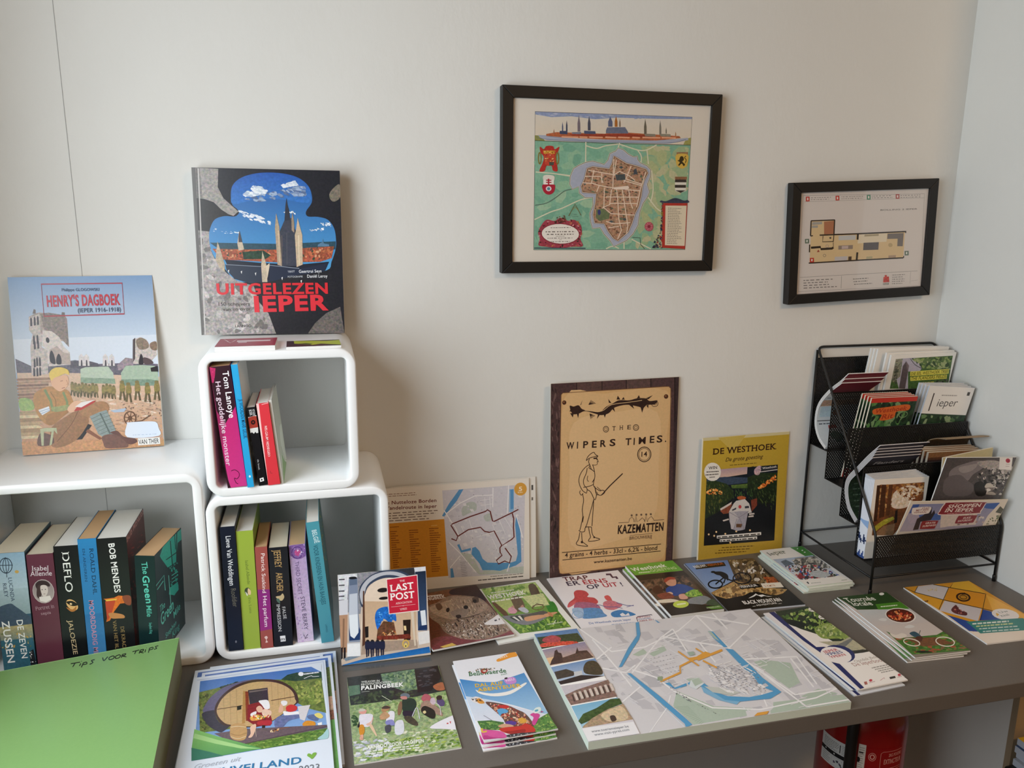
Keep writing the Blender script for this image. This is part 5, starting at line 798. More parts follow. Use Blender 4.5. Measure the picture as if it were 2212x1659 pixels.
# theme park leaflets
def a_belle(s):
    s.r('eef0f8', 0, 0, 100, 100, .01); s.p('3a8ad0', '85,462 400,490 640,480 800,420 1040,325 1120,460 1420,900 1330,920 900,820 500,760 130,745', .03, 'a4cdec'); s.p('cfe0f4', '130,745 500,760 900,840 1340,930 1400,1000 1100,1100 600,1140 300,1150', .02, 'e4e6f2')
    s.p('4a7a3c', '330,1150 560,1110 760,1130 720,1290 400,1320', .45); s.p('5d8f44', '1180,1080 1400,900 1530,1180 1400,1260 1200,1300', .45); s.spray('8cb05a 3a6a34 6a9a4c', 60, '340,1160 740,1120 700,1290 420,1310', 24, m=.2); s.spray('8cb05a 3f6f38 b0c468 6a9a4c', 70, '1190,1090 1390,920 1520,1180 1220,1290', 24, m=.2)
    s.b('f0a030', '660,158 700,130 870,40 910,38 945,95 860,120 690,180'); s.t('2022', 'fdf4e6', 705, 140, 820, 105, 26, 1.2)
    s.t('Bellewaerde', '3f7a4a', 240, 410, 800, 330, 62, 1.6, True); s.t('PARK', '4a8a54', 730, 378, 815, 352, 18, .8); s.b('a83a30', '420,320 450,290 520,290 520,330 460,365', .15); s.e('f0e0d8', 480, 320, 26, 14); s.spray('7a5a4a 4a4a44 8a6a3a c9a080', 36, '230,340 420,280 640,270 640,310 400,320 250,360', 14)
    s.b('f6f4f0', '330,620 420,650 600,660 850,600 1050,470 1060,500 860,650 620,705 400,680'); s.t('DAL AUF', 'f0c01c', 330, 580, 755, 512, 52, 2.0); s.t('ABENTEUER', 'f0c01c', 365, 650, 1010, 530, 52, 2.0); s.spray('b88a20', 26, '330,540 740,500 980,480 980,540 400,650', 9, .4); s.b('cf8fd8', '770,430 900,395 935,470 830,505 780,480'); s.t('NEU', 'f6e8f8', 800, 468, 915, 435, 34, 1); s.e('3a2a3a', 792, 418, 24, 14, -20)
    s.b('e8e4e6', '250,770 330,730 440,760 470,830 380,850 270,820', .08); s.b('d9963a', '330,790 380,755 440,790 460,830 380,840', .1); s.spray('2a2428 6a5a54', 12, '250,770 440,740 440,800 270,820', 16)
    s.b('6a4a40', '480,820 560,800 800,830 960,890 1090,960 1200,1160 1100,1280 820,1200 740,1060 600,930', .3); s.spray('c43a34 8a3028 e2b49a d8a080 5a3a30 f0d0b4 a85a44', 190, '500,820 800,830 1080,950 1180,1140 1000,1200 760,1080 600,920', 22, m=.1); s.b('5aa8dc', '660,920 740,890 820,920 800,960 730,980 700,1020 670,970', .05); s.b('e0a840', '970,1050 1030,1020 1090,1050 1080,1110 1000,1120', .1); s.b('5a3a9a', '780,1130 850,1095 940,1110 930,1160 830,1180', .15); s.b('c9302c', '680,860 780,830 840,860 760,890')
    s.b('d8a888', '670,1210 760,1160 900,1180 860,1250 700,1240', .1); s.b('cf3226', '680,1280 780,1230 1000,1180 1080,1120 1190,1180 1220,1280 1060,1330 900,1370 760,1340', .06); s.b('a8201c', '760,1330 900,1290 1070,1240 1060,1320 900,1370', .1); s.b('3a3a40', '790,1400 960,1340 1210,1290 1220,1320 960,1410 830,1440', .3); s.spray('8a8a94 d0d4dc 2a2a30', 30, '780,1390 1200,1300 1210,1340 820,1430', 14)
    s.b('d8489a', '1140,960 1190,920 1270,940 1260,1010 1210,1150 1170,1100 1190,1000'); s.b('e4f0ec', '1180,900 1210,840 1270,820 1290,870 1240,920 1200,925'); s.b('58a8c0', '1200,880 1240,860 1250,880 1215,900'); s.p('b04880', '1290,880 1330,890 1280,910')
    s.b('e05aa4', '400,1320 520,1310 700,1320 780,1380 780,1460 560,1500 430,1540 390,1430', .06); s.b('c43a88', '430,1440 600,1470 780,1450 560,1510 430,1550', .1); s.b('e8c44a', '380,1300 410,1290 420,1350 470,1330 480,1360 400,1380'); s.l('b03a80', 8, '420,1450 500,1440'); s.l('e9ecf0', 10, '430,1545 850,1455 1250,1330 1530,1190', True); s.l('8a8494', 8, '440,1040 570,1115')
BQ = [(0, 190), (925, 42), (1535, 1190), (430, 1590)]
CUTY = [-.0001, .006, .012, .018, .026, .036, .05, .07, .1, .3]
def lift(y, h0, y0):
    """height of a corner that curls up, straight between the folds"""
    g = lambda q: h0*max(0, 1-max(q, 0)/y0)**1.6
    for a, b in zip(CUTY[:-1], CUTY[1:]):
        if y <= b: return g(a)+(g(b)-g(a))*(y-a)/(b-a)
    return 0
def curl_b(x, y, z, mid=None): return (x, y, z+lift(y, .006, .06))
GB = 'theme park leaflets'
lay('leaflet', 'theme park leaflet at the bottom of its pile, lower right corner showing', 'leaflet', (.0015, -.312), .1085, .2105, 2.0, .0022, BQ, a_belle, 'eef0f8', None, GB, 0)
lay('leaflet', 'theme park leaflet in the middle of its pile, bottom edge showing', 'leaflet', (.000, -.307), .1085, .2105, 2.3, .0022, BQ, a_belle, 'eef0f8', None, GB, .0027)
lay('leaflet', 'topmost theme park leaflet with a red roller coaster train', 'leaflet', (.0025, -.3005), .1085, .2185, 2.2, .0022, BQ, a_belle, 'eef0f8', None, GB, .0054, None, curl_b, (1, CUTY))
# hedgehog and picnic brochures
def a_hedge(s):
    s.r('5a382c', 0, 0, 100, 100, .25, '7a4a40'); s.b('7a5038', '880,330 1300,240 1340,330 1200,330 900,450', .3); s.b('3a2220', '1090,290 1300,245 1380,400 1200,340 1080,330', .3); s.b('6a3a2a', '885,480 960,470 990,700 920,720', .3); s.b('8a4a50', '905,740 1000,690 1300,700 1600,650 1640,690 1300,770 950,830', .25); s.b('7a3a40', '915,800 1100,700 1300,720 1200,780 950,840', .3)
    s.b('96806e', '890,430 960,400 1060,345 1200,340 1330,360 1420,430 1480,500 1560,580 1600,640 1400,720 1200,720 1040,660 980,580 900,520', .35); s.spray('5a463c 8a7464 3a2e2a a08c7c', 160, '1000,560 1250,500 1440,460 1580,580 1600,640 1400,720 1160,720 1040,650', 22, .25, 60, .2); s.spray('e6dcd4 cfc4bc b8a89c f2ece6 3f322e', 260, '1000,580 1200,530 1450,480 1580,590 1590,640 1400,720 1180,720 1060,670', 15, .16, None, 0, 4)
    s.b('b8a28c', '900,440 980,410 1120,370 1150,470 1140,520 1100,540 1000,520 920,480', .25); s.b('a89280', '1080,360 1200,350 1330,370 1400,430 1300,500 1180,530 1130,500', .25); s.spray('c9b49c a58c74 6f5a4a dccab4', 110, '930,420 1100,360 1330,370 1400,440 1280,500 1150,520 960,490', 16, .18, 70, 0, 4)
    s.b('6a5244', '950,420 985,405 1010,440 975,465'); s.b('5f4a3e', '1265,360 1310,350 1320,390 1280,400'); s.b('9c8c80', '1080,480 1150,450 1230,450 1220,500 1160,530 1110,520', .15); s.b('2a1e1c', '1125,505 1160,500 1170,520 1145,532 1128,522'); s.e('1c1412', 1210, 437, 20, 16); s.e('1c1412', 1055, 460, 15, 20, 20); s.e('241a18', 1285, 385, 17, 14); s.l('5a4a42', 6, '1160,530 1230,520 1330,490', True)
    s.p('d8b45a', '985,790 1090,755 1135,785 1030,825', .08); s.p('f2f0ee', '880,345 1005,330 1005,336 882,352'); s.t('PALINGBEEK', 'efeae6', 800, 395, 1040, 360, 28, 1.6)
    s.b('f0eef0', '1368,580 1440,530 1505,495 1555,570 1550,580 1450,590', .01); s.p('4a4a58', '1455,545 1475,540 1480,552 1460,558'); s.p('6a5a60', '1490,535 1505,530 1500,550')
def a_pick(s):
    s.r('f0f2ee', 0, 0, 100, 100); s.p('8fb552', '1335,275 1800,225 2085,610 1640,670 1450,480', .3, '5d8a3a'); s.p('a9c46c', '1340,280 1800,228 1850,300 1420,380', .35); s.spray('9cc060 c4d88c 6a943c b0cc74', 110, '1345,280 1800,230 1880,330 1420,390', 22, m=.2); s.spray('5a8a34 88b04c a4c45c 3f6f2c', 120, '1560,560 1880,500 1960,440 2080,610 1650,665', 26, .4, None, .2); s.b('6f5a40', '1590,360 1660,350 1700,440 1640,480 1600,430', .2); s.b('5a4a38', '1740,260 1800,250 1850,380 1790,400', .2); s.b('6a4a30', '1420,400 1500,430 1560,530 1500,500', .2); s.b('3f8a34', '1880,420 1940,390 1980,470 1920,500', .15); s.p('b8c878', '1440,390 1580,365 1620,470 1560,500', .15); s.p('d0d89c', '1680,350 1860,320 1910,420 1760,440', .2)
    s.b('e0a4b4', '1555,455 1590,440 1630,470 1610,495 1560,490', .1); s.b('c4c8d4', '1640,455 1690,440 1730,475 1700,490', .1); s.b('c49484', '1580,440 1600,425 1610,445'); s.b('c49484', '1660,440 1680,420 1690,440'); s.ring('7a5a38', 6, 1810, 440, 50, 22, -6); s.l('5a4a3a', 6, '1760,450 1800,410 1860,420')
    s.b('84868c', '1500,520 1600,510 1760,490 1870,510 1880,525 1800,570 1700,595 1600,580 1540,550', .1); s.b('5f5a54', '1560,520 1720,500 1850,470 1880,500 1700,530', .15)
    for k in range(5): s.p('e9e6de' if k % 2 else '3a443c', [(1560+k*24, 530-k*4), (1580+k*24, 526-k*4), (1640+k*14, 560-k*3), (1620+k*14, 562-k*3)])
    s.b('d9a47c', '1690,530 1780,510 1870,505 1880,520 1760,555 1700,560', .05); s.b('d9a47c', '1860,500 1950,480 1970,488 1900,520 1870,522', .05); s.b('c98a60', '1890,480 1920,490 1935,520 1905,515')
    s.t('WESTHOEK', 'f6f6ee', 1398, 375, 1720, 328, 34, 2.2); s.rows('f0f0e0', 1420, 395, 1700, 350, 1420, 395, 1, 12, .9, 0); s.rows('eef0e4', 1420, 320, 1620, 292, 1420, 320, 1, 7, .9, 0); s.t('westhoek', 'eef2e6', 1880, 595, 2020, 570, 14, .4); s.l('eef2e6', 4, '1930,590 1955,550')
lay('brochure', 'white edged brochure of a picnic with a hammock under trees, half under the hedgehog brochure', 'brochure', (.068, -.0545), .155, .2035, 6.2, .003, [(1206, 307), (1829, 206), (2160, 624), (1450, 760)], a_pick, 'f0f2ee')
def curl_h(x, y, z, mid=None): return (x, y, z+lift(y, .0045, .09))
lay('brochure', 'brown brochure with a curled up hedgehog on its cover', 'brochure', (-.0535, -.0575), .1475, .2095, 7.6, .0035, [(680, 353), (1297, 249), (1630, 680), (922, 820)], a_hedge, '4a2c24', None, None, .0032, None, curl_h, (1, CUTY))
# town map pad
def a_pad(s):
    s.r('d8d7dc', 0, 0, 100, 100, .01)
    s.spray('dcdbe0 c6c5cc d6d5dc bfbfc6', 150, '340,170 1460,50 2140,660 900,850 760,820', 60, .5, 15, 0, 4)
    G = 'b3c4b6'
    s.p(G, '700,350 770,310 800,340 740,360'); s.p(G, '810,345 900,285 925,320 840,362'); s.p(G, '1500,395 1560,380 1740,400 1810,530 1740,570 1560,440', .04); s.p(G, '1640,660 2140,600 2145,660 1600,740 1640,700', .02); s.p(G, '1000,590 1250,690 1500,700 1530,740 1120,815 980,690', .03); s.p(G, '1820,620 1930,570 2060,600 1900,650'); s.p(G, '1060,510 1140,500 1180,540 1110,560'); s.p('d9d8dd', '1460,720 1620,690 1625,740 1480,770')
    for k in range(14): s.l('9ab09e', 3, [(985+k*14, 700+k*9), (1080+k*8, 690+k*8)])
    W = 'f2f2f5'
    for p in ('345,180 560,330 780,300 1000,190 1110,90 1460,150', '1110,90 1330,300 1860,690', '430,250 600,440 700,560', '700,470 880,240 960,180', '890,230 1140,270 1340,300', '860,500 980,590 1240,700 1560,710 1920,630 2100,560', '1340,300 1560,100', '1330,310 1780,610 2080,560', '1560,600 1600,690', '760,560 600,700', '960,620 940,700 830,870', '700,450 860,500 940,520', '1860,690 2140,640', '1400,380 1780,360 1920,540', '500,440 660,470 720,420', '560,300 440,400', '1740,370 1900,560', '1200,60 1320,180', '960,180 1060,330', '1140,270 1250,400'): s.l(W, 9, p)
    s.rnd.seed(4)
    for k in range(70):
        x = s.rnd.uniform(780, 1560); y = s.rnd.uniform(230, 600)
        if 560 < y and x < 1100: continue
        l_ = s.rnd.uniform(40, 110); s.l('e9e9ed', 4.5, [(x, y), (x+l_, y+l_*.55)] if k % 2 else [(x, y), (x+l_, y-l_*.28)])
    for k in range(60):
        x = s.rnd.uniform(380, 1050) if k < 30 else s.rnd.uniform(1400, 2050); y = s.rnd.uniform(180, 700); l_ = s.rnd.uniform(30, 90)
        s.l('e6e6ea', 4, [(x, y), (x+l_, y+l_*.6)] if k % 2 else [(x, y), (x+l_, y-l_*.3)])
    Bl = '54a0d2'
    s.p(Bl, '715,140 735,135 748,215 740,250 690,330 632,432 612,435 670,310 725,225', 0); s.l('d8e4ee', 4, '708,140 718,225 665,310 606,436'); s.p(Bl, '1195,195 1225,198 1325,300 1300,300 1230,240'); s.p(G, '1190,195 1215,200 1270,260 1240,245'); s.p(Bl, '1310,310 1360,315 1490,430 1560,500 1690,595 1620,640 1560,645 1420,660 1320,650 1240,600 1160,560 1090,560 1070,540 1140,500 1180,540 1260,600 1340,625 1480,630 1560,615 1640,590 1560,560 1470,470', .02); s.p('7fb6da', '1160,560 1240,600 1320,650 1420,660 1400,680 1280,650 1180,600'); s.p(Bl, '920,540 950,535 985,570 1060,540 1066,556 990,580'); s.p(Bl, '668,475 690,475 880,620 1060,770 1110,815 1112,858 1090,860 1060,810 860,640'); s.l('e4ecf2', 5, '660,480 850,640 1080,860'); s.p(Bl, '840,120 875,140 860,140')
    s.p('d9e2e6', '1090,520 1140,500 1180,540 1130,580 1080,560'); s.p(G, '1095,520 1140,503 1172,535 1120,560'); s.p('c4c9c4', '1180,560 1300,570 1420,600 1360,620 1240,600')
    s.spray('dfdee3 efeff2 c9c9d0', 60, '1200,420 1480,440 1620,560 1540,600 1340,610 1200,540', 26, .4, 20, 0, 4); s.rnd.seed(9)
    for k in range(34):
        x = s.rnd.uniform(1240, 1540); y = s.rnd.uniform(410, 590); s.l('f4f4f6', 4, [(x, y), (x+60, y+34)] if k % 2 else [(x, y), (x+50, y-16)])
    O = 'e2a443'
    s.p(O, '1060,375 1120,365 1180,330 1220,345 1150,380 1090,390'); s.l(O, 16, '1130,385 1290,320'); s.l(O, 9, '1000,330 1140,425'); s.l(O, 9, '1115,310 1200,360'); s.l(O, 10, '1165,390 1260,438'); s.l(O, 13, '1110,380 1015,430 1020,470 890,530'); s.p('94a88a', '870,500 900,495 905,530 870,520'); s.p('a4b6aa', '1060,335 1100,330 1115,350 1080,360', .1)
    s.p('dfa03e', '1538,735 1615,722 1622,768 1540,785', .02)
    s.rows('8a8a92', 1200, 420, 1560, 470, 1300, 560, 12, 4, .25, .2); s.spray('3f4048', 30, '900,520 1080,640 1340,780 1320,770 1000,620', 5, .4, 30); s.rows('9a9aa4', 820, 380, 1000, 340, 900, 480, 5, 4, .3)
    # strip of five photographs on the left
    s.p('ffffff', '40,215 325,175 745,880 420,940'); s.p('dcd8e0', '370,845 715,785 770,890 420,945'); s.p('f0f0f4', '372,848 716,800 772,895 425,948')
    s.p('5a86bc', '42,218 325,180 375,262 85,318', .1, '8aa8d0'); s.p('3a4a34', '60,240 330,210 376,265 88,318', .5); s.b('d85a4a', '85,285 160,270 300,265 340,285 200,295 95,305', .5); s.b('b8545a', '100,250 160,225 220,245 200,270 110,270', .3); s.spray('f0604a d84838', 24, '90,280 330,262 340,285 95,302', 9)
    s.p('8f8cae', '90,325 378,268 448,372 145,430', .1, 'd8b89c'); s.p('f0c89a', '115,380 180,368 190,400 140,418', .05); s.p('4a3838', '145,425 160,395 175,370 180,330 195,320 205,340 225,345 235,375 320,345 330,305 340,330 395,325 440,372', .3); s.p('5f4a44', '230,375 330,345 400,340 445,372 240,410', .3)
    s.p('6a94c8', '150,440 450,378 520,495 222,555', .05, 'c4d4e8'); s.b('4a4438', '375,440 400,400 460,400 505,470 480,490 390,480', .4); s.p('4a4440', '180,470 260,450 320,470 310,495 200,520', .3); s.p('cfd4da', '310,470 365,460 370,490 320,500'); s.p('2f2a30', '205,535 360,490 520,495 225,555', .2)
    s.p('cfcbd4', '226,565 526,520 605,630 295,690', .05); s.p('8a7068', '255,625 330,590 540,520 605,632 297,692', .3)
    for k in range(8): s.p('d8ccc4', [(310+k*34, 610-k*9), (326+k*34, 606-k*9), (350+k*34, 655-k*9), (332+k*34, 660-k*9)], .1); s.p('4a3c3a', [(300+k*34, 622-k*9), (309+k*34, 620-k*9), (326+k*34, 665-k*9), (316+k*34, 668-k*9)])
    s.p('7ab8dc', '300,700 605,640 715,785 375,845', .03, 'a8d0e4'); s.p('3f5a30', '345,800 380,750 470,710 560,650 620,645 640,680 540,720 440,790 370,820', .45); s.p('b0987c', '380,835 440,780 540,720 645,680 715,785 380,845', .3); s.b('d8c4a4', '500,760 560,720 640,700 680,780 560,800', .2); s.b('4a3a34', '560,765 590,760 605,790 575,800')
    s.t('www.toerismeieper.be', '8a8f98', 442, 876, 690, 838, 17, .8); s.t('www.visit-ypres.com', '8a8f98', 462, 898, 695, 860, 17, .8)
def pad_pages(root):
    for c in root.children:
        if c.name.startswith('pages'): c.name = 'sheets'
PADQ = [(40, 215), (1465, 45), (2150, 655), (420, 935)]
pad = lay('map_pad', 'big tear-off pad of town maps lying at the front edge of the counter', 'map pad', (.1535, -.2565), .4195, .2945, -.2, .013, PADQ, a_pad, 'cfced4', PAGE_G)
pad_pages(pad)
# cycling leaflet
def a_trap(s):
    s.r('f0eff6', 0, 0, 100, 100)
    s.t('TRAP', '5a1e38', 178, 300, 342, 282, 26, 2.0); s.t('ER', '2a2a52', 202, 330, 288, 320, 27, 2.0); s.t('EENS', 'b02a44', 308, 318, 470, 300, 27, 2.0); s.t('OP', '2a2a52', 332, 350, 418, 340, 27, 2.0); s.t('UIT', 'b8304a', 440, 336, 540, 326, 27, 2.0); s.t('!', '2a2a52', 564, 326, 574, 325, 27, 2.0)
    s.p('4a2a4a', '455,242 490,240 505,262 530,258 542,275 528,278 520,268 498,272 482,252 458,254')
    s.b('c84a54', '238,375 260,358 310,362 335,385 325,402 370,408 395,432 380,450 330,440 280,440 230,450 195,470 205,440 240,410', .15); s.b('d8606a', '195,470 215,440 250,425 240,450 210,470', .1); s.b('b0688a', '250,440 350,440 400,460 400,490 300,500 240,490', .25); s.b('5a94cc', '290,480 400,478 430,510 445,535 300,548 292,520', .2); s.b('a4c4e4', '225,480 290,480 290,540 240,530', .15)
    s.b('d85a5e', '438,400 460,390 480,402 490,430 455,425', .1); s.b('d07a8c', '430,440 480,425 530,440 560,460 500,490 440,480', .2); s.b('3a84c4', '480,510 540,490 600,500 640,515 650,525 600,535 500,540', .15); s.l('4a5a9a', 4, '380,465 400,455 450,470 520,470 560,480'); s.l('4a5a9a', 4, '520,440 590,460 640,462'); s.l('6a6aa8', 4, '590,470 640,458'); s.ring('8aa8d4', 4, 258, 520, 36, 24); s.p('f0eff6', '540,520 560,510 580,525 600,510 610,530 550,535')
    s.t('De Westhoek vanuit Ieper', '4a74b4', 332, 585, 620, 562, 13, .9); s.rows('8aa4cc', 480, 592, 640, 577, 480, 592, 1, 7, .9, 0); s.l('4a3a5a', 5, '665,572 655,545 665,538 765,525 770,530'); s.l('4a3a5a', 5, '690,572 780,566 775,555')
    for k, t_ in enumerate(('FIETSEN', 'VOORDEEL', 'IEPER.BE')): s.t(t_, ('a8324a', '3a5a9a', 'a8324a')[k], 662+k*8, 550+k*12, 758+k*8, 540+k*12, 9, .8)
lay('leaflet', 'white leaflet with red and blue watercolour cyclists in front of the poster', 'leaflet', (.2405, -.0345), .157, .213, 1.8, .0022, [(70, 285), (540, 215), (850, 562), (288, 628)], a_trap, 'f0eff6')
# guide booklets
def a_goest(s):
    s.r('4a3a30', 0, 0, 100, 100, .25); s.p('6fae3c', '600,195 920,157 1000,225 665,262', .02); s.t('Westhoek', 'f4f8ec', 652, 235, 885, 200, 25, 1.8); s.t('GOESTING', 'cfe4a8', 778, 238, 950, 214, 16, 1.4); s.rows('dcecc0', 690, 244, 770, 236, 690, 244, 1, 8, .9, 0); s.t('2021', 'f0f0ea', 722, 276, 782, 266, 13, .8); s.rows('b8a884', 800, 266, 890, 255, 800, 266, 1, 8, .9, 0)
    s.p('2e231e', '668,265 1002,228 1040,270 700,300', .15); s.p('5a463a', '690,300 1000,260 1150,400 1240,470 900,520 790,420', .3); s.spray('7a5a48 3a2e28 8a6a50 2a2422', 70, '690,300 1000,260 1060,330 760,400', 16, m=.2); s.b('2c4a94', '870,360 910,330 980,320 1050,345 1070,370 980,385 960,400 900,400', .12); s.b('d8a084', '870,285 910,272 940,290 940,325 905,335 875,320', .06); s.b('a84a34', '862,292 890,272 930,275 935,288 900,290 870,310', .1); s.b('dcb8a0', '860,390 900,375 920,390 880,400'); s.b('e0a894', '960,395 1000,390 1020,420 970,425'); s.b('4a2c24', '780,360 810,330 840,345 850,380 800,390', .2); s.b('8a4a3a', '810,400 880,380 930,410 860,430', .25); s.b('e8dcc8', '800,440 900,425 960,440 840,455', .1)
    s.b('84b048', '1000,390 1060,355 1100,375 1120,400 1040,410', .3); s.spray('a8d05a 5a8a34 d0e07a', 30, '1000,370 1090,355 1130,400 1030,410', 9); s.b('8a8f94', '1020,430 1130,400 1180,440 1060,470', .12); s.b('4a5a44', '1150,440 1210,420 1250,470 1160,480', .3); s.p('2a2320', '840,470 930,450 1250,470 1262,490 905,542', .15); s.p('5a8a34', '1140,478 1240,465 1262,488 1180,495', .2)
    s.e('c9dc54', 972, 462, 54, 26, -4); s.rows('f4f8d8', 945, 465, 1005, 455, 945, 465, 1, 10, .9, 0); s.t('westhoek', 'dcd8cc', 1148, 490, 1240, 477, 9, .4)
GQ = [(600, 195), (920, 157), (1265, 490), (905, 545)]
GG = 'green topped guide booklets'
lay('booklet', 'lower green topped guide booklet, its left edge showing under the upper one', 'booklet', (.4065, -.0335), .108, .216, 1.6, .006, GQ, a_goest, '4a3a30', None, GG)
lay('booklet', 'upper green topped guide booklet with a smiling cook on its cover', 'booklet', (.4125, -.0325), .108, .2165, 1.2, .006, GQ, a_goest, '4a3a30', None, GG, .0061)
def a_black(s):
    s.r('1b1816', 0, 0, 100, 100, .1); s.p('6a8ac4', '985,185 1260,150 1330,290 1170,380 1040,240', .04, '9ab4dc'); s.p('5a4a34', '1260,150 1500,110 1640,330 1690,380 1400,360 1330,290', .4); s.p('b8945c', '1170,380 1330,300 1480,340 1700,360 1650,400 1400,400 1270,420 1200,400', .3); s.spray('c9a468 8a6a40 d8bc84 6a5234', 120, '1180,390 1340,320 1500,350 1700,360 1600,400 1280,420', 18, m=.2); s.spray('6a5438 3a3024 8a7450 a08a64 d8d0c4', 120, '1270,150 1480,150 1560,260 1620,340 1480,320 1340,270', 20, .5, None, .2); s.spray('a8542c c46a38 7a3c20', 50, '1520,270 1600,270 1640,310 1560,330', 14, m=.2); s.spray('e6e2dc', 12, '1400,220 1480,210 1480,260 1420,250', 10)
    s.ring('14161a', 9, 1197, 325, 46, 26); s.ring('14161a', 9, 1375, 285, 62, 38); s.spray('2a2a2e', 20, '1330,270 1440,270 1430,310 1340,310', 6); s.l('14161a', 9, '1197,325 1250,280 1300,300 1375,285 1350,250'); s.l('14161a', 8, '1250,280 1240,262'); s.b('181a20', '1180,245 1230,240 1275,262 1280,300 1265,290 1240,270 1200,262'); s.e('181a20', 1178, 244, 16, 7); s.l('181a20', 10, '1225,262 1260,290 1250,318')
    s.p('1a1818', '1055,200 1245,175 1262,200 1065,228'); s.t('NIEUW!', 'f4f4f2', 1058, 220, 1135, 208, 17, 1.6); s.t('VERHUUR', 'c8642c', 1142, 206, 1250, 190, 15, .8); s.p('16130f', '1355,335 1490,320 1510,345 1365,358'); s.t('VERHUUR', 'f0f0ee', 1368, 351, 1488, 338, 15, 1.4); s.p('ece6d8', '1505,320 1650,310 1675,345 1525,352'); s.t('2 KMTR', 'd08a5c', 1540, 344, 1618, 338, 13, .6)
    s.p('161412', '1260,430 1330,410 1390,400 1430,380 1480,375 1560,395 1620,400 1680,385 1830,465 1290,502'); s.p('f0f0ee', '1420,420 1440,408 1455,400 1470,388 1490,398 1520,395 1545,405 1590,408 1560,410 1530,405 1510,412 1490,402 1475,398 1460,408 1440,415'); s.t('BLACK MOUNTAIN', 'f6f4f0', 1395, 458, 1660, 440, 22, 2.0); s.t('ADVENTURE', 'e4e2de', 1480, 472, 1625, 458, 11, .8); s.l('c9c7c2', 3, '1450,473 1472,471'); s.l('c9c7c2', 3, '1632,459 1655,456')
lay('brochure', 'black and sandy mountain bike brochure lying before the yellow magazine', 'brochure', (.546, -.0335), .1585, .2105, -2.6, .0035, [(985, 190), (1445, 140), (1832, 465), (1290, 502)], a_black, '1b1816', PAGE_B)
def a_ieper(s):
    s.r('f1f0ee', 0, 0, 100, 100); s.p('4a8f3c', '1730,72 1815,62 1900,130 1835,135', .03); s.e('e8f0e0', 1812, 92, 6, 4); s.e('e8f0e0', 1828, 105, 6, 4); s.e('e8f0e0', 1780, 80, 5, 3); s.t('Ieper', '4f5a50', 1592, 132, 1712, 112, 24, .4, True); s.rows('9aa49a', 1612, 108, 1690, 98, 1612, 108, 1, 5, .9, 0)
    s.p('a9bcd6', '1610,160 1700,150 1850,130 1880,125 2060,265 1800,305', .1, 'd0d8e4'); s.p('8a8880', '1760,150 1900,130 2000,210 1840,240', .4); s.spray('b8b4a8 6a6a64 d4d0c8 4a4a4c', 110, '1740,160 1900,130 2010,215 1780,230', 14, m=.2); s.spray('2a2c34 3a4a3a 6a4a44 b83a3c 3a5aa0 d8d4d0 242428', 190, '1680,200 1900,190 2060,260 1980,290 1800,305', 12, m=.2); s.b('b8c0c4', '1860,260 1900,235 1960,240 2000,265 1930,285', .15); s.p('5a6a7a', '1665,175 1700,160 1760,190 1700,210', .3); s.spray('b0383a 8a2c34', 12, '1760,270 1800,250 1830,290 1800,300', 14)
    s.p('f0efea', '1800,308 2060,268 2145,305 1850,352'); s.p('3a4048', '1842,322 1850,316 1862,330 1855,334'); s.rows('a4a8a4', 1875, 328, 1950, 316, 1875, 328, 1, 5); s.rows('8fa08f', 2070, 298, 2108, 292, 2070, 298, 1, 5)
IQ = [(1520, 95), (1810, 62), (2142, 300), (1848, 352)]
for i, (dx, dy, lab) in enumerate(((-.0050, -.0020, 'bottom town guide booklet of the pile beside the wire rack'), (-.003, -.0045, 'town guide booklet second from the bottom of its pile by the rack'), (.001, -.0035, 'town guide booklet just below the topmost one of its pile by the rack'), (0, 0, 'topmost town guide booklet with a green corner, on the pile by the wire rack'))):
    lay('booklet', lab, 'booklet', (.7285+dx, -.0295+dy), .1045, .1745, (-.8, 1.2, .6, .2)[i], .0032, IQ, a_ieper, 'f1f0ee', PAGE_G, 'town guide booklets', i*.0036)
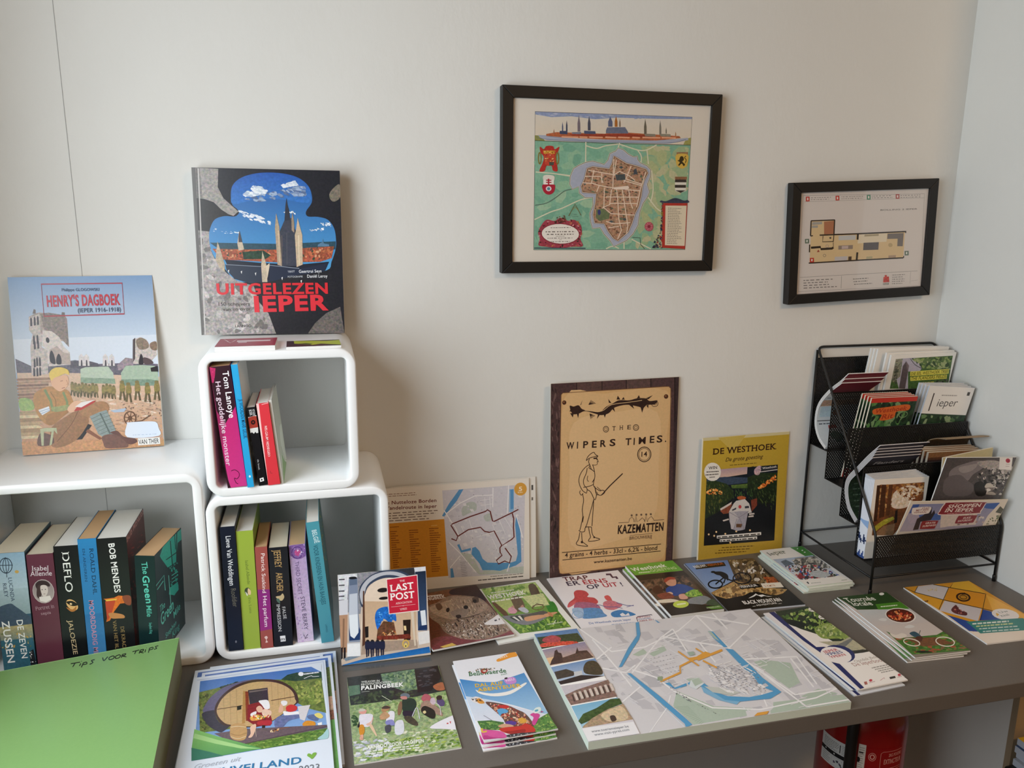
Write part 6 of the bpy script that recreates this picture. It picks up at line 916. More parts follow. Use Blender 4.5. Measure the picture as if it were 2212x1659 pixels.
def a_boog(s):
    s.r('f2ede8', 0, 0, 100, 100); s.p('2f3a28', '190,370 440,340 720,500 960,660 800,690 560,560 380,500 250,440', .45); s.spray('6a8a3a 94ac58 4a6a30 b4c478 26301f', 160, '230,400 460,350 730,520 880,620 560,560 340,470', 20, m=.2); s.b('8aa050', '490,500 600,460 720,500 800,570 640,580 540,570', .35); s.spray('a4b870 c4cc94 6a8448', 50, '490,500 610,460 780,560 560,570', 16, m=.2); s.p('b8b498', '520,600 700,600 850,560 960,660 810,680 640,640', .15); s.p('7a7c78', '640,640 860,570 880,580 720,660', .15); s.p('3a3a34', '740,680 960,665 1000,680 810,710', .25); s.b('1f241c', '250,440 300,430 420,460 400,490 330,480', .3)
    for x, y in ((477, 363), (552, 418), (648, 448)): s.e('eeeae4', x, y, 31, 16, 8); s.rows('6a6a64', x-16, y+3, x+16, y+1, x, y, 1, 6, .9, 0)
    s.p('2a2f68', '110,385 190,375 330,500 400,560 500,640 560,640 620,650 540,690 400,590 270,480'); s.p('e9e6ea', '110,385 150,380 290,500 470,680 840,1005 820,990'); s.p('f6f3f0', '540,690 600,640 680,630 790,690 720,710 1000,685 1298,940 905,992 720,790'); s.p('2a2f68', '620,760 690,780 905,990 870,1000'); s.e('2a2f68', 690, 700, 132, 66, 14); s.e('f4efee', 662, 708, 132, 60, 14); s.t('IEPER', 'b83a4a', 575, 692, 685, 672, 22, 1.5); s.t('YPRES', '2f3a7a', 592, 714, 720, 692, 22, 1.5); s.t('YPERN', 'b83a4a', 622, 734, 745, 714, 20, 1.5)
    s.t('Ontdek Beleef', 'b0a49c', 822, 776, 1050, 736, 22, -.2, True, .2); s.t('De Ieperboog', 'b0847c', 815, 806, 1085, 772, 30, .1, True); s.rows('a4a09c', 965, 826, 1130, 800, 1050, 868, 4, 9, .9, .2)
    s.p('b06a60', '900,940 925,936 935,962 910,966', .2); s.e('c84a5a', 960, 930, 15, 11); s.rows('c09a9c', 945, 950, 1000, 940, 945, 950, 1, 6); s.l('c0808a', 4, '1045,935 1080,912 1085,925'); s.p('3a3834', '1125,910 1175,902 1185,920 1135,928'); s.e('c84a5a', 1215, 895, 15, 11); s.rows('c09a9c', 1200, 915, 1250, 906, 1200, 915, 1, 6)
def a_boog_low(s):
    s.r('e4eaf2', 0, 0, 100, 100); s.r('2a2f68', 6, 0, 12, 100); s.r('2f3a28', 14, 0, 100, 40, .4)
GI = 'navy striped arch leaflets'
BQ2 = [(110, 385), (440, 340), (1298, 942), (850, 1006)]
for i, (dx, dy, th, lab) in enumerate(((-.014, -.010, 4.2, 'lowest navy striped leaflet, fanned out to the left of its pile'), (-.009, -.002, 3.4, 'middle navy striped leaflet, second one up in its fanned pile'), (-.004, -.004, 4.6, 'navy striped leaflet right under the topmost of its pile'))):
    lay('leaflet', lab, 'leaflet', (.594+dx, -.274+dy), .099, .243-.004*i, th, .0018, Q100, a_boog_low, 'e4eaf2', PAGE_B, GI, i*.0019)
lay('leaflet', 'topmost navy striped leaflet with a wooded path and a round logo', 'leaflet', (.5925, -.2715), .0965, .2505, 3.4, .002, BQ2, a_boog, 'f2ede8', None, GI, .0058)
def a_tour(s):
    s.r('cfc6c2', 0, 0, 100, 100, .01); s.p('2f4a24', '700,260 1110,235 1290,365 865,365', .12); s.t('Tournée', 'eef0e8', 785, 303, 1030, 292, 34, 1.0, True); s.t('locale', 'eef0e8', 838, 334, 1005, 330, 34, 1.0, True); s.e('eef0ea', 1073, 248, 20, 10); s.p('4f8a2c', '1020,325 1225,310 1290,365 1050,385', .05); s.rows('e0ecd0', 1062, 345, 1195, 336, 1062, 345, 1, 8, .9, 0)
    s.p('c4ccd0', '865,368 1290,365 1480,470 1000,500', .02, 'cdc4c2'); s.b('dcdcdc', '1040,450 1070,435 1110,445 1090,460'); s.b('dcdcdc', '1250,510 1290,490 1330,505 1290,518')
    s.e('ece8e4', 1217, 417, 122, 58, 8); s.e('5a2a1c', 1215, 417, 112, 52, 8, .3); s.spray('d8583a e8844a a83a28 f0b080 6a2a20', 60, '1110,400 1210,370 1310,400 1310,440 1220,465 1130,440', 14)
    s.p('4a7a34', '1100,545 1230,600 1500,570 1560,540 1760,690 1340,770', .35); s.spray('3a6a2c 6a9a44 8a6a4a a4583a', 100, '1110,560 1250,610 1500,580 1580,560 1740,680 1350,740', 22, .4, 0, .2); s.p('7a5438', '1240,600 1500,590 1640,640 1400,670', .3); s.b('e4dcd2', '1130,560 1180,575 1230,560 1270,580 1220,605 1160,595'); s.b('3a5a6a', '1290,560 1330,545 1380,580 1370,600 1320,585', .15); s.b('5a3a2c', '1340,590 1390,585 1385,625 1350,620', .2); s.l('4a5a5a', 5, '1360,580 1375,535'); s.ring('ece6da', 8, 1308, 636, 66, 28, 12); s.ring('ece6da', 8, 1565, 625, 70, 36, 10); s.b('1f2a1c', '1335,720 1400,705 1480,715 1400,725'); s.p('8a8478', '1300,745 1755,690 1756,700 1342,772')
TQ = [(700, 260), (1110, 235), (1756, 692), (1340, 768)]
for i, (dx, dy, th, lab) in enumerate(((-.010, .000, -2.6, 'lowest dark green leaflet of the fanned pile'), (-.005, .000, -1.8, 'middle dark green leaflet of the fanned pile'), (0, 0, -1.4, 'topmost dark green leaflet with two cyclists and a round food photo'))):
    lay('leaflet', lab, 'leaflet', (.7665+dx, -.2475+dy), .1085, .2165, th, .0026, TQ, a_tour, 'cfc6c2', PAGE_W, 'dark green leaflets', i*.0030)
def a_orange(s):
    s.r('f0e6da', 0, 0, 100, 100); s.p('dfa02e', '1235,180 1765,125 2330,450 2212,480 1800,540', .03); s.p('e8b83c', '1640,140 1765,125 1900,230 1620,185', .02); s.p('d6d2d6', '1355,175 1480,158 1605,182 1565,282 1330,222', .02); s.p('e09a2c', '1610,190 1900,235 1870,350 1570,282', .02); s.p('e6aa38', '1330,225 1560,285 1525,360 1400,290', .02); s.p('d2ced4', '1570,290 1870,355 1840,455 1530,370', .02); s.p('f0b848', '1905,240 2330,440 2190,430 1960,370', .03); s.p('2f4fa0', '1590,405 1780,460 1840,540 1770,535', .02); s.p('2f4fa0', '1880,360 1960,380 2110,440 1850,450', .02)
    for p in ('1240,182 1330,222 1565,284 1870,352 1960,372', '1480,160 1610,184 1900,234', '1605,184 1525,362', '1905,234 1860,450', '1640,140 1615,186', '1355,175 1330,222'): s.l('33291f', 5, p)
    s.e('3a2418', 1722, 262, 60, 36, 8); s.e('c08a2c', 1722, 262, 44, 25, 8); s.ring('3a2418', 5, 1722, 262, 28, 15, 8); s.p('3a2418', '1710,228 1735,225 1740,240 1708,242'); s.b('6a3a3a', '1625,360 1660,325 1680,345 1700,370 1750,385 1745,410 1680,400 1640,385', .3); s.spray('8a4a4c 4a2a2c c07a70', 16, '1630,350 1690,340 1750,390 1690,405', 9); s.spray('7a4a1c', 8, '1400,290 1440,285 1440,305 1405,305', 9); s.spray('e4d4a0 c8b88c', 8, '1430,195 1510,185 1510,215 1440,215', 9)
    s.e('f0ecec', 2062, 402, 112, 45, 8); s.t('Uw', '7a8a8a', 2022, 392, 2090, 380, 18, .2); s.t('zaal', '7a8a8a', 2030, 420, 2098, 408, 18, .2); s.b('e8b848', '1985,390 2010,400 1995,415')
    s.p('3a8a86', '1745,460 2200,430 2340,520 1860,555', .03); s.rows('e6f0e8', 1795, 478, 2090, 456, 1795, 478, 1, 12, .9, 0); s.rows('c8d8a0', 1825, 498, 2130, 474, 1825, 498, 1, 11, .9, 0); s.rows('d8e8e4', 1850, 518, 2180, 495, 1880, 540, 2, 8, .9, .1)
OQ = [(1239, 183), (1767, 130), (2505, 566), (1914, 637)]
lay('brochure', 'orange and blue diamond patterned brochure at the right end of the counter', 'brochure', (.9315, -.2305), .153, .2155, -1.8, .0025, OQ, a_orange, 'f0e6da')
# ---------------------------------------------------------------- black wire brochure rack in the corner
def mat_mesh():
    """perforated sheet: staggered round holes cut by transparency"""
    m = bpy.data.materials.new('perforated_black_sheet'); m.use_nodes = True; n = m.node_tree.nodes; L = m.node_tree.links.new
    b = n['Principled BSDF']; b.inputs['Base Color'].default_value = (.006, .0055, .005, 1); b.inputs['Roughness'].default_value = .5
    tc = n.new('ShaderNodeTexCoord'); sp = n.new('ShaderNodeSeparateXYZ'); L(tc.outputs['Object'], sp.inputs[0])
    ad = n.new('ShaderNodeMath'); ad.operation = 'ADD'; L(sp.outputs['Y'], ad.inputs[0]); L(sp.outputs['Z'], ad.inputs[1])
    cb = n.new('ShaderNodeCombineXYZ'); L(sp.outputs['X'], cb.inputs[0]); L(ad.outputs[0], cb.inputs[1])
    ds = []
    for off in ((0, 0, 0), (.5, .5, 0)):
        mp = n.new('ShaderNodeMapping'); mp.inputs['Scale'].default_value = (1/.0056, 1/.0070, 0); mp.inputs['Location'].default_value = off; L(cb.outputs[0], mp.inputs[0])
        fr = n.new('ShaderNodeVectorMath'); fr.operation = 'FRACTION'; L(mp.outputs[0], fr.inputs[0])
        sb = n.new('ShaderNodeVectorMath'); sb.operation = 'SUBTRACT'; L(fr.outputs[0], sb.inputs[0]); sb.inputs[1].default_value = (.5, .5, 0)
        ml = n.new('ShaderNodeVectorMath'); ml.operation = 'MULTIPLY'; L(sb.outputs[0], ml.inputs[0]); ml.inputs[1].default_value = (.0056, .0070, 0)
        ln = n.new('ShaderNodeVectorMath'); ln.operation = 'LENGTH'; L(ml.outputs[0], ln.inputs[0]); ds.append(ln)
    mn = n.new('ShaderNodeMath'); mn.operation = 'MINIMUM'; L(ds[0].outputs['Value'], mn.inputs[0]); L(ds[1].outputs['Value'], mn.inputs[1])
    gt = n.new('ShaderNodeMath'); gt.operation = 'GREATER_THAN'; L(mn.outputs[0], gt.inputs[0]); gt.inputs[1].default_value = .00115
    L(gt.outputs[0], b.inputs['Alpha']); return m
MESHM = mat_mesh()
RX0, RX1 = .844, 1.139
rack = empty('brochure_rack', 'black wire rack with four stepped perforated trays standing in the corner', 'rack', Matrix.Translation((RX0, 0, TZ)))
RW = RX1-RX0; r = .0026
m = MB()
m.tube(arc([(0, -.2425, .003), (0, -.2425, .125), (0, -.005, .459), (RW, -.005, .459), (RW, -.2425, .125), (RW, -.2425, .003)], .014, 5), r)
m.build('side_frame', BLACK_WIRE, rack, True)
for x in (0, RW): MB().tube([(x, -.005, .003), (x, -.005, .452)], r).build('back_leg', BLACK_WIRE, rack, True)
MB().tube([(0, -.005, .038), (0, -.2425, .038), (RW, -.2425, .038), (RW, -.005, .038), (0, -.005, .038)], r*.9).build('base_frame', BLACK_WIRE, rack, True)
for x, y in ((0, -.005), (RW, -.005), (0, -.2425), (RW, -.2425)): MB().lathe([(0, 0), (.0036, 0), (.0036, .012), (.0030, .0135), (0, .0135)], 12, (x, y, 0)).build('foot_cap', BLACK_WIRE, rack, True)
T = .0009
trays = [(-.004, .434, .244, -.066), (-.066, .371, .184, -.125), (-.125, .309, .123, -.183), (-.183, .246, .060, -.243)]
for k, (y, zt, zf, yf) in enumerate(trays):
    m = MB(); m.box((.003, y-T, zf), (RW-.003, y, zt)); m.box((.003, yf, zf), (RW-.003, y-T, zf+T))
    if k == 3: m.box((.003, yf, zf), (RW-.003, yf+T, .124))
    t = m.build('tray', MESHM, rack)
    e = MB()
    e.tube([(.003, y-T/2, zt), (RW-.003, y-T/2, zt)], .0013, 6); e.tube([(.0030, y-T/2, zt), (.0030, y-T/2, zf), (.0030, yf, zf)], .0012, 6); e.tube([(RW-.003, y-T/2, zt), (RW-.003, y-T/2, zf), (RW-.003, yf, zf)], .0012, 6)
    if k == 3: e.tube([(.003, yf, zf), (.003, yf, .124), (RW-.003, yf, .124), (RW-.003, yf, zf)], .0013, 6)
    e.build('tray_rim', BLACK_WIRE, t)

# ---- brochures standing in the rack
def rackdoc(label, TL, TR, yb, zb, t, quad, draw, base='ffffff', pg=None, group=None, name='leaflet', cat=None):
    """TL TR: top corners of its face, (yb, zb): where its foot stands"""
    TL, TR = Vector(TL), Vector(TR); x = (TR-TL).normalized(); dz = max(0, TL.z-TR.z); yb += (TL.y-yb)*dz/(TL.z-zb); zb += dz; dn = Vector((0, yb-TL.y, zb-TL.z)); dn -= x*dn.dot(x); BL = TL+dn
    return stand(name, label, cat or name, BL, BL+x*(TR-TL).length, TL, t, quad, draw, base, pg, group)
def plainw(c='f0efec'): return lambda s: s.r(c, 0, 0, 100, 100, .01)
def a_tree(s):
    s.r('f2efe8', 0, 0, 100, 100); s.p('4a6a3a', '1140,260 1890,215 1830,560 1820,640 1060,640', .4); s.p('b8b4c4', '1150,260 1400,240 1480,380 1450,420 1300,420 1300,640 1180,640 1120,420', .12); s.p('8a8c7a', '1140,260 1230,255 1200,480 1100,560 1090,500', .4); s.spray('5f7a44 8aa05c 3a5230 a4b07c', 90, '1340,250 1890,220 1860,400 1480,380', 30, m=.2); s.spray('6a6a5c 4a5044', 26, '1140,280 1200,280 1140,620 1080,620', 22, m=.2); s.l('2a2c28', 7, '1330,255 1390,330 1480,380', True)
    s.p('5f5458', '1230,350 1275,288 1312,345 1260,640 1180,640', .15); s.p('7a6c70', '1275,290 1312,345 1290,420 1280,350', .1); s.p('e4dc60', '1330,420 1835,385 1832,445 1326,480'); s.p('e4dc60', '1330,490 1810,455 1806,510 1330,540'); s.p('e4dc60', '1465,560 1640,545 1638,590 1462,600')
    s.t('DIE EEL WESTHOEK TREE', '55561c', 1335, 470, 1820, 432, 38, 1.2); s.t('THE FLANDERS FIELDS', '55561c', 1335, 530, 1795, 498, 38, 1.2); s.t('REGION', '55561c', 1472, 592, 1630, 584, 36, 1.2); s.spray('2a2a28 6a6a60', 20, '1660,540 1820,510 1815,560 1660,580', 14)
def a_tree_r(s): s.r('f0ede6', 0, 0, 100, 100); s.r('3a4a34', 18, 8, 92, 60, .5)
TQ1 = [(1085, 212), (1940, 172), (1651, 1272), (842, 1334)]
GT = 'tree walk booklets in the top tray'
for i in range(3):
    rackdoc(('rearmost tree walk booklet in the top tray of the rack', 'second tree walk booklet from the back in the top tray', 'third tree walk booklet from the back in the top tray')[i], (.945+.004*i, -.046-.0055*i, .459), (1.122+.004*i, -.046-.0055*i, .458), -.012-.0055*i, .2455, .0045, Q100, a_tree_r, 'f0ede6', PAGE_W, GT, 'booklet')
rackdoc('tree walk booklet just behind the front one, top edge slightly higher', (.967, -.0675, .452), (1.1345, -.0675, .452), -.036, .2455, .005, Q100, a_tree_r, 'f0ede6', PAGE_W, GT, 'booklet')
rackdoc('front tree walk booklet with yellow title bars and a stone pillar, top tray', (.974, -.073, .448), (1.1355, -.073, .449), -.043, .2455, .005, TQ1, a_tree, 'f2efe8', PAGE_W, GT, 'booklet')
def curled(label, prof, x0, w_, draw, t=.0016, group=None, pg='e6e4e2', name='leaflet', off=0.0, trim=1.0):
    """limp leaflet: profile of (y, z) from foot to top, its face on the room side; off: distance in front of that profile, trim: how much of its length"""
    P = smooth_loop(prof, False, 6); n = len(P); d = [0.0]
    for i in range(1, n): d.append(d[-1]+math.dist(P[i], P[i-1]))
    E = d[-1]*trim; Q = []
    for i in range(n):
        ty, tz = P[min(i+1, n-1)][0]-P[max(i-1, 0)][0], P[min(i+1, n-1)][1]-P[max(i-1, 0)][1]; l_ = math.hypot(ty, tz); Q.append((P[i][0]-tz/l_*off, P[i][1]+ty/l_*off))
    P = [q for q, e in zip(Q, d) if e <= E+1e-9]; n = len(P); d = [0.0]
    for i in range(1, n): d.append(d[-1]+math.dist(P[i], P[i-1]))
    root = empty(name, label, name, Matrix.Translation((x0, P[0][0], P[0][1]+TZ)), group)
    def fn(x, y, q, mid=None):
        i = 1; k = y if mid is None else mid
        while i < n-1 and d[i] < k: i += 1
        f = (y-d[i-1])/(d[i]-d[i-1]); ty, tz = P[i][0]-P[i-1][0], P[i][1]-P[i-1][1]; l_ = math.hypot(ty, tz)
        return (x, P[i-1][0]+ty*f-tz/l_*q-P[0][0], P[i-1][1]+tz*f+ty/l_*q-P[0][1])
    m = MB()
    for i in range(n-1):
        a, b = d[i], d[i+1]; e = (a+b)/2; m.add([fn(0, a, 0, e), fn(w_, a, 0, e), fn(w_, b, 0, e), fn(0, b, 0, e), fn(0, a, t, e), fn(w_, a, t, e), fn(w_, b, t, e), fn(0, b, t, e)], BOXF)
    m.build('pages', mat('leaflet_paper', pg, .6, var=.03), root)
    s = Art(w_, d[-1]); draw(s); s.build('front_cover', root, MATT, t+.0004, fn, (1, d)); return root
def a_maroon(s):
    s.r('dfe3e4', 0, 0, 100, 100, .02); s.r('7c2834', 0, 0, 100, 24, .04); s.r('c9a48a', 2, 38, 96, 48, .3); s.r('c4d8e0', 6, 49, 70, 62, .1); s.r('3a3632', 2, 66, 90, 66.8); s.r('b03a3a', 30, 72, 50, 76); s.b('4a7a6a', '30,82 50,80 60,88 40,94', .2); s.r('8a5a4a', 40, 54, 58, 60, .3)
    s.rows('6a6e74', 6, 34, 90, 34, 6, 34, 1, 1.2); s.rows('6a6e74', 6, 70, 80, 70, 6, 70, 1, 1.2)
PF = [(-.054, .2455), (-.028, .262), (-.011, .292), (-.016, .334), (-.047, .372), (-.085, .402), (-.106, .421)]
GM = 'limp maroon topped leaflets'
for i, (a, b) in enumerate(((0, 0), (.0035, -.011), (.007, -.022))):
    curled(('rear limp leaflet with a maroon top, drooping forward in the top tray', 'middle limp leaflet with a maroon top, in the top tray', 'front limp leaflet with a maroon top, lowest one in the top tray')[i], PF, .8485, .0945, a_maroon, group=GM, off=i*.0026, trim=(1, .95, .88)[i])
def a_rit(s):
    s.r('24402a', 0, 0, 100, 100, .45); s.spray('3f6a3a 5a8a4c 16281c 7a9a6a', 140, '0,4 100,4 100,100 0,100', 7, m=.2); s.r('c8382c', 0, 0, 100, 5.5, .03)
    s.b('d8682c', '10,13 40,11 75,9 88,10.5 86,16 62,17 60,22 56,25 40,27 28,26 30,20 12,19', .06); s.t('Westhoek', 'a8341c', 14, 18, 82, 15.5, 4.8, 1.2, False, .2); s.t('Rit', 'a8341c', 32, 25.5, 56, 24.3, 5.5, 1.2, False, .2); s.ring('7a9a6a', 1, 78, 21, 9, 3.5)
    s.r('1c2a1e', 0, 60, 100, 100, .4); s.r('b8302c', 0, 88, 60, 100, .1)
GW = 'green cycling leaflets with orange lettering'
for i in range(4):
    f = i/3; rackdoc(('rearmost green cycling leaflet in the second tray', 'second green cycling leaflet from the back in the second tray', 'third green cycling leaflet from the back in the second tray', 'front green cycling leaflet with orange lettering and a red top edge')[i], (.883+.004*f, -.112-.0235*f, .378-.004*f), (.992+.004*f, -.112-.0235*f, .377-.004*f), -.0745-.0260*f, .1865, .0035, Q100, a_rit, '24402a', PAGE_C, GW)
def a_ip(s):
    s.r('26402a', 0, 0, 100, 100, .4); s.spray('4a6a44 6a8a5c 1a2c20 8aa078', 90, '0,32 100,32 100,100 0,100', 7, m=.2); s.r('eeebe6', 0, 0, 100, 31); s.r('3a2a24', 13, 8, 15.5, 28); s.t('ieper', '4f4c4a', 28, 22.5, 72, 21.5, 8.5, -.2, False, .12); s.rows('a8a4a0', 32, 10, 66, 9.5, 32, 10, 1, 1.2, .9, 0); s.r('4a4644', 87, 5, 93, 9, .2)
GQ2 = 'white topped town leaflets'
for i in range(4):
    f = i/3; rackdoc(('rearmost white topped town leaflet in the second tray', 'second white topped town leaflet from the back', 'third white topped town leaflet from the back', 'front white topped town leaflet reading ieper, second tray')[i], (1.017+.006*f, -.112-.022*f, .395-.001*f), (1.128+.007*f, -.112-.022*f, .390-.006*f), -.079-.026*f, .1868, .0032, Q100, a_ip, '26402a', PAGE_B, GQ2)
def a_fl(s):
    s.r('1c1a1b', 0, 0, 100, 100, .03); s.r('2b2834', 0, 0, 100, 9, .02); s.t('Flanders', 'b8b6b8', 14, 15, 76, 14, 5, .2, True, .2); s.r('2c3a2a', 0, 40, 100, 100, .5); s.rows('5a6a58', 10, 55, 80, 55, 10, 90, 6, 1.4)
PG = [(-.172, .1255), (-.145, .147), (-.131, .180), (-.135, .209), (-.159, .238), (-.190, .274), (-.219, .303)]
GF = 'limp dark leaflets with pale lettering'
for i in range(5):
    curled(('rearmost limp dark leaflet, its tip the highest in the third tray', 'second limp dark leaflet from the back in the third tray', 'middle limp dark leaflet in the third tray', 'fourth limp dark leaflet from the back in the third tray', 'front limp dark leaflet lettered Flanders in the third tray')[i], PG, .8485, (.112, .104, .106, .108, .110)[i], a_fl, .0015, GF, 'cfcdd0', 'leaflet', i*.0024, 1-.035*i)
def a_brown(s): s.r('3a2e30', 0, 0, 100, 100, .06); s.r('8a6444', 0, 0, 100, 8, .2); s.r('5a3f30', 0, 8, 100, 12, .2)
GBn = 'dark brown booklets in the third tray'
for i in range(4):
    rackdoc(('rearmost dark brown booklet in the third tray', 'second dark brown booklet from the back in the third tray', 'third dark brown booklet from the back in the third tray', 'front dark brown booklet beside the limp leaflets, third tray')[i], (.992+.004*i, -.153-.007*i, .268-.0015*i), (1.128+.002*i, -.153-.007*i, .266-.0015*i), -.134-.0095*i, .1255, .0055, Q100, a_brown, '3a2e30', PAGE_C, GBn, 'booklet')
curled('brown leaflet with a wooden pattern bending forward behind the dark booklets', [(-.129, .126), (-.1275, .18), (-.1275, .24), (-.136, .274), (-.160, .289), (-.186, .295)], 1.030, .105, lambda s: (s.r('5f4a34', 0, 0, 100, 100, .3), s.r('8a7048', 0, 16, 100, 22, .2)), .0016, None, '9a8468')
rackdoc('blank beige booklet leaning behind the grey photo magazine', (1.010, -.206, .262), (1.128, -.206, .276), -.188, .0615, .003, Q100, lambda s: s.r('c9bd94', 0, 0, 100, 100, .03), 'c9bd94', PAGE_C, None, 'booklet')
def a_avenue(s):
    s.r('f2ece2', 0, 0, 100, 100); s.p('7a4a2c', '588,658 1115,625 1118,820 820,1240 580,1240', .35); s.b('e0d4c4', '760,800 790,740 850,690 950,660 1060,680 1110,720 1090,760 1000,800 960,900 850,930 770,900', .15); s.spray('8a5a34 a8743c 6a3c20 c49a64', 130, '600,650 1115,630 1115,760 960,850 780,720 770,1000 600,1000', 26, .6, None, .2); s.spray('f0e6d8 d8c4a8', 60, '780,740 960,670 1090,720 980,880 800,910', 18, m=.1)
    s.p('4a2c1c', '640,650 690,650 700,1020 640,1040', .25); s.p('5a3824', '720,655 765,650 760,1000 715,1010', .25); s.p('3f2618', '590,660 625,660 620,1070 588,1080', .25); s.p('b0a83a', '580,1150 680,1070 800,1020 820,1050 690,1130 600,1210', .2); s.p('c4bc48', '690,1060 800,1020 800,1055 720,1080', .2); s.p('9a7858', '600,1240 700,1130 830,1100 820,1240', .2); s.p('2a1f1c', '820,950 845,940 850,1090 815,1100', .2)
def a_avenue_r(s): s.r('efe8dc', 0, 0, 100, 100); s.r('8a6a4c', 8, 12, 96, 100, .3)
GA = 'white edged avenue booklets'
TQ4 = [(560, 590), (1160, 558), (1110, 1467), (510, 1519)]
for i in range(7):
    f = i/6; lab = ('rearmost white edged avenue booklet in the bottom tray', 'second white edged avenue booklet from the back', 'third white edged avenue booklet from the back', 'fourth white edged avenue booklet from the back', 'fifth white edged avenue booklet from the back', 'white edged avenue booklet directly behind the front one', 'front avenue booklet with a sunny tree lined path, bottom tray')[i]
    o = rackdoc(lab, (.8492+.001*f, -.1905-.0235*f, .2345-.003*f), (.965+.010*f, -.1905-.0235*f, .236-.007*f), -.1875-.0235*f, .0615, .0035, TQ4 if i == 6 else Q100, a_avenue if i == 6 else a_avenue_r, 'f2ece2', PAGE_B, GA, 'booklet')
    e = Art(.0035, .166, base='dfe4ee', seed=i); e.r('2f4a86', 0, 97-3*(i % 3), 100, 100); e.r('23345c', 0, 70+3*(i % 4), 100, 78+2*(i % 3)); e.r('8fb0dc', 0, 52, 100, 55+i); e.build('page_edges', o, MATT, .0003, lambda x, y, q: (-q, y, x))
def a_grey(s):
    s.r('5a5658', 0, 0, 100, 100, .2); s.b('8a8488', '1360,560 1420,480 1560,430 1700,400 1800,420 1740,500 1640,560 1560,640 1400,680', .08); s.b('6f6a6e', '1300,780 1320,600 1480,560 1560,620 1640,700 1560,800', .06); s.b('a49ea0', '1480,480 1600,450 1700,440 1640,510 1520,540', .05); s.b('b0aaa8', '1700,420 1850,400 1960,420 2100,480 2060,540 1880,520 1750,480', .3); s.spray('3a3836 6a6664 a8a4a0 1f1e1e d0ccc8', 170, '1680,560 1800,480 2140,480 2080,810 1700,800', 22, m=.25); s.b('2a2828', '1640,680 1720,640 1780,700 1760,800 1660,800', .3)
    s.b('d4cec6', '1765,715 1780,675 1820,662 1855,685 1860,715', .05); s.b('8a807c', '1770,720 1855,718 1850,750 1780,755', .1); s.b('f0ece8', '1780,730 1810,725 1830,745 1790,760'); s.b('bdb6ae', '1770,790 1800,765 1850,765 1880,800', .08)
    s.p('f2efec', '1960,372 2110,376 2080,520 1940,508'); s.e('b83048', 2052, 410, 26); s.rows('b8a8a8', 2025, 450, 2070, 452, 2020, 475, 2, 7); s.e('7a2034', 2056, 414, 8)
TQ5 = [(1355, 360), (2155, 375), (1659, 1400), (906, 1408)]
rackdoc('dark grey magazine with a helmeted figure and a small white label, bottom tray', (.970, -.2575, .281), (1.1335, -.2575, .271), -.2150, .0615, .0025, TQ5, a_grey, '5a5658', PAGE_W, None, 'magazine')
def a_shop(s):
    s.r('e6ddd0', 0, 0, 100, 100); s.p('8a90b8', '985,870 1945,855 1770,1140 1760,1180 850,1230', .05, 'b0a8b8'); s.p('3a5aa4', '985,880 1060,870 1040,920 990,990 950,990', .05); s.p('4a6ab0', '1000,1020 1280,990 1340,1050 1280,1080 1100,1080 1020,1060', .1); s.p('3a62b0', '1800,870 1945,855 1900,940 1800,930 1760,910', .05); s.b('c8c0c4', '1480,900 1560,880 1660,960 1560,1000 1460,980', .05); s.b('aea6bc', '940,1000 1040,990 1060,1080 960,1120', .1)
    s.p('2c2a34', '1100,1020 1130,990 1165,960 1200,905 1195,1000 1225,945 1235,990 1190,1080 1080,1100 1060,1200 1000,1210 1040,1060', .15); s.p('d8ccc4', '1300,1020 1500,1000 1700,1000 1690,1140 1400,1160 1300,1180', .08); s.spray('a89088 c8b4a8 7a6460 d8d0d0', 50, '1500,1020 1790,980 1780,1120 1480,1150', 18, m=.2); s.p('e6dccc', '1950,850 2030,830 1990,1140 1760,1150 1820,1020'); s.p('5a5a4c', '1950,900 1990,940 1960,1000 1900,980', .3); s.spray('8a8a70 b8b498 5a6a44', 40, '1840,1060 1990,980 1980,1140 1800,1140', 16, m=.2)
    s.b('f0e4e0', '1280,960 1330,865 1380,843 1780,840 1792,862 1740,970 1700,1000 1300,1016', 0); s.b('8c2a34', '1292,960 1340,870 1386,850 1770,848 1782,866 1732,962 1696,990 1305,1005', .02); s.t('SHOPPEN', 'f4e8e2', 1365, 925, 1730, 905, 44, 2.0, True, .15); s.t('IN IEPER', 'f4e8e2', 1335, 975, 1655, 965, 42, 2.0, True, .15); s.rows('d8a0a0', 1370, 995, 1640, 980, 1370, 995, 1, 8, .9, 0); s.rows('d8a0a0', 1440, 865, 1500, 860, 1440, 865, 1, 8, .9, 0)
    s.b('ece4e0', '980,930 1010,915 1180,905 1175,970 1140,995 990,1005'); s.t('STAD', '8a3a3a', 1085, 935, 1165, 928, 20, 1); s.t('MET EEN', '8a3a3a', 1020, 962, 1155, 952, 22, 1); s.t('VERHAAL', '8a3a3a', 995, 990, 1140, 980, 20, 1)
    for p, a, b in (('1075,1185 1095,1100 1130,1090 1265,1085 1270,1105 1240,1180 1220,1190 1090,1195', ('GRATIS', 1130, 1130, 1240, 1122), ('SURFWIFI', 1100, 1170, 1245, 1155)), ('1460,1110 1490,1035 1520,1025 1690,1018 1695,1035 1660,1105 1640,1115 1480,1125', ('ELKE', 1545, 1065, 1625, 1058), ('SATURDAY', 1485, 1105, 1645, 1088))):
        s.b('e8dcd8', p); s.b('8c2a34', [(x+(1180 if x < 1300 else 1577)*0, y) for x, y in pp(p)], .02)
        for t_, x0, y0, x1, y1 in (a, b): s.t(t_, 'f0e0dc', x0, y0, x1, y1, 22, 1.4, True, .1)
TQ6 = [(960, 838), (2035, 815), (1780, 1471), (744, 1518)]
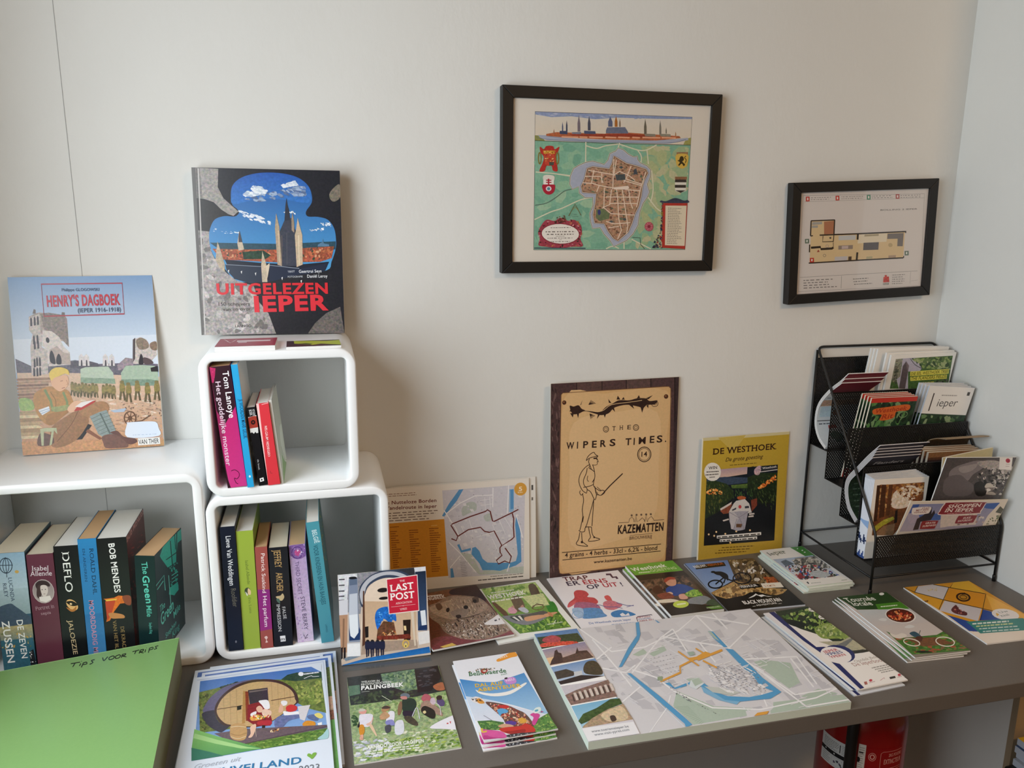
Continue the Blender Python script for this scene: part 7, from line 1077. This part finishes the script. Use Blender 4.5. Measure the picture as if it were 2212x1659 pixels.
rackdoc('shopping brochure with dark red speech bubbles, frontmost in the bottom tray', (.899, -.2585, .198), (1.1275, -.2585, .184), -.2205, .0615, .002, TQ6, a_shop, 'e6ddd0', PAGE_C, None, 'brochure')
# ---------------------------------------------------------------- under and beside the counter
ext = empty('fire_extinguisher', 'red fire extinguisher standing on the floor under the counter', 'fire extinguisher', Matrix.Translation((.852, -.253, 0)))
REDM = mat('extinguisher_red', '8e1015', .28, var=.04, coat=.3)
MB().lathe([(0, .006), (.074, .006), (.083, .016), (.083, .495), (.080, .515), (.070, .532), (.052, .544), (.03, .551), (.022, .554), (.022, .57), (0, .57)], 56).build('tank', REDM, ext, True)
MB().lathe([(.076, 0), (.086, 0), (.086, .03), (.0835, .034), (.076, .03)], 48).build('base_ring', BLACK_WIRE, ext, True)
MB().lathe([(.018, .57), (.018, .60), (.012, .605), (.012, .62), (0, .62)], 24).build('valve', mat('valve_brass', 'a58a4a', .3, .9), ext, True)
MB().box((-.012, -.07, .618), (.012, .02, .626)).build('lever', BLACK_WIRE, ext); MB().box((-.011, -.075, .602), (.011, .01, .608)).build('handle', BLACK_WIRE, ext)
MB().tube(arc([(-.01, .0, .59), (-.05, -.035, .60), (-.0725, -.0625, .54), (-.0725, -.0625, .30), (-.0725, -.0625, .10)], .03, 5), .0105, 14).build('hose', mat('hose_rubber', '0f0e0f', .55, var=.2), ext, True)
def on_tank(s, a0, z0, R=.0834):
    """wraps a flat print around the tank, starting at angle a0 seen from the room"""
    D = .004
    def fn(x, y, q, mid): 
        i = math.floor(mid/D); a, b = a0+i*D/R, a0+(i+1)*D/R; f = x/D-i; c = (a+b)/2
        return (R*(math.sin(a)*(1-f)+math.sin(b)*f)+q*math.sin(c), -R*(math.cos(a)*(1-f)+math.cos(b)*f)-q*math.cos(c), z0+y)
    return fn, (0, [k*D for k in range(40)])
def a_lab(s):
    s.r('d9dcdc', 0, 0, 100, 100); s.r('17191d', 0, 46, 100, 60); s.e('e8e8e8', 22, 52, 3, 2.5); s.e('e8e8e8', 58, 53, 3, 2.5); s.rows('5a5e62', 12, 12, 74, 12, 12, 40, 6, 1.8); s.r('2a2a2e', 76, 12, 79, 40); s.rows('6a6e72', 84, 12, 97, 12, 84, 40, 6, 1.6); s.rows('6a6e72', 10, 66, 46, 66, 10, 92, 5, 1.8); s.l('8a8e92', .8, '50,64 98,64 98,94 50,94', closed=True); s.spray('5a4a6a 3a4a44', 10, '56,68 94,68 94,92 56,92', 5)
s = Art(.058, .062); a_lab(s); s.build('paper_label', ext, MATT, .0004, *on_tank(s, -1.66, .405))
def a_strip(s): s.r('cfd0ce', 0, 0, 100, 100); s.rows('7a7a7a', 15, 10, 85, 10, 15, 92, 14, 2.2); s.r('26262a', 10, 22, 70, 26); s.e('17181c', 10, 46, 26, 8)
s = Art(.013, .075); a_strip(s); s.build('instruction_strip', ext, MATT, .0004, *on_tank(s, -.72, .405))
def a_red(s):
    s.r('8e1015', 0, 0, 100, 100); K = 'd8a8a4'; s.ring(K, 1.2, 13, 22, 9, 10); s.ring(K, 2.5, 13, 22, 5, 5.5); s.t('CE', K, 5, 66, 20, 66, 14, .4); s.l(K, .9, '40,8 34,12 34,48 40,52 100,52', False); s.l(K, .9, '40,8 100,8'); s.t('2KG POUDRE', K, 56, 22, 98, 22, 8, .3); s.t('EXTINCTEUR', K, 44, 40, 99, 40, 12, .9); s.l(K, .9, '34,100 34,60 40,57 100,57'); s.r(K, 38, 64, 56, 66); s.r(K, 38, 64, 39.5, 96); s.e(K, 46, 74, 3, 4); s.p(K, '40,92 46,80 56,84 55,98 40,98'); s.e(K, 62, 66, 4, 5); s.rows(K, 68, 68, 98, 64, 68, 84, 3, 2.5)
s = Art(.075, .085); a_red(s); s.build('front_label', ext, MATT, .0003, *on_tank(s, -.53, .39))
# low stool with magazines past the end of the wall
st = empty('low_stool', 'low black stool at the right edge, partly behind the wall end', 'stool', Matrix.Translation((1.117, -.588, 0)))
MB().box((0, 0, .375), (.34, .24, .40)).build('seat', BLACK_WIRE, st, bevel=.006)
for x, y in ((.02, .02), (.30, .02), (.02, .20), (.30, .20)): MB().box((x-.014, y-.014, 0), (x+.014, y+.014, .376)).build('leg', BLACK_WIRE, st)
for i, (c, lab) in enumerate((('c9c9cc', 'grey magazine lying on the low black stool'), ('a8582c', 'rust coloured magazine second in the pile on the stool'), ('2f4a7a', 'blue magazine third in the pile on the stool'), ('d8b428', 'yellow magazine on top of the pile on the stool'))):
    pile('magazine', lab, 'magazine', 1.139+.003*(i % 2), -.551+.002*(i % 2), .4003+.0148*i-TZ, .21, .2, .0143, (.8, -.6, .9, .2)[i], c, lambda s, c=c: (s.r(c, 0, 0, 100, 100, .05), s.r('f0ece0', 8, 10, 92, 22, .02)), None, PAGE_B, 'magazines on the stool')
